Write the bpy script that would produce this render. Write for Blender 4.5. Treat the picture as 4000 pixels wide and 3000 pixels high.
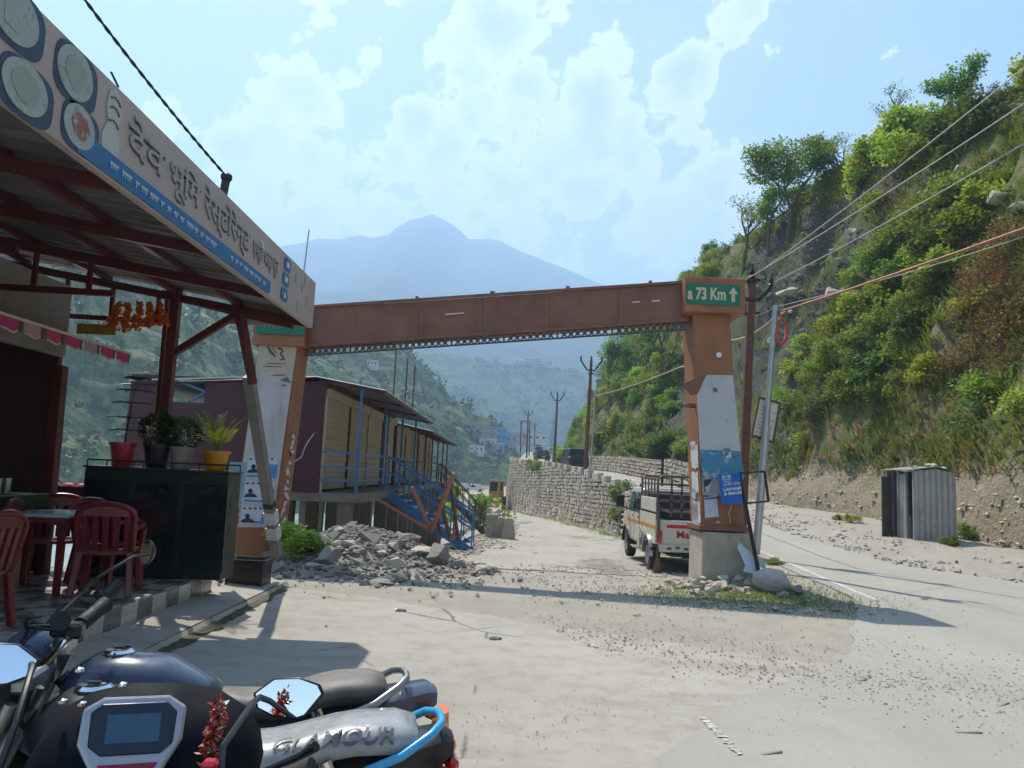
import bpy, bmesh, math, random
from mathutils import Vector, Matrix, noise

for _o in list(bpy.data.objects):
    bpy.data.objects.remove(_o)
SC = bpy.context.scene
COL = SC.collection
rnd = random.Random(7)
V = Vector

# ------------------------------------------------------------------ camera
CAM_H = 1.6
FPX = 3000.0
PITCH = math.atan(348 / 3000.0)
ROLL = math.radians(2.5)
cam = bpy.data.cameras.new('camera')
cam.sensor_width = 36.0
cam.lens = 36.0 * FPX / 4000.0
cam.clip_start = 0.05
cam.clip_end = 30000
camo = bpy.data.objects.new('camera', cam)
COL.objects.link(camo)
camo.matrix_world = (Matrix.Translation((0, 0, CAM_H)) @ Matrix.Rotation(math.pi / 2 + PITCH, 4, 'X')
                     @ Matrix.Rotation(ROLL, 4, 'Z'))
SC.camera = camo

# ------------------------------------------------------------------ light and exposure
SUN_DIR = V((-0.345, 0.59, 1.0)).normalized()      # towards the sun
SUN_EL = math.asin(SUN_DIR.z)
SUN_AZ = math.atan2(SUN_DIR.x, SUN_DIR.y)          # from +Y towards +X
sun = bpy.data.lights.new('sun', 'SUN')
sun.energy = 5.0
sun.angle = math.radians(0.53)
sun.color = (1.0, 0.93, 0.82)
suno = bpy.data.objects.new('sun', sun)
COL.objects.link(suno)
suno.rotation_euler = SUN_DIR.to_track_quat('Z', 'Y').to_euler()
SC.view_settings.view_transform = 'Standard'
SC.view_settings.look = 'None'
SC.view_settings.gamma = 1.0
SC.view_settings.use_curve_mapping = False
SC.view_settings.exposure = 0.76
SC.render.engine = 'CYCLES'
cy = SC.cycles
cy.use_denoising = True
cy.use_adaptive_sampling = True
cy.adaptive_threshold = 0.03
cy.max_bounces = 5
cy.diffuse_bounces = 2
cy.glossy_bounces = 3
cy.transmission_bounces = 4
cy.volume_bounces = 1
cy.transparent_max_bounces = 8
cy.caustics_reflective = False
cy.caustics_refractive = False
cy.sample_clamp_indirect = 6.0


def ray(x, y):
    """direction through a pixel of the 4000 x 3000 photograph"""
    u = (x - 2000.0) / FPX
    v = (1500.0 - y) / FPX
    c, s = math.cos(ROLL), math.sin(ROLL)
    u, v = u * c - v * s, u * s + v * c
    c, s = math.cos(PITCH), math.sin(PITCH)
    return V((u, c - v * s, s + v * c))


def P(x, y, Y):
    d = ray(x, y)
    return V((0, 0, CAM_H)) + d * (Y / d.y)


def G(x, y, z=0.0):
    d = ray(x, y)
    return V((0, 0, CAM_H)) + d * ((z - CAM_H) / d.z)


# ------------------------------------------------------------------ world: sky with cumulus clouds
def build_world():
    w = bpy.data.worlds.new('World')
    SC.world = w
    w.use_nodes = True
    nt = w.node_tree
    N, L = nt.nodes, nt.links
    N.clear()
    out = N.new('ShaderNodeOutputWorld')
    bg = N.new('ShaderNodeBackground')
    bg.inputs['Strength'].default_value = 0.125
    L.new(bg.outputs[0], out.inputs[0])
    sky = N.new('ShaderNodeTexSky')
    sky.sky_type = 'NISHITA'
    sky.sun_disc = False
    sky.sun_elevation = SUN_EL
    sky.sun_rotation = SUN_AZ
    sky.altitude = 1000
    sky.air_density = 1.15
    sky.dust_density = 1.0
    sky.ozone_density = 1.3
    tc = N.new('ShaderNodeTexCoord')
    gen = tc.outputs['Generated']

    def math_(op, a, b=None, clamp=False):
        n = N.new('ShaderNodeMath')
        n.operation = op
        n.use_clamp = clamp
        for i, q in enumerate((a, b)):
            if q is None:
                continue
            if isinstance(q, (int, float)):
                n.inputs[i].default_value = q
            else:
                L.new(q, n.inputs[i])
        return n.outputs[0]

    def vmath(op, a, b=None):
        n = N.new('ShaderNodeVectorMath')
        n.operation = op
        for i, q in enumerate((a, b)):
            if q is None:
                continue
            if isinstance(q, (tuple, Vector)):
                n.inputs[i].default_value = q
            else:
                L.new(q, n.inputs[i])
        return n

    def smooth(x, lo, hi):
        n = N.new('ShaderNodeMapRange')
        n.interpolation_type = 'SMOOTHSTEP'
        n.inputs['From Min'].default_value = lo
        n.inputs['From Max'].default_value = hi
        L.new(x, n.inputs['Value'])
        return n.outputs['Result']

    # cumulus heads seen in the photograph: direction, angular radius, weight
    heads = [((1240, 345), .060, 1.0), ((1060, 455), .050, .95), ((900, 590), .060, .9), ((650, 455), .040, .9), ((1400, 520), .055, .7),
             ((1640, 460), .050, .9), ((1840, 300), .062, 1.0), ((1950, 110), .060, 1.0), ((2060, 330), .055, .95), ((1760, 560), .07, .85),
             ((2330, 430), .075, .95), ((2640, 290), .050, .95), ((2780, 770), .060, 1.0),
             ((2610, 840), .055, .95), ((2440, 930), .055, .8), ((2860, 1010), .075, .95), ((2890, 10), .04, .8),
             ((1280, 600), .10, .8), ((1000, 740), .09, .75), ((1720, 640), .12, .8), ((2110, 560), .12, .85), ((2420, 600), .09, .8), ((1560, 560), .07, .8), ((1950, 760), .12, .7)]

    # cauliflower edges: fractal cells
    vo = N.new('ShaderNodeTexVoronoi')
    vo.inputs['Scale'].default_value = 15.0
    vo.inputs['Detail'].default_value = 3.0
    vo.inputs['Roughness'].default_value = 0.55
    vo.inputs['Lacunarity'].default_value = 2.3
    L.new(gen, vo.inputs['Vector'])
    n1 = N.new('ShaderNodeTexNoise')
    n1.inputs['Scale'].default_value = 5.5
    n1.inputs['Detail'].default_value = 5.0
    n1.inputs['Roughness'].default_value = 0.6
    L.new(gen, n1.inputs['Vector'])
    n2 = N.new('ShaderNodeTexNoise')
    n2.inputs['Scale'].default_value = 2.1
    n2.inputs['Detail'].default_value = 2.0
    L.new(gen, n2.inputs['Vector'])
    acc = None
    for (px, py), r, wgt in heads:
        d = ray(px, py).normalized()
        dl = vmath('SUBTRACT', gen, tuple(d)).outputs[0]
        sp = N.new('ShaderNodeSeparateXYZ')
        L.new(dl, sp.inputs[0])
        # flat-bottomed heads: they fade slowly below, end crisply above
        zz = math_('ADD', math_('MULTIPLY', math_('MAXIMUM', sp.outputs['Z'], 0.0), 1.25), math_('MULTIPLY', math_('MINIMUM', sp.outputs['Z'], 0.0), .40))
        cb = N.new('ShaderNodeCombineXYZ')
        L.new(sp.outputs['X'], cb.inputs[0])
        L.new(sp.outputs['Y'], cb.inputs[1])
        L.new(zz, cb.inputs[2])
        dd = vmath('LENGTH', cb.outputs[0]).outputs['Value']
        m = N.new('ShaderNodeMapRange')
        m.inputs['From Min'].default_value = r * 2.2
        m.inputs['From Max'].default_value = 0.0
        m.inputs['To Max'].default_value = wgt
        L.new(dd, m.inputs['Value'])
        acc = m.outputs[0] if acc is None else math_('MAXIMUM', acc, m.outputs[0])
    # scattered cloud everywhere else
    acc = math_('MAXIMUM', acc, math_('MULTIPLY', smooth(n2.outputs['Fac'], .56, .74), .6))
    bil = math_('MULTIPLY', math_('SUBTRACT', .50, vo.outputs['Distance']), .50)
    nn = math_('MULTIPLY', math_('SUBTRACT', n1.outputs['Fac'], .5), 1.0)
    gate = smooth(acc, .0, .16)
    d0 = math_('ADD', acc, math_('MULTIPLY', math_('ADD', bil, nn), gate))
    edge = smooth(d0, .24, .33)
    rim = smooth(d0, .95, .28)
    puff = smooth(vo.outputs['Distance'], .55, .20)
    lit = math_('MULTIPLY', rim, math_('ADD', .55, math_('MULTIPLY', puff, .45)))
    body = N.new('ShaderNodeMix'); body.data_type = 'RGBA'
    body.inputs['A'].default_value = (3.4, 4.0, 4.9, 1)
    body.inputs['B'].default_value = (9.3, 9.1, 8.9, 1)
    L.new(math_('MULTIPLY', lit, edge), body.inputs['Factor'])
    veil = math_('MULTIPLY', smooth(acc, .05, .60), .6)
    alpha = math_('MAXIMUM', edge, veil)
    mix = N.new('ShaderNodeMix'); mix.data_type = 'RGBA'
    sep = N.new('ShaderNodeSeparateXYZ')
    L.new(gen, sep.inputs[0])
    fade = smooth(sep.outputs['Z'], .04, .22)
    a2 = math_('MULTIPLY', math_('MULTIPLY', alpha, fade), math_('ADD', .50, math_('MULTIPLY', math_('MULTIPLY', lit, edge), .5)))
    L.new(a2, mix.inputs['Factor'])
    L.new(sky.outputs[0], mix.inputs['A'])
    L.new(body.outputs['Result'], mix.inputs['B'])
    L.new(mix.outputs['Result'], bg.inputs['Color'])
    w.cycles.sampling_method = 'MANUAL'
    w.cycles.sample_map_resolution = 256


build_world()

# ------------------------------------------------------------------ object helpers
WM = {}


def thing(name, label, cat, loc=(0, 0, 0), rz=0.0, group=None):
    o = bpy.data.objects.new(name, None)
    o.empty_display_size = 0.2
    COL.objects.link(o)
    o.location = loc
    o.rotation_euler = (0, 0, rz)
    o['label'] = label
    o['category'] = cat
    if group:
        o['group'] = group
    WM[o] = Matrix.Translation(V(loc)) @ Matrix.Rotation(rz, 4, 'Z')
    return o


def tag(o, label, cat, group=None):
    o['label'] = label
    o['category'] = cat
    if group:
        o['group'] = group
    return o


def dup(root, loc=None, rz=None, scale=None, label=None, group=None, parent=None):
    c = root.copy()
    COL.objects.link(c)
    c.parent = parent
    if parent is None:
        if loc is not None:
            c.location = loc
        if rz is not None:
            c.rotation_euler = rz if isinstance(rz, tuple) else (0, 0, rz)
        if scale is not None:
            c.scale = scale if isinstance(scale, tuple) else (scale,) * 3
        if label:
            c['label'] = label
        if group:
            c['group'] = group
    for ch in list(root.children):
        dup(ch, parent=c)
    return c


def rotz(a):
    return Matrix.Rotation(a, 3, 'Z')


class MB:
    """collects faces, then links them as ONE mesh object"""

    def __init__(s):
        s.v, s.f, s.m, s.cur = [], [], [], 0

    def add(s, vs, fs):
        b = len(s.v)
        s.v += [tuple(q) for q in vs]
        s.f += [tuple(b + i for i in f) for f in fs]
        s.m += [s.cur] * len(fs)
        return s

    def box(s, c, size, R=None, taper=1.0):
        c = V(c)
        x, y, z = (q / 2 for q in size)
        vs = []
        for dz in (-1, 1):
            k = taper if dz > 0 else 1.0
            for dx, dy in ((-1, -1), (1, -1), (1, 1), (-1, 1)):
                q = V((dx * x * k, dy * y * k, dz * z))
                vs.append(c + (R @ q if R is not None else q))
        return s.add(vs, [(3, 2, 1, 0), (4, 5, 6, 7), (0, 1, 5, 4), (1, 2, 6, 5), (2, 3, 7, 6), (3, 0, 4, 7)])

    def bar(s, p0, p1, w, h=None, up=(0, 0, 1), w1=None, h1=None):
        p0, p1 = V(p0), V(p1)
        h = w if h is None else h
        w1 = w if w1 is None else w1
        h1 = h if h1 is None else h1
        d = (p1 - p0).normalized()
        up = V(up)
        if abs(d.dot(up)) > .98:
            up = V((0, 1, 0))
        a = d.cross(up).normalized()
        b = a.cross(d)
        vs = []
        for p, ww, hh in ((p0, w, h), (p1, w1, h1)):
            for i, j in ((-1, -1), (1, -1), (1, 1), (-1, 1)):
                vs.append(p + a * (i * ww / 2) + b * (j * hh / 2))
        return s.add(vs, [(0, 1, 2, 3), (7, 6, 5, 4), (4, 5, 1, 0), (5, 6, 2, 1), (6, 7, 3, 2), (7, 4, 0, 3)])

    def tube(s, pts, r, n=8, cap=True, flat=1.0):
        pts = [V(p) for p in pts]
        rs = r if isinstance(r, (list, tuple)) else [r] * len(pts)
        vs, fs = [], []
        prev = None
        for i, p in enumerate(pts):
            d = (pts[min(i + 1, len(pts) - 1)] - pts[max(i - 1, 0)]).normalized()
            if prev is None:
                up = V((0, 0, 1)) if abs(d.z) < .9 else V((0, 1, 0))
                a = d.cross(up).normalized()
            else:
                a = (prev - d * prev.dot(d)).normalized()
            prev = a
            b = d.cross(a)
            for k in range(n):
                t = 2 * math.pi * k / n
                vs.append(p + (a * math.cos(t) + b * math.sin(t) * flat) * rs[i])
        for i in range(len(pts) - 1):
            for k in range(n):
                k2 = (k + 1) % n
                fs.append((i * n + k, i * n + k2, (i + 1) * n + k2, (i + 1) * n + k))
        if cap:
            fs.append(tuple(range(n))[::-1])
            fs.append(tuple((len(pts) - 1) * n + k for k in range(n)))
        return s.add(vs, fs)

    def lathe(s, prof, c=(0, 0, 0), n=16, R=None, cap=True):
        c = V(c)
        vs, fs = [], []
        for r, z in prof:
            for k in range(n):
                t = 2 * math.pi * k / n
                q = V((r * math.cos(t), r * math.sin(t), z))
                vs.append(c + (R @ q if R is not None else q))
        m = len(prof)
        for i in range(m - 1):
            for k in range(n):
                k2 = (k + 1) % n
                fs.append((i * n + k, i * n + k2, (i + 1) * n + k2, (i + 1) * n + k))
        if cap:
            fs.append(tuple(range(n))[::-1])
            fs.append(tuple((m - 1) * n + k for k in range(n)))
        return s.add(vs, fs)

    def prism(s, pts, vec):
        vec = V(vec)
        a = [V(p) for p in pts]
        n = len(a)
        vs = a + [p + vec for p in a]
        fs = [tuple(range(n))[::-1], tuple(range(n, 2 * n))]
        for i in range(n):
            j = (i + 1) % n
            fs.append((i, j, n + j, n + i))
        return s.add(vs, fs)

    def loft(s, rings, cap=True, closed=True):
        n = len(rings[0])
        vs = [p for r in rings for p in r]
        fs = []
        for i in range(len(rings) - 1):
            for k in range(n if closed else n - 1):
                k2 = (k + 1) % n
                fs.append((i * n + k, i * n + k2, (i + 1) * n + k2, (i + 1) * n + k))
        if cap and closed:
            fs.append(tuple(range(n))[::-1])
            fs.append(tuple((len(rings) - 1) * n + k for k in range(n)))
        return s.add(vs, fs)

    def quad(s, a, b, c, d):
        return s.add([a, b, c, d], [(0, 1, 2, 3)])

    def grid(s, fn, us, vs_):
        vs = [fn(u, v) for v in vs_ for u in us]
        n = len(us)
        fs = []
        for j in range(len(vs_) - 1):
            for i in range(n - 1):
                fs.append((j * n + i, j * n + i + 1, (j + 1) * n + i + 1, (j + 1) * n + i))
        return s.add(vs, fs)

    def rock(s, c, size, seed, sub=1):
        vs, fs = rock_shape(seed, sub)
        c = V(c)
        R = Matrix.Rotation(seed * 1.7, 3, 'Z') @ Matrix.Rotation(seed * .9 % .6 - .3, 3, 'X')
        return s.add([c + R @ V((p.x * size[0], p.y * size[1], p.z * size[2])) for p in vs], fs)

    def build(s, name, mat=None, parent=None, smooth=False, bevel=0.0, kind=None, label=None, cat=None, group=None,
              recentre=True, seg=1):
        me = bpy.data.meshes.new(name)
        vs = s.v
        off = None
        if parent is not None:
            inv = WM[parent].inverted()
            vs = [tuple(inv @ V(q)) for q in vs]
        elif kind not in ('structure', 'stuff') and recentre:
            xs, ys, zs = zip(*vs)
            off = V(((min(xs) + max(xs)) / 2, (min(ys) + max(ys)) / 2, min(zs)))
            vs = [(q[0] - off.x, q[1] - off.y, q[2] - off.z) for q in vs]
        me.from_pydata(vs, [], s.f)
        mats = mat if isinstance(mat, (list, tuple)) else [mat]
        for q in mats:
            me.materials.append(q)
        if len(mats) > 1:
            me.polygons.foreach_set('material_index', s.m)
        if smooth:
            me.polygons.foreach_set('use_smooth', [True] * len(me.polygons))
            if smooth != 'all':
                try:
                    me.set_sharp_from_angle(angle=math.radians(40))
                except Exception:
                    pass
        me.update()
        o = bpy.data.objects.new(name, me)
        COL.objects.link(o)
        if parent is not None:
            o.parent = parent
            WM[o] = WM[parent]
        else:
            if off is not None:
                o.location = off
            WM[o] = Matrix.Translation(off) if off is not None else Matrix.Identity(4)
        if kind:
            o['kind'] = kind
        if label:
            tag(o, label, cat, group)
        if bevel:
            b = o.modifiers.new('bevel', 'BEVEL')
            b.width = bevel
            b.segments = seg
            b.limit_method = 'ANGLE'
            b.angle_limit = math.radians(40)
        return o


_rocks = {}


def rock_shape(seed, sub=1):
    k = (seed % 23, sub)
    if k not in _rocks:
        bm = bmesh.new()
        r = random.Random(seed % 23 + 100 * sub)
        for _ in range({1: 9, 2: 15, 3: 26}[min(sub, 3)]):
            d = V((r.gauss(0, 1), r.gauss(0, 1), r.gauss(0, 1))).normalized() * r.uniform(.40, .54)
            bm.verts.new((d.x, d.y, d.z))
        res = bmesh.ops.convex_hull(bm, input=bm.verts)
        bmesh.ops.delete(bm, geom=[g for g in res['geom_interior'] if isinstance(g, bmesh.types.BMVert)], context='VERTS')
        bm.verts.index_update()
        bm.verts.ensure_lookup_table()
        _rocks[k] = ([v.co.copy() for v in bm.verts], [tuple(v.index for v in f.verts) for f in bm.faces])
        bm.free()
    return _rocks[k]


# ------------------------------------------------------------------ material helpers
class NT:
    def __init__(s, name):
        s.mat = bpy.data.materials.new(name)
        s.mat.use_nodes = True
        s.t = s.mat.node_tree
        s.N, s.L = s.t.nodes, s.t.links
        s.b = s.N['Principled BSDF']
        s.tc = s.N.new('ShaderNodeTexCoord')
        s.geo = None

    def _in(s, sock, q):
        if q is None:
            return
        if isinstance(q, bpy.types.NodeSocket):
            s.L.new(q, sock)
        elif isinstance(q, (tuple, list)) and len(q) == 3 and sock.type == 'RGBA':
            sock.default_value = (*q, 1)
        else:
            sock.default_value = q

    def noise(s, scale=5, detail=4, rough=.55, vec=None, dist=0.0, color=False):
        n = s.N.new('ShaderNodeTexNoise')
        n.inputs['Scale'].default_value = scale
        n.inputs['Detail'].default_value = detail
        n.inputs['Roughness'].default_value = rough
        n.inputs['Distortion'].default_value = dist
        s.L.new(vec if vec is not None else s.tc.outputs['Object'], n.inputs['Vector'])
        return n.outputs['Color' if color else 'Fac']

    def voro(s, scale=5, feature='F1', vec=None, out='Distance', rand=1.0):
        n = s.N.new('ShaderNodeTexVoronoi')
        n.feature = feature
        n.inputs['Scale'].default_value = scale
        n.inputs['Randomness'].default_value = rand
        s.L.new(vec if vec is not None else s.tc.outputs['Object'], n.inputs['Vector'])
        return n.outputs[out]

    def wave(s, scale=5, vec=None, direction='Z', dist=0.0, profile='SIN'):
        n = s.N.new('ShaderNodeTexWave')
        n.bands_direction = direction
        n.wave_profile = profile
        n.inputs['Scale'].default_value = scale
        n.inputs['Distortion'].default_value = dist
        s.L.new(vec if vec is not None else s.tc.outputs['Object'], n.inputs['Vector'])
        return n.outputs['Fac']

    def rng(s, x, a, b, lo=0.0, hi=1.0, smooth=False):
        n = s.N.new('ShaderNodeMapRange')
        if smooth:
            n.interpolation_type = 'SMOOTHSTEP'
        n.inputs['From Min'].default_value = a
        n.inputs['From Max'].default_value = b
        n.inputs['To Min'].default_value = lo
        n.inputs['To Max'].default_value = hi
        s.L.new(x, n.inputs['Value'])
        return n.outputs['Result']

    def mix(s, f, a, b, mode='MIX'):
        n = s.N.new('ShaderNodeMix')
        n.data_type = 'RGBA'
        n.blend_type = mode
        s._in(n.inputs['Factor'], f)
        s._in(n.inputs['A'], a)
        s._in(n.inputs['B'], b)
        return n.outputs['Result']

    def m(s, op, a, b=None, clamp=False):
        n = s.N.new('ShaderNodeMath')
        n.operation = op
        n.use_clamp = clamp
        s._in(n.inputs[0], a)
        s._in(n.inputs[1], b)
        return n.outputs[0]

    def mapv(s, scale=(1, 1, 1), loc=(0, 0, 0), rot=(0, 0, 0), src='Object'):
        n = s.N.new('ShaderNodeMapping')
        n.inputs['Scale'].default_value = scale
        n.inputs['Location'].default_value = loc
        n.inputs['Rotation'].default_value = rot
        s.L.new(s.tc.outputs[src], n.inputs['Vector'])
        return n.outputs[0]

    def world(s, scale=(1, 1, 1), loc=(0, 0, 0)):
        g = s.N.new('ShaderNodeNewGeometry')
        n = s.N.new('ShaderNodeMapping')
        n.inputs['Scale'].default_value = scale
        n.inputs['Location'].default_value = loc
        s.L.new(g.outputs['Position'], n.inputs['Vector'])
        return n.outputs[0]

    def sep(s, vec):
        n = s.N.new('ShaderNodeSeparateXYZ')
        s.L.new(vec, n.inputs[0])
        return n.outputs

    def up(s):
        g = s.N.new('ShaderNodeNewGeometry')
        return s.sep(g.outputs['Normal'])['Z']

    def bump(s, h, strength=.3, dist=.02):
        n = s.N.new('ShaderNodeBump')
        n.inputs['Strength'].default_value = strength
        n.inputs['Distance'].default_value = dist
        s.L.new(h, n.inputs['Height'])
        s.L.new(n.outputs[0], s.b.inputs['Normal'])

    def set(s, **k):
        names = dict(col='Base Color', rough='Roughness', metal='Metallic', spec='Specular IOR Level', coat='Coat Weight',
                     trans='Transmission Weight', alpha='Alpha', emit='Emission Color', emits='Emission Strength', ior='IOR',
                     sub='Subsurface Weight')
        for a, q in k.items():
            s._in(s.b.inputs[names[a]], q)
        return s


def sc(c, k):
    return tuple(min(1, q * k) for q in c[:3])


def pm(name, col, rough=.7, var=.15, scale=4.0, bump=0.0, bscale=40.0, metal=0.0, dust=0.0, dustcol=(.42, .37, .29),
       spec=.4, coat=0.0, stain=0.0, staincol=(.06, .05, .04)):
    t = NT(name)
    n = t.noise(scale, 5, .6)
    c = t.mix(t.rng(n, .3, .7), sc(col, 1 - var), sc(col, 1 + var))
    if stain:
        st = t.rng(t.noise(scale * 1.7, 6, .7, vec=t.mapv(scale=(1, 1, .35), loc=(3, 7, 1))), .52, .68, 0, stain, True)
        c = t.mix(st, c, staincol)
    if dust:
        f = t.m('MULTIPLY', t.rng(t.up(), -.1, .9, .25, 1), t.rng(t.noise(scale * .6, 6, .65), .3, .75, 0, dust))
        c = t.mix(f, c, dustcol)
    t.set(col=c, metal=metal, spec=spec, coat=coat)
    t.set(rough=t.rng(t.noise(scale * 2.3, 4), .3, .7, max(.02, rough - .1), min(1, rough + .1)))
    if bump:
        t.bump(t.noise(bscale, 5, .6), bump, .01)
    return t.mat


def leafmat(name, col, var=.35, trans=.35):
    t = NT(name)
    oi = t.N.new('ShaderNodeObjectInfo')
    n = t.noise(9.0, 2)
    n2 = t.noise(1.3, 2)
    c = t.mix(t.rng(n, .3, .7), sc(col, 1 - var), sc(col, 1 + var))
    c = t.mix(t.rng(n2, .35, .65, 0, .55), c, (col[0] * 1.5, col[1] * 1.15, col[2] * .8))
    hs = t.N.new('ShaderNodeHueSaturation')
    t.L.new(t.rng(oi.outputs['Random'], 0, 1, .47, .53), hs.inputs['Hue'])
    t.L.new(t.rng(oi.outputs['Random'], 0, 1, .75, 1.2), hs.inputs['Value'])
    t.L.new(c, hs.inputs['Color'])
    c = hs.outputs[0]
    t.set(col=c, rough=.6, spec=.25)
    tr = t.N.new('ShaderNodeBsdfTranslucent')
    t.L.new(t.mix(1.0, c, (1.0, 1.0, .55), 'MULTIPLY'), tr.inputs['Color'])
    mx = t.N.new('ShaderNodeMixShader')
    mx.inputs[0].default_value = trans
    t.L.new(t.b.outputs[0], mx.inputs[1])
    t.L.new(tr.outputs[0], mx.inputs[2])
    t.L.new(mx.outputs[0], t.N['Material Output'].inputs['Surface'])
    return t.mat


def flat(name, col, rough=.5, **k):
    return pm(name, col, rough, var=.06, scale=6, **k)


def lerp_table(tab):
    def f(y):
        if y <= tab[0][0]:
            return tab[0][1]
        for (a, b), (c, d) in zip(tab, tab[1:]):
            if y <= c:
                t = (y - a) / (c - a)
                t = t * t * (3 - 2 * t) * .5 + t * .5
                return b + (d - b) * t
        return tab[-1][1]
    return f


def sstep(a, b, x):
    t = max(0.0, min(1.0, (x - a) / (b - a)))
    return t * t * (3 - 2 * t)


def fbm(x, y, z=0.0, oct=4):
    return noise.fractal(V((x, y, z)), 1.0, 2.0, oct)


def text_mesh(body, size, depth=0.0, offset=0.0, shear=0.0, align='CENTER'):
    """flat lettering as verts / faces in the XY plane"""
    cu = bpy.data.curves.new('lettering', 'FONT')
    cu.body = body
    cu.size = size
    cu.extrude = depth
    cu.offset = offset
    cu.shear = shear
    cu.align_x = align
    cu.align_y = 'CENTER'
    cu.resolution_u = 3
    o = bpy.data.objects.new('lettering', cu)
    COL.objects.link(o)
    dg = bpy.context.evaluated_depsgraph_get()
    me = bpy.data.meshes.new_from_object(o.evaluated_get(dg))
    vs = [v.co.copy() for v in me.vertices]
    fs = [tuple(p.vertices) for p in me.polygons]
    bpy.data.objects.remove(o)
    bpy.data.meshes.remove(me)
    bpy.data.curves.remove(cu)
    return vs, fs


def put_text(mb, body, size, origin, xa, ya, depth=0.0, offset=0.0, shear=0.0, lift=.004, align='CENTER', width=None):
    vs, fs = text_mesh(body, size, depth, offset, shear, align)
    xa, ya = V(xa).normalized(), V(ya).normalized()
    na = xa.cross(ya)
    if width and vs:
        w = max(v.x for v in vs) - min(v.x for v in vs)
        k = width / w
        vs = [V((v.x * k, v.y, v.z)) for v in vs]
    mb.add([V(origin) + xa * v.x + ya * v.y + na * (v.z + lift + depth) for v in vs], fs)

# ================================================================== the setting: terrain
z_low = lerp_table([(10.5, 0), (14, -.2), (17, -.4), (21, -.5), (28, -.85), (45, -1.6), (55, -1.75), (80, -2.15), (110, -2.2), (170, -2.3), (230, -2.6)])
z_main = lerp_table([(12, 0), (16, .04), (21, .12), (27, .25), (36, .45), (45, .7), (55, 1.5), (67, 2.05), (88, 2.6), (102, 3.3), (138, 4.4),
                     (165, 5.8), (230, 8)])
LL = lerp_table([(10, -4.4), (12, -4.3), (16, -3.0), (20, -1.6), (25, -1.1), (28, -.8), (45, -.5), (65, -2), (85, -4.5), (100, -8),
                 (130, -18), (200, -22)])
WX = lerp_table([(30, 6.2), (40, 6.7), (45, 6.6), (55, 5.2), (67, 3.2), (81, .5), (92, .1), (102, .8), (138, 1.8), (165, 3), (230, 5)])   # lower wall
ML = lerp_table([(-6, -6), (2, -1.5), (5.3, 1.4), (8, 3.6), (11.3, 5.05), (16.7, 5.45), (30, 6.4), (40, 7.1), (45, 7.1), (55, 5.7), (67, 3.7), (81, 1.0), (92, .7),
                 (102, 1.3), (138, 2.4), (165, 3.6), (230, 6)])
MR = lerp_table([(-6, 13), (8, 11.5), (11, 10.4), (14, 9.4), (16.3, 8.3), (21, 8.5), (27, 8.7), (36, 10.4), (45, 11.2), (55, 9.8), (67, 8.2), (81, 6.2),
                 (92, 6.0), (102, 6.4), (138, 7.2), (165, 8), (230, 10)])
XB = lerp_table([(-20, 13), (0, 12.5), (12, 11.6), (16, 12.0), (19, 12.7), (25, 13.6), (32, 14), (37, 13.2), (45, 12.6), (55, 11.8), (67, 10.6), (85, 8.4), (100, 8),
                 (140, 9), (165, 11.5), (185, 20), (205, 34), (240, 60)])


def lowright(y):
    if y < 40:
        return lerp_table([(8, 2.0), (12, 2.4), (15, 4.4), (18, 4.9), (25, 5.2), (34, 5.6), (40, 6.4)])(y)
    return WX(y) - .25


def H(x, y):
    zl = z_low(y)
    zm = z_main(y)
    a = lowright(y)
    b = ML(y) - .15 if y > 11 else a + 1.0
    if y > 40:
        a, b = WX(y) - .12, WX(y) + .12
    z = zl + (zm - zl) * sstep(a, max(b, a + .15), x)
    # falls to the river on the left
    d = LL(y) - x
    fall = 0.0
    if d > 0:
        k = sstep(11.5, 17, y)
        fall = k * (.22 * d + .03 * d * d if d < 9 else 4.41 + .76 * (d - 9))
    d2 = -9.5 - x
    if d2 > 0:
        fall = max(fall, .7 * d2)
    z -= fall
    z = max(z, -13.5)
    if fall > .3:
        z += .25 * min(1, fall) * fbm(x * .35, y * .35)
    # small relief on the dirt
    k = sstep(9, 12, y) * (1 - sstep(120, 200, y))
    z += k * .035 * fbm(x * .8, y * .8, 3) * (1 if (x < ML(y) - .2 or x > MR(y) + .3) else .1)
    # rubble mound left of the gate road, little mound under the right pylon
    z += .62 * math.exp(-(((x + 2.75) / 1.25) ** 2 + ((y - 13.9) / 1.3) ** 2))
    z += .30 * math.exp(-(((x + 1.6) / 1.2) ** 2 + ((y - 13.2) / .9) ** 2))
    z += .20 * math.exp(-(((x - 3.7) / 1.1) ** 2 + ((y - 12.5) / 1.0) ** 2))
    # verge berm in front of the hill
    e = x - MR(y) - .2
    if e > 0:
        z += .16 * sstep(0, 1.6, e) + .05 * fbm(x * 1.3, y * 1.3) * sstep(0, .8, e)
    return z


def frange(*segs):
    out = []
    for a, b, st in segs:
        n = max(1, int(round((b - a) / st)))
        out += [a + (b - a) * i / n for i in range(n)]
    out.append(segs[-1][1])
    return out


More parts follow.
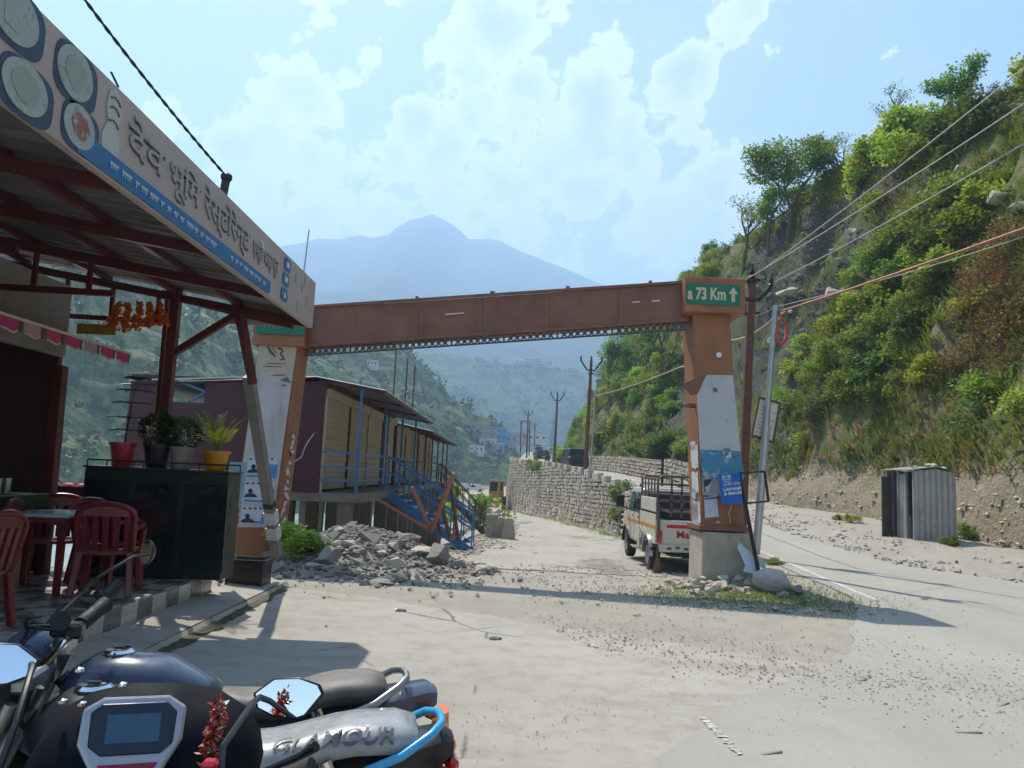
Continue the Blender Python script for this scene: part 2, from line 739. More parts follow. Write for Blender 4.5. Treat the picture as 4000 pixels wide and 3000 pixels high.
# -- materials of the ground
def ground_mats():
    # dusty beige dirt
    t = NT('dusty_dirt')
    w = t.world()
    big = t.noise(.45, 5, .6, w)
    mid = t.noise(3.2, 6, .65, w)
    fine = t.noise(38, 4, .7, w)
    c = t.mix(t.rng(big, .3, .7), (.35, .315, .255), (.42, .38, .312))
    c = t.mix(t.rng(mid, .42, .68, 0, .45, True), c, (.28, .255, .215))
    c = t.mix(t.rng(fine, .45, .75, 0, .4), c, (.25, .23, .195))
    sp_ = t.m('MULTIPLY', t.rng(t.voro(12, vec=w), .06, .16, 1, 0), t.rng(t.noise(.9, 4, .6, t.world(loc=(3, 5, 0))), .4, .6, .2, .9))
    c = t.mix(sp_, c, (.18, .16, .135))
    # grass cover on the river slope and verge
    pos = t.sep(t.world())
    left = t.rng(pos['X'], -3.2, -5.5, 0, 1, True)
    far = t.rng(pos['Y'], 12.5, 16, 0, 1)
    gmask = t.m('MULTIPLY', t.m('MULTIPLY', left, far), t.rng(mid, .35, .55))
    riv = t.rng(pos['Z'], -10.5, -12.2)
    green = t.mix(fine, (.05, .10, .025), (.12, .20, .05))
    c = t.mix(gmask, c, green)
    c = t.mix(riv, c, (.55, .54, .52))
    t.set(col=c, rough=.95, spec=.15)
    t.bump(t.m('ADD', t.noise(26, 6, .7, w), t.m('MULTIPLY', t.noise(140, 3, .6, w), .5)), .55, .02)
    dirt = t.mat
    # worn asphalt under dust
    t = NT('dusty_asphalt')
    w = t.world()
    big = t.noise(.5, 5, .6, t.world(scale=(1, .35, 1)))
    mid = t.noise(2.4, 6, .65, w)
    fine = t.noise(90, 3, .7, w)
    c = t.mix(t.rng(big, .3, .7), (.35, .33, .28), (.42, .395, .335))
    c = t.mix(t.rng(mid, .45, .72, 0, .5, True), c, (.335, .315, .27))
    c = t.mix(t.rng(fine, .5, .8, 0, .4), c, (.25, .24, .215))
    sp_ = t.m('MULTIPLY', t.rng(t.voro(13, vec=w), .06, .14, 1, 0), t.rng(t.noise(.9, 4, .6, t.world(loc=(3, 5, 0))), .42, .6, .1, .9))
    c = t.mix(sp_, c, (.17, .155, .135))
    c = t.mix(t.rng(t.noise(.8, 5, .6, t.world(scale=(1.6, .18, 1))), .55, .68, 0, .4, True), c, (.28, .265, .235))
    t.set(col=c, rough=.9, spec=.2)
    t.bump(t.m('ADD', t.noise(60, 5, .7, w), t.m('MULTIPLY', mid, .6)), .45, .012)
    asph = t.mat
    # pale concrete apron
    t = NT('worn_concrete')
    w = t.world()
    big = t.noise(.55, 5, .6, t.world(loc=(5, 1, 0)))
    mid = t.noise(3.4, 7, .65, w)
    fine = t.noise(120, 3, .7, w)
    c = t.mix(t.rng(big, .3, .7), (.365, .338, .282), (.435, .405, .345))
    c = t.mix(t.rng(mid, .42, .72, 0, .6, True), c, (.29, .255, .205))
    c = t.mix(t.rng(fine, .55, .8, 0, .35), c, (.26, .24, .21))
    crack = t.voro(.42, 'DISTANCE_TO_EDGE', vec=t.mix(.10, t.world(), t.noise(2.2, 6, .7, w, color=True)))
    cm = t.m('MULTIPLY', t.rng(crack, .0, .007, 1, 0), t.rng(t.noise(.8, 2, .5, w), .52, .6))
    c = t.mix(cm, c, (.14, .12, .10))
    sp_ = t.m('MULTIPLY', t.rng(t.voro(15, vec=w), .06, .13, 1, 0), t.rng(t.noise(1.1, 4, .6, t.world(loc=(7, 2, 0))), .42, .60, .05, .95))
    c = t.mix(sp_, c, (.16, .145, .125))
    st_ = t.rng(t.noise(.9, 5, .6, t.world(scale=(.35, 1.3, 1), loc=(2, 9, 0))), .53, .68, 0, .5, True)
    c = t.mix(st_, c, (.25, .225, .185))
    t.set(col=c, rough=.9, spec=.2)
    h = t.m('SUBTRACT', t.m('ADD', t.m('MULTIPLY', mid, .7), t.m('MULTIPLY', fine, .15)), t.m('MULTIPLY', cm, .8))
    t.bump(h, .35, .012)
    return dirt, asph, t.mat


M_DIRT, M_ASPH, M_CONC = ground_mats()
t = NT('dirt_track')
w = t.world()
c_ = t.mix(t.rng(t.noise(.9, 6, .65, t.world(scale=(1, .5, 1))), .3, .7), (.36, .32, .255), (.45, .41, .335))
c_ = t.mix(t.rng(t.noise(.55, 5, .7, t.world(scale=(.8, .35, 1), loc=(4, 2, 0))), .56, .64, 0, .75, True), c_, (.17, .155, .14))
c_ = t.mix(t.rng(t.noise(30, 4, .7, w), .45, .75, 0, .4), c_, (.25, .23, .195))
t.set(col=c_, rough=.95, spec=.15)
t.bump(t.noise(14, 6, .7, w), .5, .03)
M_TRACK = t.mat

gx = frange((-120, -30, 6), (-30, -12, 1.5), (-12, 9, .3), (9, 18, .6), (18, 60, 6))
gy = frange((-60, -12, 8), (-12, 3, 1.5), (3, 30, .3), (30, 110, 1.0), (110, 240, 4))
MB().grid(lambda x, y: V((x, y, H(x, y))), gx, gy).build('ground', M_DIRT, kind='structure', smooth='all')

# river far below on the left
t = NT('river_water')
t.set(col=t.mix(t.rng(t.noise(.06, 5), .4, .6), (.30, .36, .36), (.50, .55, .55)), rough=.25)
t.bump(t.noise(1.2, 4), .3, .1)
MB().grid(lambda x, y: V((x, y, -12.2)), frange((-400, 200, 60)), frange((-200, 1200, 100))).build('river', t.mat, kind='structure')


def strip(fl, fr, ys, n, lift):
    m = MB()

    def fn(u, y):
        x = fl(y) + (fr(y) - fl(y)) * u
        return V((x, y, H(x, y) + lift))
    m.grid(fn, [i / n for i in range(n + 1)], ys)
    return m


strip(lambda y: ML(y) + .12 * fbm(y * 1.1, 2.0) * (1 if y < 11 else .2), MR, frange((-10, 30, .3), (30, 110, 1.0), (110, 226, 4)), 24, .014).build('main_road', M_ASPH, kind='structure', smooth='all')
strip(lambda y: LL(y) + lerp_table([(14, 2.2), (20, 1.0), (30, .5), (200, .5)])(y), lambda y: lowright(y) - lerp_table([(14, .2), (17, 2.2), (24, 1.6), (34, .4), (200, .3)])(y),
      frange((15.5, 30, .3), (30, 110, 1.0), (110, 170, 4)), 16, .012).build('lower_road', M_TRACK, kind='structure', smooth='all')

# concrete apron in front of the restaurant
ap_far0 = [G(1085, 2296), G(1400, 2325), G(1700, 2375), G(1960, 2415), G(2300, 2465), G(2700, 2530), G(3200, 2590), G(3900, 2680), V((8, 5.2, 0)), V((11, 5, 0))]
ap_far = []
for a_, b_ in zip(ap_far0, ap_far0[1:]):
    for i_ in range(14):
        q_ = a_.lerp(b_, i_ / 14)
        ap_far.append(q_ + V((.10 * fbm(q_.x * 2.5, q_.y * 2.5, 4), .14 * fbm(q_.x * 2.5, q_.y * 2.5, 9), 0)))
ap = [V((p.x, p.y, .008)) for p in ap_far] + [V((11, -4, .008)), V((-9, -4, .008)), V((-9, 9, .008)), V((-3.3, ap_far[0].y - .1, .008))]
MB().add(ap, [tuple(range(len(ap)))[::-1]]).build('concrete_apron', M_CONC, kind='structure')
for o_ in (bpy.data.objects['concrete_apron'],):
    if o_.data.polygons[0].normal.z < 0:
        o_.data.flip_normals()

# white edge line of the main road, worn
t = NT('worn_road_paint')
w = t.world()
t.set(col=t.mix(t.rng(t.noise(5, 6, .7, w), .42, .58), (.40, .375, .325), (.60, .58, .53)), rough=.85)
M_PAINT = t.mat
strip(lambda y: ML(y) + .25, lambda y: ML(y) + .36, frange((11.2, 30, .3), (30, 60, 1)), 1, .020).build('road_edge_line', M_PAINT, kind='structure')
mm = MB()
a0, a1 = G(2740, 2810), G(2890, 2960)
d_ = (a1 - a0).normalized()
s_ = V((-d_.y, d_.x, 0)) * .045
r_ = random.Random(3)
for i in range(34):
    if r_.random() < .28:
        continue
    p = a0 + (a1 - a0) * (i / 34)
    q = a0 + (a1 - a0) * ((i + r_.uniform(.8, 1.4)) / 34)
    k1, k2 = r_.uniform(.1, .8), r_.uniform(.1, .8)
    mm.quad(p - s_ * k1 + V((0, 0, .022)), q - s_ * k2 + V((0, 0, .022)), q + s_ * k1 + V((0, 0, .022)), p + s_ * k2 + V((0, 0, .022)))
mm.build('worn_edge_line', M_PAINT, kind='structure')


# -- the steep right-hand hillside
def hill_pt(t, y):
    """t metres in from the foot of the hill"""
    xb = XB(y)
    zb = z_main(y) + .1
    end = sstep(150, 200, y)
    top = 23.2 - 6 * end + 2.2 * fbm(y * .045, 3.1) + lerp_table([(10, 4.5), (30, 2.0), (42, 1.0), (52, 2.2), (60, .5), (80, 0), (130, 2), (200, 0)])(y)
    bank = lerp_table([(0, 2.2), (15, 2.0), (24, 2.4), (32, 2.2), (40, 1.4), (60, 1.0), (100, 1.2), (230, 1)])(y)
    if t < 1.1:
        z = bank * (t / 1.1) ** .8
    else:
        q = t - 1.1
        L = (top - bank) / 2.0
        if q < L * .86:
            z = bank + 2.0 * q
        else:
            e = q - L * .86
            z = bank + 2.0 * L * .86 + (top - bank) * .14 * (1 - math.exp(-e / 2.2)) * 1.05 + .10 * e
    w_ = min(1, t / 2.5)
    n1 = fbm(t * .10, y * .07, 1.0, 3)
    n2 = fbm(t * .42, y * .36, 5.0, 4)
    n3 = fbm(t * 1.6, y * 1.5, 9.0, 3)
    n4 = abs(fbm(t * .16, y * .22, 14.0, 2))
    cut = math.exp(-((t - 1.0) / 1.2) ** 2)
    z += w_ * (1.7 * n1 + .65 * n2 + .16 * n3) - w_ * 1.6 * max(0, .35 - n4)
    x = xb + t - cut * (.35 * n2 + .3 * n3) - .5 * w_ * n2
    # gully recess behind the gate pole
    return V((x, y, zb + z - .35 * (1 - min(1, t / .3))))


def hill_mat():
    t = NT('hillside_earth')
    w = t.world()
    pos = t.sep(t.world())
    big = t.noise(.16, 5, .6, w)
    mid = t.noise(.8, 6, .62, w)
    fine = t.noise(7, 6, .7, w)
    vf = t.voro(2.6, vec=w)
    earth = t.mix(t.rng(fine, .3, .7), (.17, .125, .085), (.30, .23, .16))
    grav = t.mix(t.rng(vf, .05, .5), (.15, .14, .125), (.085, .08, .07))
    grav = t.mix(t.rng(t.voro(9, vec=w), .0, .16, 1, 0), grav, (.27, .265, .25))
    grass = t.mix(t.rng(fine, .3, .7), (.06, .10, .025), (.15, .19, .055))
    dry = t.mix(t.rng(fine, .3, .7), (.14, .12, .05), (.22, .19, .09))
    grass = t.mix(t.rng(mid, .45, .6), grass, dry)
    # the scree face is conglomerate, near Y 45..80
    scree = t.m('MULTIPLY', t.rng(pos['Y'], 34, 46, 0, 1, True), t.rng(pos['Y'], 76, 64, 0, 1, True))
    scree = t.m('MULTIPLY', scree, t.rng(big, .36, .5))
    c = t.mix(t.rng(t.m('ADD', mid, t.m('MULTIPLY', big, .6)), .78, .95, 0, 1, True), grass, earth)
    c = t.mix(t.m('MULTIPLY', scree, .92), c, grav)
    low = t.rng(pos['Z'], 3.1, 2.0, 0, 1, True)
    near = t.rng(pos['Y'], 60, 45)
    bankc = t.mix(t.rng(fine, .25, .75), (.20, .16, .11), (.40, .33, .245))
    c = t.mix(t.m('MULTIPLY', t.m('MULTIPLY', low, near), t.rng(mid, .3, .5, .5, 1)), c, bankc)
    t.set(col=c, rough=.95, spec=.1)
    t.bump(t.m('ADD', fine, t.m('MULTIPLY', mid, 1.5)), .8, .15)
    return t.mat


M_HILL = hill_mat()
hy = frange((-14, 12, 2), (12, 60, .55), (60, 120, 1.1), (120, 232, 3))
ht = frange((0, 3, .22), (3, 16, .45), (16, 24, .9), (24, 70, 5))
MB().grid(lambda u, y: hill_pt(u, y), ht, hy).build('hillside', M_HILL, kind='structure', smooth='all')


# -- distant ridges
def slope_mat(name, lo, hi, dry, scale, terr=0.0, trees=.5):
    t = NT(name)
    w = t.world()
    n = t.noise(scale, 6, .6, w)
    f = t.noise(scale * 7, 5, .65, w)
    c = t.mix(t.rng(n, .35, .65), lo, hi)
    c = t.mix(t.rng(f, .45, .62, 0, .8, True), c, dry)
    if terr:
        z = t.sep(t.mix(.012, t.world(), t.noise(.02, 4, .5, w, color=True)))['Z'] if False else t.sep(t.world())['Z']
        z2 = t.m('ADD', z, t.m('MULTIPLY', t.noise(.03, 3, .5, w), 26))
        band = t.m('FRACT', t.m('MULTIPLY', z2, terr))
        c = t.mix(t.m('MULTIPLY', t.rng(band, .72, .9, 0, 1, True), t.rng(t.noise(.018, 3, .5, w), .42, .56)), c, (.20, .22, .10))
    c = t.mix(t.rng(t.noise(scale * 2.6, 5, .7, w), .52, .60, 0, trees, True), c, sc(lo, .55))
    t.set(col=c, rough=1.0, spec=.05)
    t.bump(f, .8, 2.0)
    return t.mat


def ridge(name, pts, sf, sb, width, nt_, mat, amp, nscale, zmin=-14, back=None, seed=0.0, along=1.0):
    """a mountain ridge: crest polyline with a front and a back slope"""
    pts = [V(p) for p in pts]
    fine = []
    for a, b in zip(pts, pts[1:]):
        n = max(2, int((b - a).length / (width / nt_ * 1.1 * along)))
        for i in range(n):
            fine.append(a.lerp(b, i / n))
    fine.append(pts[-1])
    m = MB()
    rows = []
    N_ = len(fine)
    dirs = []
    for i in range(N_):
        a, b = fine[max(0, i - 12)], fine[min(N_ - 1, i + 12)]
        d = (b - a)
        d.z = 0
        d.normalize()
        dirs.append(V((d.y, -d.x, 0)))
    js = list(range(-nt_ // 3, nt_ + 1))
    for i, p in enumerate(fine):
        pr = dirs[i]
        if pr.y > 0:
            pr = -pr                 # front faces the camera
        row = []
        for j in js:
            s_ = j / nt_ * width
            q = p + pr * s_
            sl = sf if s_ > 0 else sb
            e = abs(s_)
            drop = sl * e
            k = min(1.0, e / (width * .07))
            nz = fbm(q.x * nscale, q.y * nscale, seed, 5)
            rg = 1 - abs(fbm(q.x * nscale * .7, q.y * nscale * .7, seed + 7, 4))
            z = p.z - drop + amp * (k * (nz + .7 * (rg - .75)) + (1 - k) * .12 * fbm(q.x * nscale * 6, q.y * nscale * 6, seed, 3))
            row.append(V((q.x, q.y, max(zmin, z))))
        rows.append(row)
    n = len(js)
    vs = [q for r in rows for q in r]
    fs = []
    for i in range(N_ - 1):
        for j in range(n - 1):
            fs.append((i * n + j, i * n + j + 1, (i + 1) * n + j + 1, (i + 1) * n + j))
    m.add(vs, fs)
    return m.build(name, mat, kind='structure', smooth='all'), rows


def crest(px, D):
    return [P(x, y, D if not isinstance(D, (list, tuple)) else D[i]) for i, (x, y) in enumerate(px)]


M_VALLEY = slope_mat('valley_slope_green', (.030, .055, .020), (.085, .125, .042), (.15, .165, .065), .045, .11, .75)
M_HILL2 = slope_mat('wooded_hill_green', (.035, .06, .025), (.07, .10, .04), (.11, .12, .06), .012, 0, .6)
M_MOUNT = slope_mat('mountain_green', (.04, .055, .035), (.06, .07, .05), (.09, .085, .07), .003, 0, .5)

valley_o, valley_rows = ridge('valley_slope', [(-420, 60, 205), (-330, 190, 190), (-255, 290, 160)] + crest([(1200, 1290), (1420, 1300), (1590, 1365), (1690, 1490), (1760, 1610), (1900, 1705), (2010, 1760)],
                     [370, 400, 430, 440, 450, 460, 470]), .64, .5, 330, 58, M_VALLEY, 16, .02, seed=2.0)
hill2_o, hill2_rows = ridge('wooded_hill', crest([(300, 1250), (1000, 1330), (1500, 1352), (1800, 1390), (1963, 1412), (2153, 1428), (2272, 1463), (2350, 1520), (2440, 1640), (2600, 1800)],
                                                [900, 1000, 1050, 1080, 1100, 1100, 1080, 1050, 1000, 950]), .5, .5, 620, 44, M_HILL2, 26, .006, seed=5.0, zmin=-20)
ridge('far_spur', crest([(2050, 1640), (2200, 1500), (2350, 1432), (2440, 1375), (2560, 1300), (2700, 1180), (2900, 1080), (3300, 1000)], [1500, 1500, 1500, 1520, 1560, 1600, 1700, 1800]),
      .55, .5, 700, 34, M_HILL2, 22, .006, seed=8.0, zmin=-20)
ridge('lower_range', crest([(-200, 900), (300, 1060), (800, 1120), (1200, 1152), (1300, 1140), (1390, 1134), (1500, 1158), (1640, 1166), (1800, 1150), (2000, 1140), (2200, 1165), (2500, 1200), (2900, 1150), (3500, 1100)], 1900),
      .5, .5, 1000, 34, M_MOUNT, 38, .0036, seed=11.0, zmin=-20)
ridge('mountain', crest([(-900, 1000), (-300, 1010), (300, 990), (800, 975), (1080, 962), (1180, 950), (1245, 930), (1320, 935), (1405, 918), (1460, 930), (1520, 915), (1550, 888), (1600, 858), (1640, 852), (1690, 838),
                         (1740, 862), (1790, 893), (1830, 932), (1900, 934), (1960, 942), (2040, 985), (2120, 1015), (2210, 1050), (2300, 1090), (2370, 1118), (2600, 1170), (3000, 1220), (3600, 1260), (4300, 1250)], 3000),
      .55, .6, 1900, 44, M_MOUNT, 30, .002, seed=17.0, zmin=-20, along=.35)

# -- the air of the valley
hz = MB().box((0, 1900, 520), (7000, 4600, 1120)).build('haze', None, kind='stuff')
hz.data.materials.clear()
hm = bpy.data.materials.new('valley_haze')
hm.use_nodes = True
hm.node_tree.nodes.remove(hm.node_tree.nodes['Principled BSDF'])
pv = hm.node_tree.nodes.new('ShaderNodeVolumePrincipled')
pv.inputs['Color'].default_value = (.50, .73, 1.0, 1)
pv.inputs['Density'].default_value = HAZE = 0.00055
pv.inputs['Anisotropy'].default_value = 0.25
hm.node_tree.links.new(pv.outputs[0], hm.node_tree.nodes['Material Output'].inputs['Volume'])
hz.data.materials.append(hm)

# ================================================================== common materials
M_RUST = pm('rust_brown_cladding', (.21, .088, .052), .55, .18, 2.2, .12, 30, dust=.25, stain=.35, staincol=(.09, .05, .04))
M_ORANGE = pm('faded_orange_cladding', (.31, .125, .055), .55, .2, 2.0, .1, 30, dust=.2, stain=.3, staincol=(.16, .08, .05))
M_PLASTER = pm('cement_plaster', (.40, .36, .28), .9, .18, 3.0, .35, 24, stain=.35, staincol=(.22, .18, .13))
M_BOARDW = pm('dirty_white_board', (.47, .48, .485), .5, .08, 1.5, 0, stain=.55, staincol=(.31, .27, .23))
M_GREENS = flat('road_sign_green', (.012, .16, .095), .4, stain=.15)
M_TAN = flat('faded_sign_lettering', (.62, .50, .33), .5)
M_WHITE = flat('white_paint', (.72, .72, .70), .5)
M_BLACKM = pm('black_iron', (.03, .03, .032), .5, .2, 8, metal=.4, dust=.2)
M_GALV = pm('galvanised_steel', (.42, .44, .45), .4, .15, 6, metal=.65, dust=.25)
M_POLE = pm('rusty_pole_paint', (.13, .05, .032), .6, .25, 5, .15, 40, dust=.15)
M_BLUE = flat('sign_blue', (.015, .11, .42), .45, stain=.1)
M_WIRE = flat('grey_wire', (.36, .36, .35), .5)
M_STONE = None


def stone_mat(name, a, b, c3):
    t = NT(name)
    oi = t.N.new('ShaderNodeObjectInfo')
    w = t.world()
    n = t.noise(4, 6, .65, w)
    c = t.mix(t.rng(n, .3, .7), a, b)
    cell = t.noise(1.3, 1, .5, w)
    c = t.mix(t.rng(cell, .4, .62, 0, .7), c, c3)
    c = t.mix(t.rng(oi.outputs['Random'], 0, 1, 0, .45), c, sc(b, 1.25))
    t.set(col=c, rough=.92, spec=.2)
    t.bump(t.noise(22, 6, .7, w), .6, .02)
    return t.mat


M_STONE = stone_mat('pale_field_stone', (.36, .30, .225), (.52, .45, .355), (.42, .37, .30))
M_STONEG = stone_mat('grey_broken_rock', (.15, .135, .115), (.31, .285, .25), (.22, .175, .135))


def poster_mat(name, a, b, tear=.5, scale=9):
    """printed paper, torn and weathered"""
    t = NT(name)
    n = t.noise(scale, 6, .7)
    c = t.mix(t.rng(n, tear, tear + .06), a, b)
    c = t.mix(t.rng(t.noise(scale * 4, 4), .45, .7, 0, .25), c, (.12, .12, .12))
    t.set(col=c, rough=.7)
    return t.mat


M_POST_B = poster_mat('torn_blue_poster', (.06, .25, .40), (.50, .50, .46), .56, 5)
M_POST_W = poster_mat('torn_white_paper', (.62, .62, .60), (.36, .20, .12), .58, 6)
M_PAPER = poster_mat('printed_notice', (.58, .62, .72), (.42, .47, .62), .5, 30)


def jag(pts, amp, n, r):
    """subdivide a polygon's edges into a torn outline"""
    out = []
    for a, b in zip(pts, pts[1:] + pts[:1]):
        a, b = V(a), V(b)
        d = (b - a)
        nrm = V((-d.z, 0, d.x)).normalized()
        for i in range(n):
            q = a + d * (i / n)
            out.append(q + nrm * (r.uniform(-amp, amp) if i else 0))
    return out


def px_panel(mb, pts, Y, thick=.01):
    """outline given in photo pixels, standing at depth Y, with thickness"""
    q = [P(x, y, Y if not callable(Y) else Y(x, y)) for x, y in pts]
    mb.prism(q, (0, thick, 0))
    return q


# ================================================================== welcome gateway over the lower road
YR, YL = 12.4, 13.6
gate = thing('gateway', 'rust brown welcome gateway spanning the lower road on two leaning pylons', 'gateway', (0, 13.0, 0))


def pylon(bot, top, w0, w1, d, base_z):
    """bot/top: front face centre at bottom and top"""
    rings = []
    for k in range(13):
        t_ = k / 12
        c = bot.lerp(top, t_)
        w_ = (w0 + (w1 - w0) * t_) / 2
        rings.append([c + V((-w_, 0, 0)), c + V((w_, 0, 0)), c + V((w_, d, 0)), c + V((-w_, d, 0))])
    return MB().loft(rings)


rb, rt = P(2827, 2072, YR), P(2777, 1205, YR)
shaft_r = pylon(rb, rt, .68, .60, .78, 0).build('pylon', M_ORANGE, gate, bevel=.012)
shaft_r['label'] = 'right pylon with torn posters and exposed white board'
# cement footing
fb = P(2845, 2250, YR - .05)
MB().box((fb.x, YR + .36, .36), (.86, .92, .90), taper=.97).build('footing', M_PLASTER, gate, bevel=.025)
m = MB()
cz0 = rb.z
m.box((rb.x + .0, YR + .39, cz0 + .03), (.80, .90, .08))
m.build('ledge_plate', M_RUST, gate, bevel=.008)
# sign box on top
c0, c1 = P(2672, 1218, YR - .12), P(2908, 1092, YR - .12)
MB().box(((c0.x + c1.x) / 2, YR + .30, (c0.z + c1.z) / 2), (c1.x - c0.x, .95, c1.z - c0.z)).build('capital', M_ORANGE, gate, bevel=.01)
s0, s1 = P(2680, 1186, YR - .19), P(2892, 1114, YR - .19)
sg = MB().box(((s0.x + s1.x) / 2, YR - .185, (s0.z + s1.z) / 2), (s1.x - s0.x, .012, s1.z - s0.z)).build('distance_sign', M_GREENS, gate)
sg['label'] = 'green distance sign reading 73 Km with an up arrow'
zc = (s0.z + s1.z) / 2
m = MB()
put_text(m, 'a 73 Km', .27, (s0.x + .335, YR - .192, zc - .005), (1, 0, .01), (0, 0, 1), offset=.010, width=.62)
ax, az = s1.x - .115, zc
m.prism([V((ax + dx, YR - .197, az + dz)) for dx, dz in ((-.028, -.115), (.028, -.115), (.028, .02), (.075, .02), (0, .13), (-.075, .02), (-.028, .02))], (0, -.003, 0))
m.build('sign_lettering', M_TAN, sg)

lb, lt = P(992, 2060, YL), P(1092, 1335, YL)
lb2 = lb + (lb - lt) * .30
shaft_l = pylon(lb2, lt, .78, .70, .70, 0).build('pylon', M_ORANGE, gate, bevel=.012)
shaft_l['label'] = 'left pylon with a tall white board and blue posters'
c0, c1 = P(985, 1345, YL - .1), P(1200, 1205, YL - .1)
MB().box(((c0.x + c1.x) / 2, YL + .33, (c0.z + c1.z) / 2), (c1.x - c0.x, .9, c1.z - c0.z)).build('capital', M_ORANGE, gate, bevel=.01)
s0, s1 = P(1000, 1302, YL - .16), P(1192, 1228, YL - .16)
sg = MB().box(((s0.x + s1.x) / 2, YL - .155, (s0.z + s1.z) / 2), (s1.x - s0.x, .012, s1.z - s0.z)).build('distance_sign', M_GREENS, gate)
m = MB()
for k in range(4):
    x = s0.x + .14 + k * .085
    m.box((x, YL - .166, (s0.z + s1.z) / 2), (.022, .006, .16))
m.box((s0.x + .27, YL - .167, (s0.z + s1.z) / 2 + .07), (.30, .006, .02))
m.build('sign_lettering', flat('orange_sign_strokes', (.40, .17, .06)), sg)
# tall white board on the left pylon, with its logo
m = MB()
px_panel(m, [(1013, 1340), (1159, 1356), (1130, 1560), (1100, 1780), (1062, 2060), (918, 2060), (950, 1800), (985, 1540)], YL - .03, .02)
bl = m.build('white_board', M_BOARDW, gate)
m = MB()
px_panel(m, [(1013, 1342), (1158, 1357), (1142, 1462), (1090, 1468), (1060, 1450), (1000, 1450)], YL - .036, .004)
m.build('stained_paper', flat('yellowed_paper', (.47, .40, .29), .7, stain=.2), bl)
m = MB()
px_panel(m, [(1040, 1350), (1056, 1362), (1080, 1395), (1070, 1394), (1052, 1378)], YL - .042, .003)
m.build('logo_leaf', flat('logo_green', (.03, .14, .06)), bl)
m = MB()
px_panel(m, [(1058, 1352), (1068, 1358), (1084, 1386), (1076, 1380)], YL - .042, .003)
m.build('logo_leaf', flat('logo_red', (.35, .12, .08)), bl)
m = MB()
m.tube([P(x, y, YL - .045) for x, y in ((1085, 1362), (1097, 1361), (1104, 1372), (1094, 1382), (1104, 1392), (1110, 1402), (1096, 1404))], .014, 6)
m.build('logo_curl', M_BLACKM, bl)
m = MB()
for pts in ([(1095, 1485), (1120, 1472), (1142, 1495), (1110, 1492)], [(1098, 1503), (1112, 1500), (1122, 1510), (1104, 1508)], [(1060, 1465), (1112, 1462), (1112, 1467), (1062, 1468)],
            [(1042, 1418), (1118, 1420), (1118, 1423), (1042, 1421)], [(1030, 1428), (1100, 1432), (1100, 1435), (1030, 1431)]):
    px_panel(m, pts, YL - .042, .003)
m.build('torn_patch', flat('bared_backing', (.16, .13, .10)), bl)
# two blue posters with a portrait bust each
M_POSTL = flat('pale_poster', (.50, .58, .68), .55)
M_POSTB = flat('poster_blue', (.07, .25, .52), .55)
M_INK = flat('dark_ink', (.025, .03, .06), .6)
for k, (y0, y1) in enumerate(((1785, 1872), (1880, 1968), (1978, 2050))):
    sh = -k * 12
    m = MB()
    px_panel(m, [(972 + sh, y0 - 4), (1086 + sh, y0 + 4), (1078 + sh, y1 + 2), (962 + sh, y1 - 6)], YL - .038, .005)
    po = m.build('poster', M_POSTL, bl)
    m = MB()
    px_panel(m, [(1046 + sh, y0 + 28), (1084 + sh, y0 + 30), (1078 + sh, y1 - 2), (1040 + sh, y1 - 4)], YL - .043, .003)
    px_panel(m, [(966 + sh, y1 - 18), (1040 + sh, y1 - 14), (1040 + sh, y1 - 5), (964 + sh, y1 - 9)], YL - .043, .003)
    m.build('blue_print', M_POSTB, po)
    m = MB()
    bx, by = 990 + sh, y0 + 36
    px_panel(m, [(bx + 26 * math.cos(a), by + 26 + 15 * math.sin(a)) for a in [math.pi * (1 + i / 8) for i in range(9)]], YL - .046, .003)
    px_panel(m, [(bx + 9 * math.cos(a), by + 2 + 10 * math.sin(a)) for a in [2 * math.pi * i / 10 for i in range(10)]], YL - .046, .003)
    m.build('printed_bust', M_INK, po)['kind'] = 'stuff'
    m = MB()
    for i in range(5):
        px_panel(m, [(975 + sh + i * 21, y0 + 4), (984 + sh + i * 21, y0 + 5), (984 + sh + i * 21, y0 + 12), (974 + sh + i * 21, y0 + 11)], YL - .046, .003)
    m.build('printed_line', M_INK, po)['kind'] = 'stuff'

# beam
bl0, bl1 = P(1150, 1207, YL + .1), P(1150, 1350, YL + .1)
br0, br1 = P(2690, 1106, YR + .12), P(2690, 1246, YR + .12)
th = V((0, .5, 0))
m = MB()
nseg = 6
for k in range(nseg):
    t0, t1 = k / nseg, (k + 1) / nseg - .0004
    a, b = bl0.lerp(br0, t0), bl0.lerp(br0, t1)
    c, d = bl1.lerp(br1, t0), bl1.lerp(br1, t1)
    sag = V((0, 0, -.03))
    f0, f1 = sag * math.sin(math.pi * t0), sag * math.sin(math.pi * t1)
    mm_ = MB()
    mm_.add([c + f0, d + f1, b + f1 * .3, a + f0 * .3, c + f0 + th, d + f1 + th, b + f1 * .3 + th, a + f0 * .3 + th],
            [(0, 1, 2, 3), (7, 6, 5, 4), (4, 5, 1, 0), (5, 6, 2, 1), (6, 7, 3, 2), (7, 4, 0, 3)])
    mm_.build('beam_panel', M_RUST, gate, bevel=.002)
mm_ = MB()
mm_.bar(bl0 + V((0, -.03, .015)), br0 + V((0, -.03, .015)), .05, .045)
mm_.bar(bl1 + V((0, -.02, -.02)), br1 + V((0, -.02, -.02)), .04, .04)
mm_.build('beam_edge_strip', M_RUST, gate)
for (x, y, w_) in ((1655, 1178, .05), (1955, 1155, .08), (2245, 1136, .06), (2552, 1110, .05), (2700, 1098, .05), (2832, 1088, .05)):
    tt = (x - 1150) / (2690 - 1150)
    p = bl0.lerp(br0, tt)
    MB().box((p.x, p.y + .03, p.z + .05), (w_, .05, .08)).build('beam_stud', M_RUST, gate)
M_SCR = flat('scratched_metal', (.62, .58, .54), .4)
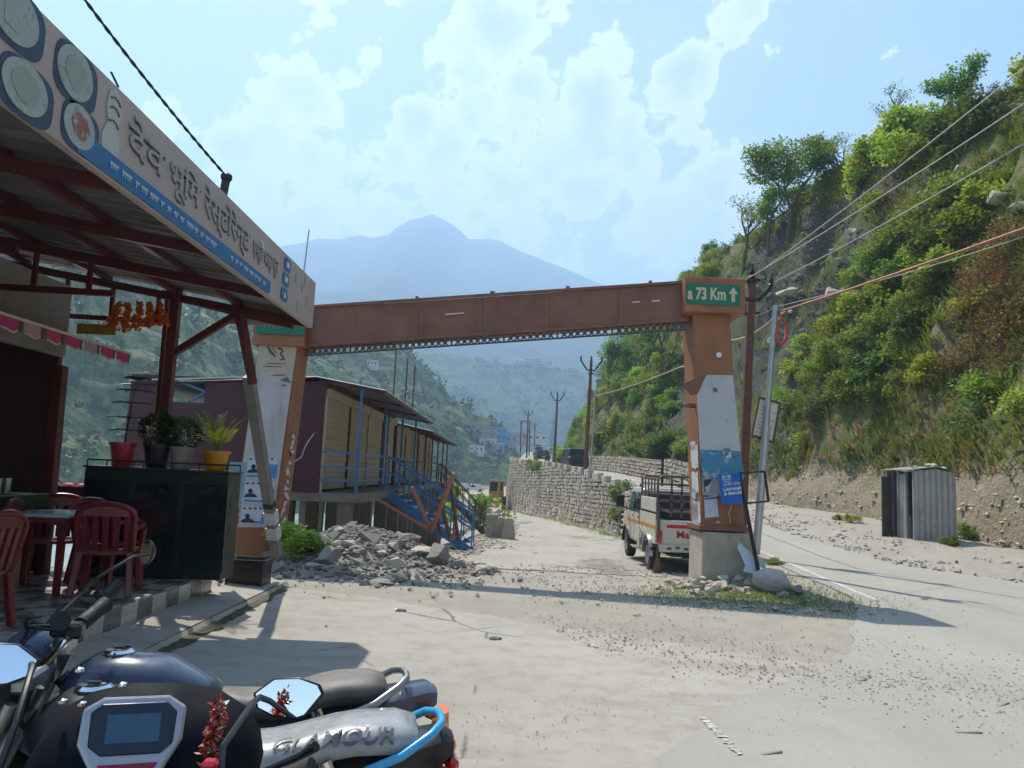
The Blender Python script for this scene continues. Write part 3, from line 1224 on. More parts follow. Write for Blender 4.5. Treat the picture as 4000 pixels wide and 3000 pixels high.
for (x0, y0, x1, y1) in ((1740, 1228, 1900, 1217), (1930, 1214, 1945, 1213), (2470, 1181, 2510, 1178), (2545, 1176, 2580, 1174), (1170, 1234, 1195, 1231)):
    tt = ((x0 + x1) / 2 - 1150) / 1540
    Yb = (YL + .1) + (YR + .02 - YL) * tt - .012
    MB().bar(P(x0, y0, Yb), P(x1, y1, Yb), .012, .022).build('scratch_strip', M_SCR, gate)
# perforated valance under the beam
la, lb_ = bl1 + V((.18, .05, -.045)), br1 + V((-.03, .05, -.045))
lh = .125
L_ = (lb_ - la).length
ux = (lb_ - la).normalized()
uz = V((0, 0, 1))
mv = MB()
mv.bar(la, lb_, .012, .018)
mv.bar(la - uz * lh, lb_ - uz * lh, .012, .03)
n = int(L_ / .115)
for i in range(n):
    o_ = la + ux * (L_ * (i + .5) / n)
    h2 = lh / 2
    cpt = o_ - uz * h2
    w2 = L_ / n / 2
    if i % 8 == 7:
        mv.bar(o_, o_ - uz * lh, .03, .012, up=(0, 1, 0))
        continue
    for sx, sz in ((1, 1), (1, -1), (-1, 1), (-1, -1)):
        mv.bar(cpt + ux * (sx * w2) + uz * (sz * h2), cpt + ux * (sx * w2 * .25) + uz * (sz * h2 * .2), .022, .010, up=(0, 1, 0))
    mv.bar(cpt - ux * w2 * .55, cpt + ux * w2 * .55, .022, .010, up=(0, 1, 0))
    mv.bar(cpt - uz * h2 * .6, cpt + uz * h2 * .6, .020, .010, up=(0, 1, 0))
mv.build('perforated_valance', pm('valance_metal', (.075, .06, .07), .5, .2, 6), gate)

# boards and posters of the right pylon
r_ = random.Random(11)
m = MB()
px_panel(m, [(2758, 1464), (2863, 1466), (2888, 1712), (2893, 1762), (2735, 1756), (2722, 1540)], YR - .02, .016)
wb = m.build('white_board', M_BOARDW, gate)
m = MB()
px_panel(m, [(2735, 1756), (2893, 1752), (2897, 1790), (2738, 1792)], YR - .018, .012)
m.build('peeled_board', M_POST_B, gate)
q = jag([P(x, y, YR - .03) for x, y in ((2734, 1784), (2896, 1778), (2906, 1852), (2914, 1862), (2880, 1885), (2745, 1868))], .012, 6, r_)
MB().prism(q, (0, .008, 0)).build('torn_poster', M_POST_B, gate)
q = jag([P(x, y, YR - .024) for x, y in ((2742, 1866), (2812, 1870), (2818, 1935), (2745, 1932))], .010, 4, r_)
MB().prism(q, (0, .006, 0)).build('torn_poster', flat('greyed_poster', (.36, .39, .36), .7, stain=.3), gate)
m = MB()
px_panel(m, [(2748, 1874), (2785, 1872), (2766, 1900), (2752, 1922)], YR - .032, .006)
m.build('dark_leaflet', flat('dark_leaflet', (.07, .05, .06), .6), gate)
m = MB()
px_panel(m, [(2784, 1874), (2766, 1925), (2752, 1905), (2770, 1895)], YR - .036, .004)
m.build('white_leaflet', flat('pale_leaflet', (.48, .50, .62), .6), gate)
m = MB()
px_panel(m, [(2750, 1944), (2800, 1934), (2808, 2018), (2754, 2024)], YR - .034, .005)
nt_ = m.build('notice', M_PAPER, gate)
m = MB()
for i in range(6):
    px_panel(m, [(2754 + i * 8, 1946 - i), (2760 + i * 8, 1945 - i), (2760 + i * 8, 1952 - i), (2754 + i * 8, 1953 - i)], YR - .039, .003)
m.build('printed_mark', M_INK, nt_)
m = MB()
m.tube([P(x, y, YR - .05) for x, y in ((2848, 1945), (2858, 1950), (2856, 1980), (2846, 2005), (2852, 2030), (2853, 2045))], .018, 6, flat=.4)
m.build('paper_ribbon', flat('pale_ribbon', (.50, .48, .42)), gate)
for k in range(22):
    x0_, y0_ = r_.uniform(2738, 2880), r_.choice([r_.uniform(1750, 1800), r_.uniform(1840, 2050), r_.uniform(1470, 1780)])
    if y0_ < 1750 and r_.random() < .7:
        continue
    w_, h_ = r_.uniform(6, 22), r_.uniform(4, 18)
    q = jag([P(x, y, YR - .040) for x, y in ((x0_, y0_), (x0_ + w_, y0_ + r_.uniform(-4, 4)), (x0_ + w_ + r_.uniform(-5, 5), y0_ + h_), (x0_ + r_.uniform(-5, 5), y0_ + h_))], .006, 3, r_)
    MB().prism(q, (0, .006, 0)).build('paper_scrap', r_.choice([M_POST_W, M_POST_B, M_RUST]), gate)
# inner (left) face: torn papers
xl_b, xl_t = rb.x - .34, rt.x - .30


def inner(zf, yf, dz, dy, mat, name, seed):
    z0 = rb.z + (rt.z - rb.z) * zf
    x0 = xl_b + (xl_t - xl_b) * zf
    k = (xl_t - xl_b) / (rt.z - rb.z)
    rr = random.Random(seed)
    pts = []
    for (a, b) in ((0, 0), (1, 0), (1, 1), (0, 1)):
        pts.append((a * dy, b * dz))
    out = []
    for (a, b), (c, d) in zip(pts, pts[1:] + pts[:1]):
        for i in range(5):
            yy = a + (c - a) * i / 5 + (rr.uniform(-.03, .03) if i else 0)
            zz = b + (d - b) * i / 5 + (rr.uniform(-.03, .03) if i else 0)
            out.append(V((x0 + k * zz - .006, YR + yf + yy, z0 + zz)))
    MB().prism(out, (-.006, 0, 0)).build(name, mat, gate)


inner(.27, .05, .38, .46, M_POST_W, 'torn_paper', 1)
inner(.16, .10, .34, .42, M_POST_W, 'torn_paper', 2)
inner(.13, .30, .16, .26, flat('faded_blue_notice', (.34, .50, .62), .7), 'torn_paper', 3)
inner(.03, .04, .30, .55, M_POST_W, 'torn_paper', 4)
inner(.005, .18, .42, .40, M_PAPER, 'notice', 5)
inner(.35, .20, .15, .30, M_POST_W, 'torn_paper', 6)
# torn edge of cladding
q = jag([P(x, y, YR - .022) for x, y in ((2668, 1500), (2745, 1466), (2762, 1462), (2725, 1540), (2700, 1545))], .012, 3, r_)
MB().prism(q, (0, .01, 0)).build('bent_cladding', M_RUST, gate)
MB().rock(P(2695, 1585, YR + .1), (.10, .3, .12), 3, 2).build('bent_flap', M_RUST, gate, smooth=True)
MB().lathe([(.045, 0), (.045, .006)], P(2808, 1386, YR - .012), 12, Matrix.Rotation(math.pi / 2, 3, 'X')).build('paint_dab', M_WHITE, gate)
# white paper scraps on the inner face of the left pylon
for k in range(16):
    zf = .02 + .55 * k / 16 + r_.uniform(0, .03)
    c = lb2.lerp(lt, .16 + zf * .8)
    hw = .39 + (.35 - .39) * zf
    q = [V((c.x + hw + .006, YL + .1 + r_.uniform(0, .35) + a, c.z + b)) for a, b in ((0, 0), (r_.uniform(.08, .22), r_.uniform(-.03, .03)), (r_.uniform(.05, .2), r_.uniform(.06, .16)), (0, r_.uniform(.05, .14)))]
    MB().prism(q, (.006, 0, 0)).build('paper_scrap', M_POST_W, gate)

# ================================================================== fallen blue temple sign on its frame
fs = thing('tourist_sign', 'blue temple direction sign on a black frame leaning against the right pylon', 'sign', tuple(P(2965, 2245, 11.9)))
Ys = lambda x, y: 12.10 - (y - 1850) / 400 * .18
m = MB()
px_panel(m, [(2806, 1855), (2888, 1846), (2914, 1965), (2821, 1972)], Ys, .02)
pan = m.build('sign_panel', M_BLUE, fs)
m = MB()
o0, ox, oy = P(2806, 1855, Ys(0, 1855)), P(2888, 1846, Ys(0, 1846)), P(2821, 1972, Ys(0, 1972))
xa = (ox - o0).normalized()
ya = (o0 - oy).normalized()
W_ = (ox - o0).length
H_ = (o0 - oy).length


def on_sign(u, v, d=.006):
    return o0 + xa * (u * W_) - ya * (v * H_) + xa.cross(ya) * d


m.quad(on_sign(.16, .20), on_sign(.56, .20), on_sign(.56, .05), on_sign(.16, .05))
for k in range(4):
    m.quad(on_sign(.20 + k * .09, .27), on_sign(.26 + k * .09, .27), on_sign(.26 + k * .09, .24), on_sign(.20 + k * .09, .24))
m.build('emblem_box', M_WHITE, pan)
m = MB()
for k in range(4):
    h = (.10, .14, .12, .08)[k]
    m.quad(on_sign(.20 + k * .09, .19, .009), on_sign(.265 + k * .09, .19, .009), on_sign(.265 + k * .09, .19 - h, .009), on_sign(.20 + k * .09, .19 - h, .009))
m.build('emblem', M_BLUE, pan)
m = MB()
put_text(m, 'प्राचीन मिन्द', .062, on_sign(.56, .36), xa, ya, width=.27)
put_text(m, 'LAKHAM', .062, on_sign(.56, .52), xa, ya, offset=.002, width=.28)
put_text(m, '& IMAGE', .062, on_sign(.57, .66), xa, ya, offset=.002, width=.28)
m.build('sign_lettering', M_WHITE, pan)
m = MB()
cs = [P(2890, 1848, 12.12), P(2987, 1842, 12.12), P(3002, 1958, 12.02), P(2910, 1966, 12.02)]
for a, b in zip(cs, cs[1:] + cs[:1]):
    m.bar(a, b, .028, .028)
m.build('frame', M_BLACKM, fs)
MB().bar(P(2910, 1962, 12.02), P(2966, 2248, 11.9), .05, .05).build('post', M_BLACKM, fs)

m = MB()
px_panel(m, [(2888, 2118), (2900, 2130), (2936, 2162), (2950, 2200), (2962, 2245), (2925, 2236), (2903, 2232), (2912, 2210), (2896, 2170), (2880, 2140)], lambda x, y: 12.15 - (y - 2118) / 130 * .25, .012)
px_panel(m, [(2965, 2176), (2992, 2196), (2990, 2222), (2962, 2214)], 12.05, .012)
m.build('broken_panel', flat('broken_white_sheet', (.55, .60, .64), .5, stain=.2), label='torn white sheet leaning on the cement footing beside black post', cat='sheet')

# ================================================================== poles beside the gate
def v_arm(mb, top, s, arm=.62, rise=.5):
    for sgn in (-1, 1):
        a = top + V((0, 0, -1.0 * s))
        b = a + V((sgn * arm * .25 * s, 0, -.02 * s))
        c = a + V((sgn * arm * s, 0, rise * s))
        mb.tube([a, b, c], .045 * s, 6)
    return [top + V((sgn * arm * s, 0, (-1.0 + rise) * s)) for sgn in (-1, 1)]


def insulator(p, s):
    return MB().lathe([(.02 * s, 0), (.06 * s, .04 * s), (.03 * s, .09 * s), (.055 * s, .13 * s), (.025 * s, .2 * s), (.015 * s, .26 * s)], p, 8)


gp = thing('utility_pole', 'brown steel utility pole rising right behind the orange pylon', 'pole', tuple(P(2893, 2150, 14.8)))
top = P(2937, 1092, 14.8)
bot = P(2893, 2150, 14.8)
MB().bar(bot, top, .17, .15, w1=.13, h1=.12).build('pole', M_POLE, gp, bevel=.01)
m = MB()
a = P(2934, 1170, 14.75)
m.tube([a, P(2962, 1172, 14.75), P(3012, 1122, 14.75)], .045, 6)
m.tube([a, P(2908, 1168, 14.75), P(2880, 1120, 14.75)], .045, 6)
m.build('cross_arm', M_BLACKM, gp)
m = MB()
m.box(P(2938, 1098, 14.8), (.26, .2, .06))
m.build('clamp', M_BLACKM, gp)
MB().bar(P(2905, 1228, 14.8), P(2968, 1222, 14.8), .05, .05).build('clamp', M_BLACKM, gp)
insulator(P(2938, 1094, 14.8), 1.2).build('insulator', M_BLACKM, gp, smooth=True)
insulator(P(3012, 1122, 14.75), 1.0).build('insulator', M_BLACKM, gp, smooth=True)


def cable(name, pts, r, mat, label, cat='cable', sag=0.0, n=14, group=None):
    pts = [V(p) for p in pts]
    out = []
    for a, b in zip(pts, pts[1:]):
        for i in range(n):
            t_ = i / n
            q = a.lerp(b, t_)
            q.z -= sag * 4 * t_ * (1 - t_)
            out.append(q)
    out.append(pts[-1])
    return MB().tube(out, r, 5).build(name, mat, label=label, cat=cat, group=group, smooth='all')


ends = [((2938, 1084), (4000, 266), 'topmost'), ((2880, 1112), (4000, 405), 'middle'), ((3013, 1108), (4000, 561), 'lowest')]
for (a, b, wd) in ends:
    p0, p1 = P(*a, 14.8), P(*b, 10.6)
    p2 = p0 + (p1 - p0) * 1.5
    cable('overhead_wire', [p0, p1, p2], .011, M_WIRE, f'{wd} of three pale overhead wires climbing from the brown gate pole', 'wire', .05)
lp = thing('leaning_pole', 'slim grey leaning pole carrying a white notice board', 'pole', tuple(G(2955, 2160, -.05)))
pb, pt = P(2953, 2165, 16.4), P(3031, 1193, 16.4)
pmid = pb.lerp(pt, .5)
MB().tube([pb, pmid], .085, 10).build('lower_tube', M_GALV, lp, smooth=True)
MB().tube([pmid, pt], .062, 10).build('upper_tube', M_GALV, lp, smooth=True)
nb = thing('notice_board', 'tilted white notice board in a thin brown frame on the grey pole', 'notice board', tuple(P(2935, 1705, 16.5)))
q = [(2966, 1553), (3046, 1575), (3020, 1728), (2936, 1701)]
m = MB()
px_panel(m, q, 16.5, .02)
bd = m.build('panel', flat('cream_notice', (.74, .69, .60), .6, stain=.1), nb)
m = MB()
for a, b in zip(q, q[1:] + q[:1]):
    m.bar(P(*a, 16.49), P(*b, 16.49), .035, .05)
m.build('frame', M_POLE, nb)
m = MB()
for i in range(9):
    y = 1585 + i * 14
    px_panel(m, [(2972 - i * 3, y), (3000 - i * 3, y + 8), (3000 - i * 3, y + 11), (2972 - i * 3, y + 3)], 16.485, .003)
    if i % 2:
        px_panel(m, [(3016 - i * 3, y + 12), (3034 - i * 3, y + 17), (3034 - i * 3, y + 20), (3016 - i * 3, y + 15)], 16.485, .003)
m.build('faint_text', flat('faded_ink', (.42, .34, .30)), bd)['kind'] = 'stuff'
hc = MB()
ring = []
for i in range(23):
    a = 2 * math.pi * i / 20
    ring.append(P(3052 + 20 * math.cos(a), 1293 + 50 * math.sin(a), 16.35 - .1 * math.sin(a)))
hc.tube(ring, .035, 8)
hc.build('hose_coil', flat('orange_hose', (.50, .09, .05), .45), label='orange hose coil hanging from the slim grey pole', cat='hose', smooth=True)

# ================================================================== tin shed by the hill
M_TIN = pm('grey_corrugated_tin', (.34, .36, .355), .45, .12, 3, metal=.35, dust=.5, stain=.5, staincol=(.20, .15, .11))
X0, X1, Y0, Y1 = 11.0, 12.12, 20.9, 22.4
zs = H(11.6, 21.5) - .05
sh = thing('tin_shed', 'small grey corrugated tin booth beside the road at the hill foot', 'shed', ((X0 + X1) / 2, (Y0 + Y1) / 2, zs))


def corr(mb, a, b, z0, z1, n, amp, nrm, ztop=None):
    a, b, nrm = V(a), V(b), V(nrm)
    pts = []
    for i in range(n * 4 + 1):
        t_ = i / (n * 4)
        w_ = (0, 1, 1, 0)[i % 4]
        p = a.lerp(b, t_) + nrm * (amp * w_)
        pts.append((p, z1 if ztop is None else ztop(t_)))
    vs = []
    for p, zt in pts:
        vs += [V((p.x, p.y, z0)), V((p.x, p.y, zt))]
    fs = [(2 * i, 2 * i + 2, 2 * i + 3, 2 * i + 1) for i in range(len(pts) - 1)]
    mb.add(vs, fs)


tz = zs + 1.92
m = MB()
corr(m, (X0, Y0, 0), (X1, Y0, 0), zs, tz, 7, .012, (0, -1, 0), ztop=lambda t_: tz - .02 + .10 * (1 - abs(2 * t_ - 1)))
m.build('front_wall', M_TIN, sh)
m = MB()
corr(m, (X1, Y0, 0), (X1, Y1, 0), zs, tz, 9, .012, (1, 0, 0))
m.build('side_wall', M_TIN, sh)
m = MB()
corr(m, (X1, Y1, 0), (X0, Y1, 0), zs, tz, 7, .012, (0, 1, 0))
m.build('back_wall', M_TIN, sh)
for y in (Y0 + .02, Y0 + .42, Y0 + .84, Y1 - .02):
    MB().box((X0 - .01, y, zs + .95), (.06, .06, 1.9)).build('door_post', M_TIN, sh)
m = MB()
corr(m, (X0 - .005, Y0 + .45, 0), (X0 - .005, Y0 + .82, 0), zs, tz - .1, 3, .015, (-1, 0, 0))
m.build('side_wall', M_TIN, sh)
MB().box((X0 - .17, Y1 - .3, zs + .9), (.35, .03, 1.7), rotz(.3)).build('door', pm('weathered_dark_door', (.10, .085, .08), .7, .2, 4), sh)
MB().box((X0 + .3, Y0 + .75, zs + .9), (.02, 1.4, 1.75)).build('shade_backing', pm('shed_interior_shade', (.08, .085, .09), .8, .2, 4), sh)  # dark sheet stands in for the shade inside the door openings
m = MB()
xm = (X0 + X1) / 2
for sg_ in (-1, 1):
    xe = X0 - .14 if sg_ < 0 else X1 + .08
    m.add([V((xm, Y0 - .07, tz + .12)), V((xe, Y0 - .07, tz + .01)), V((xe, Y1 + .08, tz + .01)), V((xm, Y1 + .08, tz + .12)),
           V((xm, Y0 - .07, tz + .14)), V((xe, Y0 - .07, tz + .03)), V((xe, Y1 + .08, tz + .03)), V((xm, Y1 + .08, tz + .14))],
          [(0, 1, 2, 3), (7, 6, 5, 4), (0, 4, 5, 1), (1, 5, 6, 2), (2, 6, 7, 3)])
m.build('roof', M_TIN, sh)
for i, (x, y, s_) in enumerate(((11.5, 21.1, .2), (11.75, 21.3, .26), (11.95, 21.15, .16), (11.3, 21.5, .18), (11.15, 21.15, .13), (11.85, 21.7, .22))):
    zr = tz + .14 - abs(x - xm) / (X1 - xm) * .11
    MB().rock((x, y, zr + s_ * .22), (s_ * 1.3, s_, s_ * .62), 40 + i, 2).build('stone', M_STONE, label='rough stone weighing down the roof of the tin booth', cat='stone', group='stones on the shed roof', smooth=True)

# ================================================================== roadside restaurant on the left
M_FASC = pm('pinkish_fascia_sheet', (.44, .37, .345), .5, .07, 1.2, dust=.1, stain=.22, staincol=(.42, .33, .29))
M_BAND = flat('fascia_blue', (.025, .15, .36), .45, stain=.12)
M_LET = flat('raised_letter_grey', (.36, .35, .34), .5)
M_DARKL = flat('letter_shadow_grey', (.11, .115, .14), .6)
M_REDST = pm('maroon_steel', (.095, .014, .018), .42, .2, 5, coat=.2, dust=.12)
M_TINROOF = pm('roof_sheet_underside', (.22, .20, .20), .5, .2, 2, metal=.3, stain=.3)
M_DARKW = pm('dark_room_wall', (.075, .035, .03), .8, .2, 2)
M_GREYW = pm('grey_painted_wall', (.34, .33, .31), .8, .12, 2, stain=.25, staincol=(.22, .20, .18))
FX, FZ0, FZ1, FY0, FY1 = -2.43, 3.225, 3.79, 2.3, 9.1

rs = thing('restaurant', 'roadside restaurant with a long lettered fascia and open tiled patio', 'restaurant', (-5.5, 6, 0))
fas = MB().box((FX - .03, (FY0 + FY1) / 2, (FZ0 + FZ1) / 2), (.06, FY1 - FY0, FZ1 - FZ0)).build('fascia', M_FASC, rs, bevel=.006)
MB().box((FX - .5, FY1 + .012, (FZ0 + FZ1) / 2), (1.0, .02, FZ1 - FZ0 - .02)).build('fascia_return', M_FASC, rs)
m = MB()
b0, b1 = FZ0 + .012, FZ0 + .145
m.prism([V((FX + .004, y, z)) for y, z in ((4.02, b0), (7.36, b0), (7.42, b0 + .03), (7.42, b1), (4.10, b1), (4.02, b1 - .03))], (.006, 0, 0))
bnd = m.build('blue_band', M_BAND, fas)
# illegible pale print on the band: a few small strokes
m = MB()
r_ = random.Random(5)
y = 4.35
while y < 7.2:
    w_ = r_.uniform(.04, .13)
    if not (5.95 < y < 6.3):
        m.box((FX + .013, y + w_ / 2, (b0 + b1) / 2 + .012), (.004, w_, .016))
        for k in range(int(w_ / .028)):
            m.box((FX + .0135, y + .014 + k * .028, (b0 + b1) / 2 - .006), (.004, .009, .03), Matrix.Rotation(r_.uniform(-.5, .5), 3, 'X'))
    y += w_ + r_.uniform(.02, .05)
ob = m.build('band_print', flat('pale_band_print', (.40, .52, .66), .6), bnd)
ob['kind'] = 'stuff'
# raised Devanagari lettering
words = [('देव', 4.52, 5.02, .20), ('भूिम', 5.10, 5.62, .20), ('रेस्टोरेन्ट', 5.72, 6.75, .20), ('एण्ड', 6.85, 7.12, .15), ('फास्ट', 7.17, 7.42, .15), ('फूड', 7.46, 7.62, .15)]
for body, ya_, yb_, sz in words:
    zc = FZ0 + .335
    m, md = MB(), MB()
    put_text(md, body, sz * 1.25, (FX, (ya_ + yb_) / 2 + .012, zc - .012), (0, 1, 0), (0, 0, 1), depth=.001, offset=.004, lift=.002, width=yb_ - ya_)  # dark shifted copy paints the shadow along the letter edges
    put_text(m, body, sz * 1.25, (FX, (ya_ + yb_) / 2, zc), (0, 1, 0), (0, 0, 1), depth=.004, offset=.001, lift=.006, width=yb_ - ya_)
    md.build('letter_edge_shadow', M_DARKL, fas)['kind'] = 'stuff'
    m.build('lettering', M_LET, fas)['kind'] = 'stuff'
# three blue app-style icons
for k in range(3):
    zc = FZ0 + .455 - k * .165
    pts = []
    for i in range(20):
        a = 2 * math.pi * i / 20
        cx, sx = math.cos(a), math.sin(a)
        pts.append(V((FX + .003, 7.93 - .02 * k + .115 * math.copysign(abs(cx) ** .45, cx), zc + .068 * math.copysign(abs(sx) ** .45, sx))))
    m = MB()
    m.prism(pts, (.006, 0, 0))
    ic = m.build('icon', M_BAND, fas)
    m = MB()
    m.prism([V((FX + .0105, 7.93 - .02 * k + a, zc + b)) for a, b in (((-.05, -.03), (.05, -.03), (.05, .015), (.0, .035), (-.05, .015)), ((-.05, -.03), (.05, -.02), (.05, .03), (-.05, .03)), ((-.03, -.03), (.04, -.03), (.045, .0), (0, .035), (-.02, 0)))[k]], (.004, 0, 0))
    m.build('icon_mark', flat('icon_white', (.62, .63, .66)), ic)
m = MB()
for (yy, zz) in ((8.3, .40), (8.55, .36), (8.78, .25), (8.42, .12), (8.65, .46)):
    m.box((FX + .004, yy, FZ0 + zz), (.004, .06, .11))
q_ = m.build('faded_print', flat('faded_grey_print', (.36, .37, .37), .6), fas)
q_['kind'] = 'stuff'
# printed food plates at the near end
M_PLATE = poster_mat('printed_plate', (.40, .45, .44), (.30, .34, .33), .55, 9)
M_PLATED = flat('plate_dark_surround', (.04, .075, .13), .5)
M_FOOD = poster_mat('printed_food', (.30, .13, .09), (.42, .47, .46), .52, 16)
for i, (py, pz, ra, rb2, food) in enumerate(((3.42, .43, .20, .15, 0), (3.93, .41, .19, .155, 1), (3.55, .13, .20, .14, 1), (4.02, .15, .17, .13, 2), (3.08, .40, .17, .14, 0), (3.15, .14, .17, .13, 2))):
    m = MB()
    pts = []
    for k in range(28):
        a = 2 * math.pi * k / 28
        pts.append(V((FX + .002, py + .02 + ra * 1.07 * math.copysign(abs(math.cos(a)) ** .6, math.cos(a)), FZ0 + pz - .012 + rb2 * 1.0 * math.copysign(abs(math.sin(a)) ** .6, math.sin(a)))))
    m.prism(pts, (.004, 0, 0))
    pl = m.build('plate_picture', M_PLATED, fas)
    m = MB()
    m.prism([V((FX + .007, py + ra * .88 * math.cos(2 * math.pi * k / 28), FZ0 + pz + rb2 * .9 * math.sin(2 * math.pi * k / 28))) for k in range(28)], (.004, 0, 0))
    m.build('plate', M_PLATE, pl)
    m = MB()
    m.prism([V((FX + .012, py + ra * .5 * math.cos(2 * math.pi * k / 14) * r_.uniform(.8, 1.2), FZ0 + pz + rb2 * .55 * math.sin(2 * math.pi * k / 14) * r_.uniform(.8, 1.2))) for k in range(14)], (.003, 0, 0))
    m.build('food', (M_PLATE, flat('green_food', (.30, .36, .31)), M_FOOD)[food], pl)
# pale bottle-shaped print between plates and lettering
m = MB()
m.prism([V((FX + .003, 4.34 + a, FZ0 + .30 + b)) for a, b in ((-.08, -.20), (0, -.24), (.08, -.2), (.10, -.08), (.06, .02), (.09, .10), (.06, .2), (.0, .235), (-.06, .2), (-.08, .10), (-.05, .02), (-.10, -.08))], (.005, 0, 0))
bt = m.build('printed_shape', flat('pale_print', (.46, .49, .47), .5), fas)
m = MB()
for z_ in (.02, .10, .16):
    m.tube([V((FX + .010, 4.34 + a, FZ0 + .30 + z_ + b)) for a, b in ((-.05, 0), (-.01, .02), (.03, .015), (.06, -.01))], .006, 5)
q_ = m.build('printed_line', M_DARKL, bt)
q_['kind'] = 'stuff'
MB().prism([V((FX + .003, 7.05 + a, FZ1 - .12 + b)) for a, b in ((0, 0), (.16, -.09), (.18, -.085), (.03, .02))], (.004, 0, 0)).build('peeled_strip', M_WHITE, fas)
# roof sheets and steelwork


def roof_z(x):
    return 3.27 + (FX - x) * .155


m = MB()
nx = 60
pts = [(FY0 + (FY1 + .05 - FY0) * i / 140, (0, 1, 1, 0)[i % 4] * .03) for i in range(141)]
vs, fs = [], []
for y, dz in pts:
    for x in (FX - .06, -5.6, -9.2):
        vs.append(V((x, y, roof_z(x) + .10 + dz)))
for i in range(140):
    for k in range(2):
        fs.append((i * 3 + k, i * 3 + k + 1, (i + 1) * 3 + k + 1, (i + 1) * 3 + k))
m.add(vs, fs)
rf = m.build('roof', M_TINROOF, rs)
for x in (-2.55, -3.3, -4.05, -4.9, -5.9, -7.2, -8.6):
    MB().box((x, (FY0 + FY1) / 2, roof_z(x) + .06), (.06, FY1 - FY0 - .02, .06)).build('purlin', M_REDST, rf)
for y in (3.2, 4.6, 6.0, 7.5, 9.0):
    MB().bar((FX - .05, y, roof_z(FX) - .01), (-9.1, y, roof_z(-9.1) - .01), .06, .09).build('rafter', M_REDST, rf)
    MB().bar((-4.0, y, 3.10 + .1), (-9.1, y, 3.28), .05, .06).build('tie_beam', M_REDST, rf)
    for k in range(7):
        x = -4.25 - k * .55
        MB().bar((x, y, 3.22 + .03 * k * .2), (x, y, roof_z(x)), .04, .04).build('web_strut', M_REDST, rf)
for (px0, py0, px1, py1, Y, w_) in ((690, 1160, 632, 1760, 9.0, .105), (655, 1165, 628, 1480, 9.25, .05)):
    a, b = P(px0, py0, Y), P(px1, py1, Y)
    a = a + (a - b).normalized() * .2
    b.z, sl = .27, (a.x - b.x) / (a.z - b.z)
    b.x = a.x - sl * (a.z - .27)
    MB().bar(b, a, w_, w_).build('post', M_REDST, rs, bevel=.006)
for (x, y) in ((-4.05, 3.3), (-8.9, 3.3), (-8.9, 8.9)):
    MB().bar((x, y, .1), (x, y, roof_z(x)), .09, .09).build('post', M_REDST, rs, bevel=.006)
MB().bar(P(660, 1392, 9.0), P(945, 1215, 9.0), .075, .075).build('brace', M_REDST, rs)
MB().bar(P(632, 1148, 9.05), P(1145, 1272, 9.05), .07, .09).build('end_rafter', M_REDST, rs)
MB().bar(P(935, 1215, 9.0), P(988, 1500, 9.25), .10, .09, w1=.06).build('hanger_post', M_REDST, rs)
# room at the back, its awning and counter
MB().box((-5.22, 5.6, 3.12), (.10, 6.4, .82)).build('room_wall', M_GREYW, rs)
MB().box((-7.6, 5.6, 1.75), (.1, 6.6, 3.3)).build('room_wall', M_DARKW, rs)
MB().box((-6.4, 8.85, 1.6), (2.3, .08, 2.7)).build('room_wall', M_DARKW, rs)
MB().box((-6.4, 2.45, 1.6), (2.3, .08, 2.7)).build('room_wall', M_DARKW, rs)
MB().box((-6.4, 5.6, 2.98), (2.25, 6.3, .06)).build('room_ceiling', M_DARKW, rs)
a, b = P(232, 1480, 8.6), P(192, 1900, 8.6)
b2 = b + (b - a) * 1.2
MB().bar((b2.x, b2.y, .27), a + V((0, 0, .15)), .12, .12).build('post', M_REDST, rs, bevel=.006)
AX, AZ = -4.52, 2.80
aw = MB()
aw.add([V((AX, 2.5, AZ)), V((AX, 9.0, AZ)), V((-5.25, 9.0, AZ + .22)), V((-5.25, 2.5, AZ + .22)), V((AX, 2.5, AZ - .02)), V((AX, 9.0, AZ - .02)), V((-5.25, 9.0, AZ + .2)), V((-5.25, 2.5, AZ + .2))],
       [(0, 1, 2, 3), (7, 6, 5, 4), (0, 4, 5, 1), (1, 5, 6, 2)])
awn = aw.build('awning', pm('brown_awning_cloth', (.12, .075, .055), .8, .15, 3), rs)
MB().box((AX + .008, 5.75, AZ), (.02, 6.5, .028)).build('awning_edge', flat('pale_awning_edge', (.66, .58, .55)), awn)
M_PINK = flat('pink_scallop_cloth', (.50, .06, .20), .7)
M_LILAC = flat('faded_pink_cloth', (.46, .30, .40), .7)
for k in range(19):
    y0 = 2.6 + k * .335
    m = MB()
    pts = [V((AX + .02, y0, AZ - .015)), V((AX + .02, y0 + .255, AZ - .015)), V((AX + .024, y0 + .25, AZ - .105)), V((AX + .03, y0 + .17, AZ - .135)), V((AX + .026, y0 + .08, AZ - .115)), V((AX + .024, y0 + .01, AZ - .11))]
    m.prism(pts, (.006, 0, 0))
    sc_ = m.build('scallop', (M_PINK, M_LILAC, M_PINK)[k % 3], awn)
    m = MB()
    m.prism([pts[5] + V((.008, 0, 0)), pts[4] + V((.008, 0, 0)), pts[3] + V((.008, 0, 0)), pts[2] + V((.008, 0, 0)), pts[2] + V((.008, 0, -.016)), pts[3] + V((.008, 0, -.016)), pts[4] + V((.008, 0, -.016)), pts[5] + V((.008, 0, -.016))], (.004, 0, 0))
    m.build('scallop_hem', flat('pale_hem', (.60, .52, .47)), sc_)
    MB().prism([V((AX + .012, y0 + .262, AZ - .015)), V((AX + .012, y0 + .33, AZ - .015)), V((AX + .012, y0 + .32, AZ - .12)), V((AX + .012, y0 + .255, AZ - .12))], (.005, 0, 0)).build('valance_strip', pm('brown_valance', (.13, .085, .065), .8), awn)
p0, p1 = P(305, 1268, 8.9), P(450, 1305, 8.9)
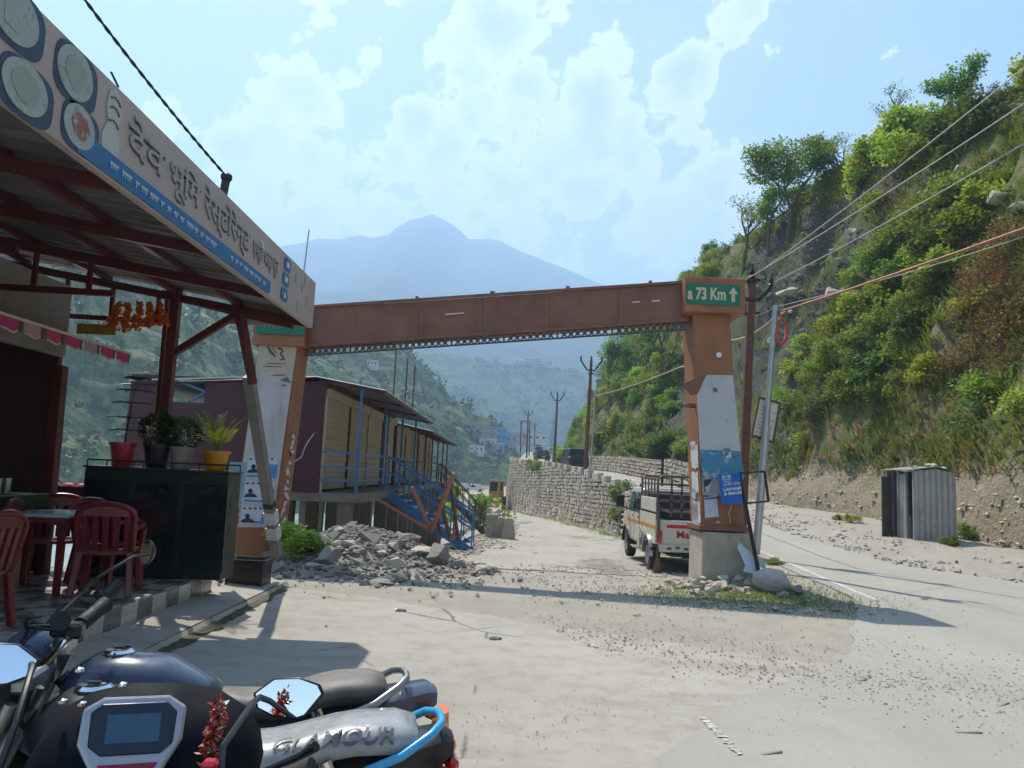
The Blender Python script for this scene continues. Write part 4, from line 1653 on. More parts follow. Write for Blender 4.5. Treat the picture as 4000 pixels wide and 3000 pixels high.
MB().box(((p0.x + p1.x) / 2, 8.9, (p0.z + p1.z) / 2), (p1.x - p0.x, .03, .12)).build('small_signboard', flat('ochre_signboard', (.36, .22, .045), .6, stain=.2), rs)
MB().box((-5.0, 5.6, .66), (.45, 4.6, .78)).build('counter', pm('cream_counter_front', (.42, .33, .22), .6, .15, 2, stain=.25), rs, bevel=.01)
MB().box((-5.0, 5.6, 1.12), (.62, 4.8, .14)).build('counter_top', pm('dark_green_counter', (.03, .055, .03), .5, .2, 4), rs, bevel=.01)
# plinth with checker tiles
PX = -3.4
PZ = .29
pl = MB().box(((PX - 9.4) / 2 + .0, 5.15, PZ / 2 - .02), (9.4 + PX - .0, 8.0, PZ)).build('plinth', M_PLASTER, rs)
M_TL = pm('pale_floor_tile', (.46, .45, .41), .3, .08, 3, dust=.2, spec=.5)
M_TD = pm('dark_floor_tile', (.15, .135, .125), .3, .12, 3, dust=.25, spec=.5)
TS = .30
tile_me = {}
for nm, mt in (('l', M_TL), ('d', M_TD)):
    o = MB().box((0, 0, 0), (TS - .006, TS - .006, .012)).build('tile', mt)
    tile_me[nm] = o.data
    bpy.data.objects.remove(o)
rt_ = {}
for nm, mt in (('l', M_TL), ('d', M_TD)):
    o = MB().box((0, 0, 0), (.012, TS - .006, PZ - .03)).build('tile', mt)
    rt_[nm] = o.data
    bpy.data.objects.remove(o)
inv = WM[pl].inverted()
for j in range(19):
    yy = 9.0 - TS * j
    for i in range(7):
        o = bpy.data.objects.new('tile', tile_me['l' if (i + j) % 2 else 'd'])
        COL.objects.link(o)
        o.parent = pl
        o.location = inv @ V((PX - TS / 2 - i * TS, yy, PZ - .018))
    o = bpy.data.objects.new('tile', rt_['l' if j % 2 == 0 else 'd'])
    COL.objects.link(o)
    o.parent = pl
    o.location = inv @ V((PX + .008, yy, .012))

MB().grid(lambda u, y: V((PX + .02 + u, y, .10 - .05 * u / .6 + .006 * fbm(u * 5, y * 2))), [0, .15, .3, .42, .48, .50], frange((1.2, 10.4, .2))).build('kerb_ledge', M_CONC, kind='structure')
MB().prism([V((PX + .52, 1.2, .056)), V((PX + .54, 10.4, .056)), V((PX + .58, 10.42, .0)), V((PX + .56, 1.2, .0))], (-.03, 0, -.02)).build('kerb_face', M_PLASTER, kind='structure')
# moss along the ledge foot
r_ = random.Random(21)
m = MB()
ys_ = frange((2.5, 10.2, .06))
m.grid(lambda u, y: V((PX + .50 + (u - .25) * (.34 + .16 * fbm(y * 3.1, u * 2, 3)) * (1.15 - .05 * y), y, .018 + .040 * max(0, .25 - u) * 4 + .012 * fbm(y * 9, u * 9, 1))), [0, .25, .5, .75, 1.0], ys_)
t = NT('dark_moss')
w = t.world()
t.set(col=t.mix(t.rng(t.noise(9, 6, .7, w), .3, .7), (.075, .07, .045), (.20, .18, .125)), rough=.95, spec=.1)
t.bump(t.noise(40, 5, .7, w), .8, .02)
m.build('moss', t.mat, kind='stuff', label='dull brown moss band along the foot of the ledge', cat='moss')

# ------------------------------------------------------------------ things on the patio
M_RED = pm('red_plastic', (.16, .010, .016), .38, .15, 3, coat=.15, dust=.08)


def make_chair():
    t = thing('plastic_chair', 'red plastic armchair', 'chair', (0, 0, 0))
    m = MB()
    m.loft([[V((x * .23, y0, z + .0 * x)) for x, z in ((-1, .43), (-.5, .415), (0, .41), (.5, .415), (1, .43))] + [V((x * .23, y0, z)) for x, z in ((1, .395), (.5, .385), (0, .38), (-.5, .385), (-1, .395))] for y0 in (-.22, -.1, .05, .2)])
    m.build('seat', M_RED, t, smooth=True)
    bk = MB()
    for x in (-.18, -.09, 0, .09, .18):
        bk.bar((x, .20, .42), (x * 1.05, .27, .78), .05, .018, up=(0, 1, 0))
    top = [V((.25 * math.cos(a), .27 + .0 * a, .74 + .12 * math.sin(a))) for a in [math.pi * i / 10 for i in range(11)]]
    bk.tube([V((-.235, .2, .42))] + top[::-1] + [V((.235, .2, .42))], .026, 8)
    bk.box((0, .272, .79), (.40, .02, .09))
    bk.build('backrest', M_RED, t, smooth=True)
    for sx in (-1, 1):
        for sy in (-1, 1):
            MB().bar((sx * .25, sy * .24, 0), (sx * .215, sy * .19, .41), .055, .05, w1=.06).build('leg', M_RED, t, bevel=.008)
        MB().tube([V((sx * .235, -.2, .4)), V((sx * .26, -.2, .60)), V((sx * .265, -.1, .645)), V((sx * .26, .1, .64)), V((sx * .235, .245, .62))], .022, 8).build('armrest', M_RED, t, smooth=True)
    return t


ch0 = make_chair()
spots = [(-4.72, 8.25, .5, 'red plastic armchair between the counter and the pot stand, turned to the road'),
         (-4.15, 8.20, 2.9, 'red plastic armchair drawn up to the patio table before the pot stand'),
         (-3.80, 7.55, 3.4, 'red plastic armchair standing at the very edge of the tiled patio'),
         (-4.85, 7.2, -1.3, 'red plastic armchair close beside the cream counter front'),
         (-3.95, 5.75, -1.6, 'red plastic armchair beside the pale table behind the motorcycles')]
for i, (x, y, a, lab) in enumerate(spots):
    o = ch0 if i == 0 else dup(ch0, label=lab)
    o.location = (x, y, PZ)
    o.rotation_euler = (0, 0, a)
    o['label'] = lab
    o['group'] = 'red plastic chairs on the patio'
M_TTOP = flat('pale_table_top', (.42, .50, .56), .25)


def table(x, y, a, label):
    t = thing('patio_table', label, 'table', (x, y, PZ), a)
    R = rotz(a)
    c = V((x, y, PZ))
    MB().box(c + V((0, 0, .73)), (.70, .70, .03), R).build('table_top', M_TTOP, t, bevel=.008)
    MB().box(c + V((0, 0, .69)), (.62, .62, .05), R).build('apron', M_RED, t)
    for sx in (-1, 1):
        for sy in (-1, 1):
            MB().bar(c + R @ V((sx * .29, sy * .29, 0)), c + R @ V((sx * .27, sy * .27, .68)), .05, .05).build('leg', M_RED, t)


table(-4.45, 7.55, .12, 'small square patio table with a pale top among the red chairs')
table(-4.35, 5.2, -.1, 'square patio table with pale top nearest the motorcycles')
# dark stand that carries the pots
a, b = P(352, 1838, 8.75), P(908, 1838, 8.75)
st = thing('pot_stand', 'tall dark stand with a thin top rail carrying potted plants', 'stand', ((a.x + b.x) / 2, 8.8, PZ))
ZT = 1.46
xa_, xb_ = a.x, b.x
MB().box(((xa_ + xb_) / 2, 8.85, (ZT + PZ) / 2), (xb_ - xa_, .42, ZT - PZ)).build('cabinet', pm('black_green_cabinet', (.012, .022, .020), .4, .3, 3), st, bevel=.01)
MB().box(((xa_ + xb_) / 2, 8.85, ZT + .012), (xb_ - xa_ + .03, .46, .024)).build('top_board', pm('dark_wood_board', (.05, .04, .035), .35, .2, 6), st)
m = MB()
for y in (8.64, 9.06):
    m.tube([V((xa_ + .02, y, ZT + .09)), V((xb_ - .02, y, ZT + .09))], .010, 6)
    for k in range(6):
        x = xa_ + .02 + (xb_ - xa_ - .04) * k / 5
        m.tube([V((x, y, ZT)), V((x, y, ZT + .09))], .008, 6)
m.build('rail', M_BLACKM, st)
for k in range(3):
    MB().box((xa_ + .28 + k * .55, 8.632, .85), (.48, .012, .95)).build('cabinet_panel', pm('dark_glass_panel', (.01, .02, .022), .12, .2, 4, spec=.6), st)


def pot(px, r, h, mat, label, cat='potted plant'):
    p = P(px, 1800, 8.85)
    t = thing('potted_plant', label, cat, (p.x, 8.85, ZT + .025))
    c = V((p.x, 8.85, ZT + .025))
    MB().lathe([(r * .66, 0), (r * .70, .01), (r * .93, h * .86), (r * 1.02, h * .87), (r * 1.04, h), (r * .95, h), (r * .9, h * .9), (r * .3, h * .88)], c, 20).build('pot', mat, t, smooth=True)
    MB().lathe([(r * .88, h * .86), (r * .3, h * .9), (.01, h * .9)], c, 14).build('soil', pm('potting_soil', (.05, .035, .025), .95), t)
    return t, c + V((0, 0, h * .9))


M_LEAFD = leafmat('dark_pot_leaf', (.03, .075, .03), .3, .2)
M_LEAFY = leafmat('bright_palm_leaf', (.16, .26, .05), .3, .45)  # bright yellow-green leaf colour of the palm
M_STEM = pm('green_brown_stem', (.06, .055, .03), .8)


def leaf(mb, p, d, up, L, W):
    d = d.normalized()
    s_ = d.cross(up).normalized()
    mb.add([p, p + d * L * .45 + s_ * W, p + d * L, p + d * L * .45 - s_ * W], [(0, 1, 2, 3)])


# tiered araucaria in the red pot
t_, c = pot(478, .155, .27, pm('red_flowerpot', (.42, .035, .05), .4, .1, 4, coat=.2), 'slender tiered conifer in a red flowerpot on the dark stand')
tp = c + V((.08, 0, .72))
MB().tube([c, c + V((.03, 0, .36)), tp], [.012, .009, .005], 6).build('stem', M_STEM, t_)
m = MB()
for k, (h, L_b) in enumerate(((.16, .20), (.30, .24), (.47, .24), (.62, .20), (.74, .15))):
    for i in range(6):
        a = i * 1.047 + k * .5
        b0_ = c + V((.08 * h / .72, 0, h))
        d = V((math.cos(a), math.sin(a), .22 if k < 4 else .5))
        e = b0_ + d * L_b
        for j in range(16):
            q = b0_.lerp(e, (j + 1) / 17) + V((0, 0, -.05 * ((j + 1) / 17) ** 2))
            for sd in (-1, 1):
                s_ = d.cross(V((0, 0, 1))).normalized() * sd
                leaf(m, q, s_ + d * .8, V((0, 0, 1)), .10 * (1.15 - j / 17), .030)
m.build('needles', M_LEAFD, t_)


def bush_pot(px, r, h, mat, label, R, leafm, seed):
    t_, c = pot(px, r, h, mat, label)
    rr = random.Random(seed)
    m = MB()
    for i in range(900):
        d = V((rr.gauss(0, 1), rr.gauss(0, 1), rr.gauss(0, 1))).normalized()
        q = c + V((0, 0, R * .95)) + V((d.x * R * 1.1, d.y * R * .9, d.z * R * .95)) * rr.uniform(.55, 1.05) ** .5
        leaf(m, q, d + V((rr.uniform(-.6, .6), rr.uniform(-.6, .6), rr.uniform(-.3, .8))), V((rr.uniform(-1, 1), rr.uniform(-1, 1), 1)), .05, .014)
    m.build('foliage', leafm, t_)
    m = MB()
    for i in range(5):
        m.tube([c, c + V((rr.uniform(-.1, .1), rr.uniform(-.1, .1), R))], .007, 5)
    m.build('stem', M_STEM, t_)


bush_pot(612, .16, .27, pm('black_flowerpot', (.015, .02, .022), .4), 'round dark shrub in a black flowerpot on the stand', .19, M_LEAFD, 3)
bush_pot(708, .135, .25, pm('grey_flowerpot', (.30, .27, .26), .6, stain=.2), 'round dark shrub in a grey flowerpot on the stand', .18, M_LEAFD, 4)
t_, c = pot(842, .155, .22, pm('yellow_flowerpot', (.50, .24, .015), .45), 'bright green palm in a yellow flowerpot on the stand')
rr = random.Random(9)
m, ms = MB(), MB()
for i in range(13):
    a = i * 2.4
    tilt = rr.uniform(.12, .75) if i else .05
    L_b = rr.uniform(.38, .58)
    d0_ = V((math.cos(a) * math.sin(tilt), math.sin(a) * math.sin(tilt) * .7, math.cos(tilt)))
    prev = c.copy()
    pts = [c.copy()]
    for j in range(12):
        d0_ = (d0_ + V((math.cos(a), math.sin(a), -.55)) * .035 * (1 + j * .22) * (tilt + .2)).normalized()
        prev = prev + d0_ * L_b / 12
        pts.append(prev.copy())
        if j > 2:
            for sd in (-1, 1):
                s_ = d0_.cross(V((math.sin(a), -math.cos(a), .3))).normalized()
                s2 = d0_.cross(s_).normalized() * sd
                leaf(m, prev, s2 + d0_ * .9 + V((0, 0, -.1)), s_, .13 * (1.25 - j / 12), .009)
    ms.tube(pts, [.008 - .006 * k / len(pts) for k in range(len(pts))], 5)
m.build('fronds', M_LEAFY, t_)
ms.build('frond_stalk', M_LEAFY, t_)

# marigold garlands hung from the end truss
M_MARI = pm('marigold', (.62, .13, .012), .8, .25, 60, .8, 120)
for k in range(5):
    p = P(465 + k * 40, 1182 + (k % 2) * 4, 8.9)
    wdt, hgt = .060 + .01 * (k % 3), .27 + .03 * math.sin(k * 1.3)
    m = MB()
    rr = random.Random(k)
    for i in range(70):
        a = i / 69
        q = p + V((rr.uniform(-1, 1) * (.022 + .045 * a) + (k - 2) * .035 * a, rr.uniform(-.02, .02), -hgt * 1.12 * a))
        m.rock(q, (.062, .058, .055), rr.randint(0, 22), 1)
    m.build('flower_garland', M_MARI, label='orange marigold garland hanging in a row under the patio roof', cat='garland', group='marigold garlands')
# steel tumblers on the counter
for k in range(7):
    c = V((-4.86, 7.55 - k * .14, 1.19))
    MB().lathe([(.028, 0), (.036, .02), (.04, .15), (.036, .15), (.03, .03)], c, 12).build('tumbler', M_GALV, label='steel tumbler in a row on the dark green counter top', cat='tumbler', group='tumblers on the counter', smooth=True)
# railing with pink cloth at the back of the patio
rl = thing('patio_railing', 'low maroon railing with a pink cloth edge behind the patio chairs', 'railing', (-5.05, 9.1, PZ))
for z_ in (.5, .95):
    MB().bar((-5.9, 9.1, PZ + z_), (-4.9, 9.1, PZ + z_), .04, .04).build('rail', M_REDST, rl)
for k in range(6):
    MB().bar((-5.88 + k * .19, 9.1, PZ), (-5.88 + k * .19, 9.1, PZ + .95), .03, .03).build('baluster', M_REDST, rl)
MB().box((-5.4, 9.07, PZ + .72), (1.0, .012, .42)).build('cloth', pm('brown_rail_cloth', (.09, .055, .045), .9), rl)
for k in range(6):
    MB().lathe([(.09, 0), (.07, .025), (.02, .04)], (-5.8 + k * .17, 9.07, PZ + .935), 10).build('scallop', M_PINK, rl)
# leaning strut from the restaurant roof
q0, q1 = P(972, 1470, 9.25), P(1082, 2165, 10.4)
sp = thing('roof_strut', 'grey pole with tape leaning in front of the left pylon', 'pole', tuple(q1))
MB().bar(q1, q0, .125, .10).build('strut', pm('weathered_grey_steel', (.20, .20, .19), .6, .2, 4, stain=.3), sp)
for f in (.10, .19):
    p = q1.lerp(q0, f)
    d = (q0 - q1).normalized()
    MB().bar(p, p + d * .17, .15, .125).build('tape_wrap', flat('pale_tape', (.48, .50, .52)), sp)
MB().bar(q1.lerp(q0, .28), q1.lerp(q0, .31), .13, .105).build('dark_band', M_BLACKM, sp)
# roof-edge odds and ends
sb = thing('roof_stub_post', 'short black post with cable insulator on the fascia top', 'post', (FX - .02, 6.55, 3.75))
pt_ = P(885, 690, 6.5)
MB().bar((pt_.x - .05, 6.5, 3.6), (pt_.x, 6.5, pt_.z - .02), .055, .05).build('post', M_BLACKM, sb)
MB().lathe([(.035, 0), (.05, .02), (.05, .05), (.03, .07)], (pt_.x, 6.5, pt_.z - .04), 10).build('cap', M_BLACKM, sb)
m = MB()
pa, pb_ = V((pt_.x, 6.5, pt_.z)), P(370, -10, 5.0)
pc = pb_ + (pb_ - pa) * .8
for s_ in (0, math.pi):
    pts = []
    for i in range(150):
        f = i / 149
        q = pa.lerp(pb_, f * 2) if f < .5 else pb_.lerp(pc, f * 2 - 1)
        q = q + V((0, 0, -.10 * 4 * f * (1 - f)))
        w_ = i * .75 + s_
        pts.append(q + V((math.cos(w_) * .006, 0, math.sin(w_) * .006)))
    m.tube(pts, .008, 5)
m.build('twisted_cable', flat('black_cable', (.02, .025, .03), .5), label='twisted black cable running up from the post on the fascia', cat='cable')
MB().tube([P(1184, 1085, 9.0), P(1207, 898, 9.0)], .008, 6).build('antenna_rod', M_GALV, label='thin upright metal rod at the far end of the fascia', cat='rod')
MB().tube([P(462, 340, 4.62), P(434, 282, 4.62)], .008, 5).build('roof_stick', M_BLACKM, label='short dark stick poking up from the fascia edge', cat='stick')

# black crate and narrow printed banner by the ledge end
cr = thing('plastic_crate', 'black plastic crate standing at the end of the tiled patio', 'crate', tuple(G(945, 2312)))
c = G(945, 2312)
cx, cyy = c.x, c.y + .2
MK = pm('black_crate_plastic', (.018, .018, .02), .35, .2, 5)
for (dx, dy, sx, sy) in ((0, -.18, .46, .02), (0, .18, .46, .02), (-.22, 0, .02, .34), (.22, 0, .02, .34)):
    MB().box((cx + dx, cyy + dy, .19), (sx, sy, .36)).build('side', MK, cr, bevel=.005)
MB().box((cx, cyy, .02), (.44, .36, .02)).build('bottom', MK, cr)
for (a, b) in (((-.24, -.2), (.24, -.2)), ((.24, -.2), (.24, .2)), ((.24, .2), (-.24, .2)), ((-.24, .2), (-.24, -.2))):
    MB().bar((cx + a[0], cyy + a[1], .375), (cx + b[0], cyy + b[1], .375), .035, .03).build('rim', MK, cr, bevel=.006)
bn = thing('standing_banner', 'narrow standing banner in blue and orange print beside the black crate', 'banner', tuple(P(892, 2190, 9.35)))
for k, (f0, f1, mt) in enumerate(((0, .38, flat('banner_orange', (.40, .23, .11), .6)), (.38, .55, poster_mat('banner_red', (.38, .07, .06), (.42, .42, .44), .5, 14)), (.55, 1.0, flat('banner_blue', (.22, .40, .56), .6)))):
    def bp(f, s):
        p_ = P(880 + 52 * f, 2190 - 385 * f, 9.35)
        return p_ + V((.055 * s * (1 + .3 * f), .10 * s, 0))
    MB().prism([bp(f0, -1), bp(f0, 1), bp(f1, 1), bp(f1, -1)], (.0, .012, 0)).build('print', mt, bn)
MB().bar(P(905, 2190, 9.48), P(946, 1805, 9.48), .03, .03).build('frame', M_BLACKM, bn)

# ================================================================== motorcycles
M_TYRE = pm('tyre_rubber', (.02, .02, .02), .85, .2, 8, dust=.4)
M_ALLOY = pm('alloy', (.35, .35, .36), .35, .1, 8, metal=.8, dust=.2)
M_CHROME = pm('chrome', (.72, .73, .75), .12, .05, 8, metal=1.0, dust=.08)
M_BPAINT = pm('black_bike_plastic', (.010, .011, .015), .42, .2, 5, coat=.1, dust=.03)
M_GRIP = pm('rubber_grip', (.02, .02, .022), .7, .2, 20)
M_MIRROR = NT('mirror_glass').set(col=(.85, .88, .9), metal=1.0, rough=.02).mat


def lensmat(name, col):
    t = NT(name)
    t.set(col=col, rough=.12, coat=.5, spec=.6)
    return t.mat


M_ORL = lensmat('orange_lens', (.75, .20, .02))
M_REDL = lensmat('red_lens', (.5, .02, .02))


def motorcycle(label, root, rz, paint, seatm, railm, tail=-.24, mirrors=None, mirror_shape='hex', seat_x=(-.10, .55), indicator=True, bar_mat=None, tanktop=.90, grp=None, bdz=0.0, bdx=0.0):
    t = thing('motorcycle', label, 'motorcycle', root, rz)
    if grp:
        t['group'] = grp
    T = WM[t]
    W = lambda x, y, z: T @ V((x, y, z))
    R3 = T.to_3x3()
    Ry = R3 @ Matrix.Rotation(math.pi / 2, 3, 'X')

    def part(mb, name, mat, parent=None, **k):
        mb.v = [tuple(T @ V(q)) for q in mb.v]
        return mb.build(name, mat, parent or t, **k)
    RX = Matrix.Rotation(math.pi / 2, 3, 'X')
    for xw in (0, 1.27):
        m = MB()
        m.lathe([(.245, -.04), (.285, -.048), (.305, -.025), (.31, 0), (.305, .025), (.285, .048), (.245, .04)], (xw, 0, .31), 28, RX, cap=False)
        wh = part(m, 'wheel', M_TYRE, smooth=True)
        m = MB()
        m.lathe([(.25, -.03), (.23, -.02), (.23, .02), (.25, .03)], (xw, 0, .31), 28, RX, cap=False)
        m.lathe([(.06, -.06), (.06, .06)], (xw, 0, .31), 14, RX)
        for k in range(5):
            a = k * 1.2566
            m.bar((xw + .05 * math.cos(a), 0, .31 + .05 * math.sin(a)), (xw + .235 * math.cos(a), 0, .31 + .235 * math.sin(a)), .03, .02, up=(0, 1, 0))
        part(m, 'rim', M_ALLOY, wh)
    for s in (-1, 1):
        part(MB().tube([V((1.27, s * .09, .31)), V((1.16, s * .09, .58)), V((1.05, s * .09, .88))], [.028, .026, .02], 10), 'fork_leg', M_ALLOY, smooth=True)
        part(MB().tube([V((0, s * .12, .31)), V((.16, s * .13, .72))], [.03, .026], 10), 'shock_absorber', M_CHROME, smooth=True)
    m = MB()
    rings = []
    for k in range(11):
        a = math.radians(20 + 13.5 * k)
        c_ = V((1.27 + .34 * math.cos(a), 0, .31 + .34 * math.sin(a)))
        n_ = V((math.cos(a), 0, math.sin(a)))
        rings.append([c_ + V((0, -.065, 0)) - n_ * .02, c_ + V((0, -.04, 0)) + n_ * .012, c_ + n_ * .02, c_ + V((0, .04, 0)) + n_ * .012, c_ + V((0, .065, 0)) - n_ * .02])
    m.loft(rings, cap=False, closed=False)
    part(m, 'front_mudguard', paint, smooth=True)
    m = MB()
    m.tube([V((1.04, 0, .82)), V((.85, 0, .62)), V((.72, 0, .30))], .03, 8)
    m.tube([V((1.03, 0, .78)), V((.5, 0, .68)), V((-.15, 0, .70))], .03, 8)
    m.tube([V((.3, 0, .66)), V((.28, 0, .32)), V((.72, 0, .28))], .028, 8)
    m.tube([V((.28, 0, .34)), V((0, .1, .31))], .025, 8)
    m.tube([V((.28, 0, .34)), V((0, -.1, .31))], .025, 8)
    part(m, 'frame', M_BPAINT)
    m = MB()
    m.box((.48, 0, .34), (.34, .24, .20))
    for k in range(6):
        m.box((.62, 0, .43 + k * .028), (.16, .20, .014))
    m.box((.62, 0, .5), (.12, .15, .16))
    m.lathe([(.085, -.14), (.09, -.12), (.09, .12), (.085, .14)], (.40, 0, .34), 16, RX)
    part(m, 'engine', M_ALLOY)
    part(MB().tube([V((.70, -.06, .46)), V((.78, -.09, .34)), V((.62, -.14, .22)), V((.2, -.16, .25)), V((-.35, -.17, .36))], [.02, .022, .026, .045, .05], 12), 'exhaust', M_CHROME, smooth=True)
    # tank
    m = MB()
    rings = []
    for x, w_, zb, zt in ((.50, .07, .70, .78), (.56, .115, .66, .82), (.68, .145, .63, .885 * tanktop / .9), (.82, .155, .63, tanktop), (.93, .135, .66, tanktop - .005), (1.0, .085, .72, tanktop - .05), (1.03, .04, .76, tanktop - .09)):
        rings.append([V((x, w_ * math.copysign(abs(math.cos(a)) ** .75, math.cos(a)), (zb + zt) / 2 + (zt - zb) / 2 * math.copysign(abs(math.sin(a)) ** .8, math.sin(a)))) for a in [2 * math.pi * i / 18 for i in range(18)]])
    m.loft(rings)
    tk = part(m, 'fuel_tank', paint, smooth='all')
    m = MB()
    m.lathe([(.052, 0), (.055, .008), (.045, .018), (.02, .02)], (.86, 0, tanktop - .006), 18)
    cp = part(m, 'filler_cap', M_CHROME, tk, smooth=True)
    m = MB()
    m.box((.86, 0, tanktop + .016), (.035, .012, .006))
    part(m, 'cap_lock', M_BPAINT, tk)
    # seat
    m = MB()
    x0, x1 = seat_x
    rings = []
    for k in range(12):
        f = k / 11
        x = x1 + (x0 - x1) * f
        w_ = (.085 + .055 * min(1, f * 2.2)) * (1 if f < .93 else .86)
        zt = .765 + .045 * sstep(.35, .75, f) - .02 * sstep(.0, .3, f) * (1 - f) - (.02 if k in (0, 11) else 0)
        zb = zt - .10 if k not in (0, 11) else zt - .06
        prof = [(-1, -.4), (-.98, .35), (-.8, .82), (-.4, .98), (0, 1), (.4, .98), (.8, .82), (.98, .35), (1, -.4), (.5, -1), (-.5, -1)]
        rings.append([V((x, w_ * a, (zt + zb) / 2 + (zt - zb) / 2 * b)) for a, b in prof])
    m.loft(rings)
    st_ = part(m, 'seat', seatm, smooth='all')
    m = MB()
    rings = []
    for x, w_, zb, zt in ((.45, .10, .52, .70), (.15, .13, .52, .71), (-.05, .11, .60, .74), (tail + .04, .075, .66, .77), (tail, .05, .69, .75)):
        rings.append([V((x, w_ * a, (zb + zt) / 2 + (zt - zb) / 2 * b)) for a, b in ((-1, -.6), (-1, .6), (-.6, 1), (.6, 1), (1, .6), (1, -.6), (.6, -1), (-.6, -1))])
    m.loft(rings)
    part(m, 'tail_cowl', paint, smooth=True)
    part(MB().box((tail - .0, 0, .66), (.04, .11, .05)), 'tail_light', M_REDL, bevel=.012)
    m = MB()
    rings = []
    for k in range(7):
        a = math.radians(60 + 14 * k)
        rings.append([V((.33 * math.cos(a) - .02, s * .07, .33 + .36 * math.sin(a))) for s in (-1, -.4, .4, 1)])
    m.loft(rings, cap=False, closed=False)
    part(m, 'rear_mudguard', M_BPAINT, smooth=True)
    # grab rail: flat loop round the tail
    pts = [V((x0 + .16, s_ * .155, .775)) if False else None for s_ in (1,)]
    pts = [V((x0 + .16, .15, .69)), V((x0 + .05, .155, .735)), V((x0 - .04, .12, .785)), V((x0 - .075, .06, .80)), V((x0 - .08, 0, .803)), V((x0 - .075, -.06, .80)), V((x0 - .04, -.12, .785)), V((x0 + .05, -.155, .735)), V((x0 + .16, -.15, .69))]
    part(MB().tube(pts, .0135, 10), 'grab_rail', railm, smooth=True)
    if indicator:
        for s in (-1, 1):
            part(MB().tube([V((tail + .04, s * .05, .66)), V((tail, s * .12, .66))], .01, 6).lathe([(.012, -.03), (.03, -.015), (.034, .0), (.03, .015), (.01, .03)], (tail, s * .145, .66), 12, RX), 'indicator', M_ORL, smooth=True)
    # handlebar, grips, levers
    n_before = set(t.children)
    bar = [V((.965, .36, 1.075)), V((.995, .24, 1.035)), V((1.035, .12, .955)), V((1.04, 0, .93)), V((1.035, -.12, .955)), V((.995, -.24, 1.035)), V((.965, -.36, 1.075))]
    hb = part(MB().tube(bar, .012, 8), 'handlebar', M_CHROME, smooth=True)
    part(MB().box((1.045, 0, .925), (.06, .16, .05)), 'handlebar_clamp', M_ALLOY, hb, bevel=.01)
    for s in (-1, 1):
        part(MB().lathe([(.018, 0), (.020, .01), (.018, .11), (.023, .115), (.023, .125), (.013, .135)], (.958, s * .265, .998), 12, Matrix.Rotation(-s * math.pi / 2, 3, 'X') @ Matrix.Rotation(0, 3, 'Y')) if False else
             MB().tube([V((.994, s * .245, 1.037)), V((.972, s * .335, 1.068)), V((.962, s * .372, 1.08))], [.026, .025, .030], 12), 'grip', M_GRIP, hb, smooth=True)
        part(MB().box((1.0, s * .215, 1.025), (.055, .06, .05)), 'switch_box', M_BPAINT, hb, bevel=.01)
        part(MB().tube([V((1.02, s * .20, 1.03)), V((1.085, s * .27, 1.04)), V((1.07, s * .34, 1.075)), V((1.05, s * .37, 1.10))], [.009, .008, .008, .011], 8), 'lever', M_BPAINT, hb, smooth=True)
        part(MB().tube([V((1.01, s * .20, 1.02)), V((1.10, s * .17, 1.04)), V((1.15, s * .09, .95)), V((1.10, s * .05, .80))], .006, 6), 'cable', M_GRIP, hb)
    if bdz or bdx:
        dv = V((bdx, 0, bdz))
        hb.location += T.to_3x3().inverted() @ (T.to_3x3() @ dv)
    # headlamp cowl and instrument
    m = MB()
    rings = []
    for x, w_, zb, zt in ((1.06, .10, .80, .97), (1.12, .125, .74, .99), (1.20, .11, .74, .965), (1.25, .075, .77, .90)):
        rings.append([V((x, w_ * math.copysign(abs(math.cos(a)) ** .8, math.cos(a)), (zb + zt) / 2 + (zt - zb) / 2 * math.sin(a))) for a in [2 * math.pi * i / 14 for i in range(14)]])
    m.loft(rings)
    hc_ = part(m, 'headlamp_cowl', paint, smooth='all')
    part(MB().lathe([(.07, 0), (.06, .02), (.02, .028)], (1.243, 0, .835), 16, Matrix.Rotation(math.pi / 2, 3, 'Y')), 'headlamp', lensmat('headlamp_glass', (.7, .72, .75)), hc_, smooth=True)
    if mirrors is None:
        mirrors = [(V((1.0, s * .33, 1.19)), V((-1, 0, .05))) for s in (-1, 1)]
    for k, (pos, nrm) in enumerate(mirrors):
        s = -1 if pos.y < 0 else 1
        at_ = pos - nrm.normalized() * .02 + (V((0, -s * .055, -.005)) if mirror_shape != 'hex' else V((0, s * -.07, .0)))
        mr = part(MB().tube([V((.985 + bdx, s * .20, 1.01 + bdz)), V((1.0 + bdx * .5, s * .19, (pos.z + 1.01 + bdz) / 2 + .03)), at_.lerp(V((1.0, s * .19, pos.z)), .3), at_], .007, 8), 'mirror', M_BPAINT, smooth=True)
        z_ = nrm.normalized()
        x_ = V((0, 0, 1)).cross(z_).normalized()
        y_ = z_.cross(x_)
        if mirror_shape == 'hex':
            o_ = [(-.082, .002), (-.04, .036), (.02, .042), (.068, .03), (.080, .012), (.045, -.036), (.025, -.044), (-.03, -.042), (-.070, -.028)]
        else:
            o_ = [(.052 * math.cos(a), .052 * math.sin(a)) for a in [2 * math.pi * i / 20 for i in range(20)]]
        sg = 1 if s < 0 else -1
        if mirror_shape == 'hex':
            o_ = [(a * (-sg if False else 1) * (1 if s < 0 else -1), b) for a, b in o_]
            if s > 0:
                o_ = o_[::-1]
        ring = lambda k_, d_: [pos + x_ * a * k_ + y_ * b * k_ + z_ * d_ for a, b in o_]
        part(MB().loft([ring(.55, -.028), ring(.95, -.012), ring(1.04, 0.0), ring(1.0, .002)]), 'mirror_shell', M_BPAINT, mr, smooth=True)
        part(MB().prism(ring(.95, .003), z_ * .001), 'mirror_glass', M_MIRROR, mr)
    return t, T, part


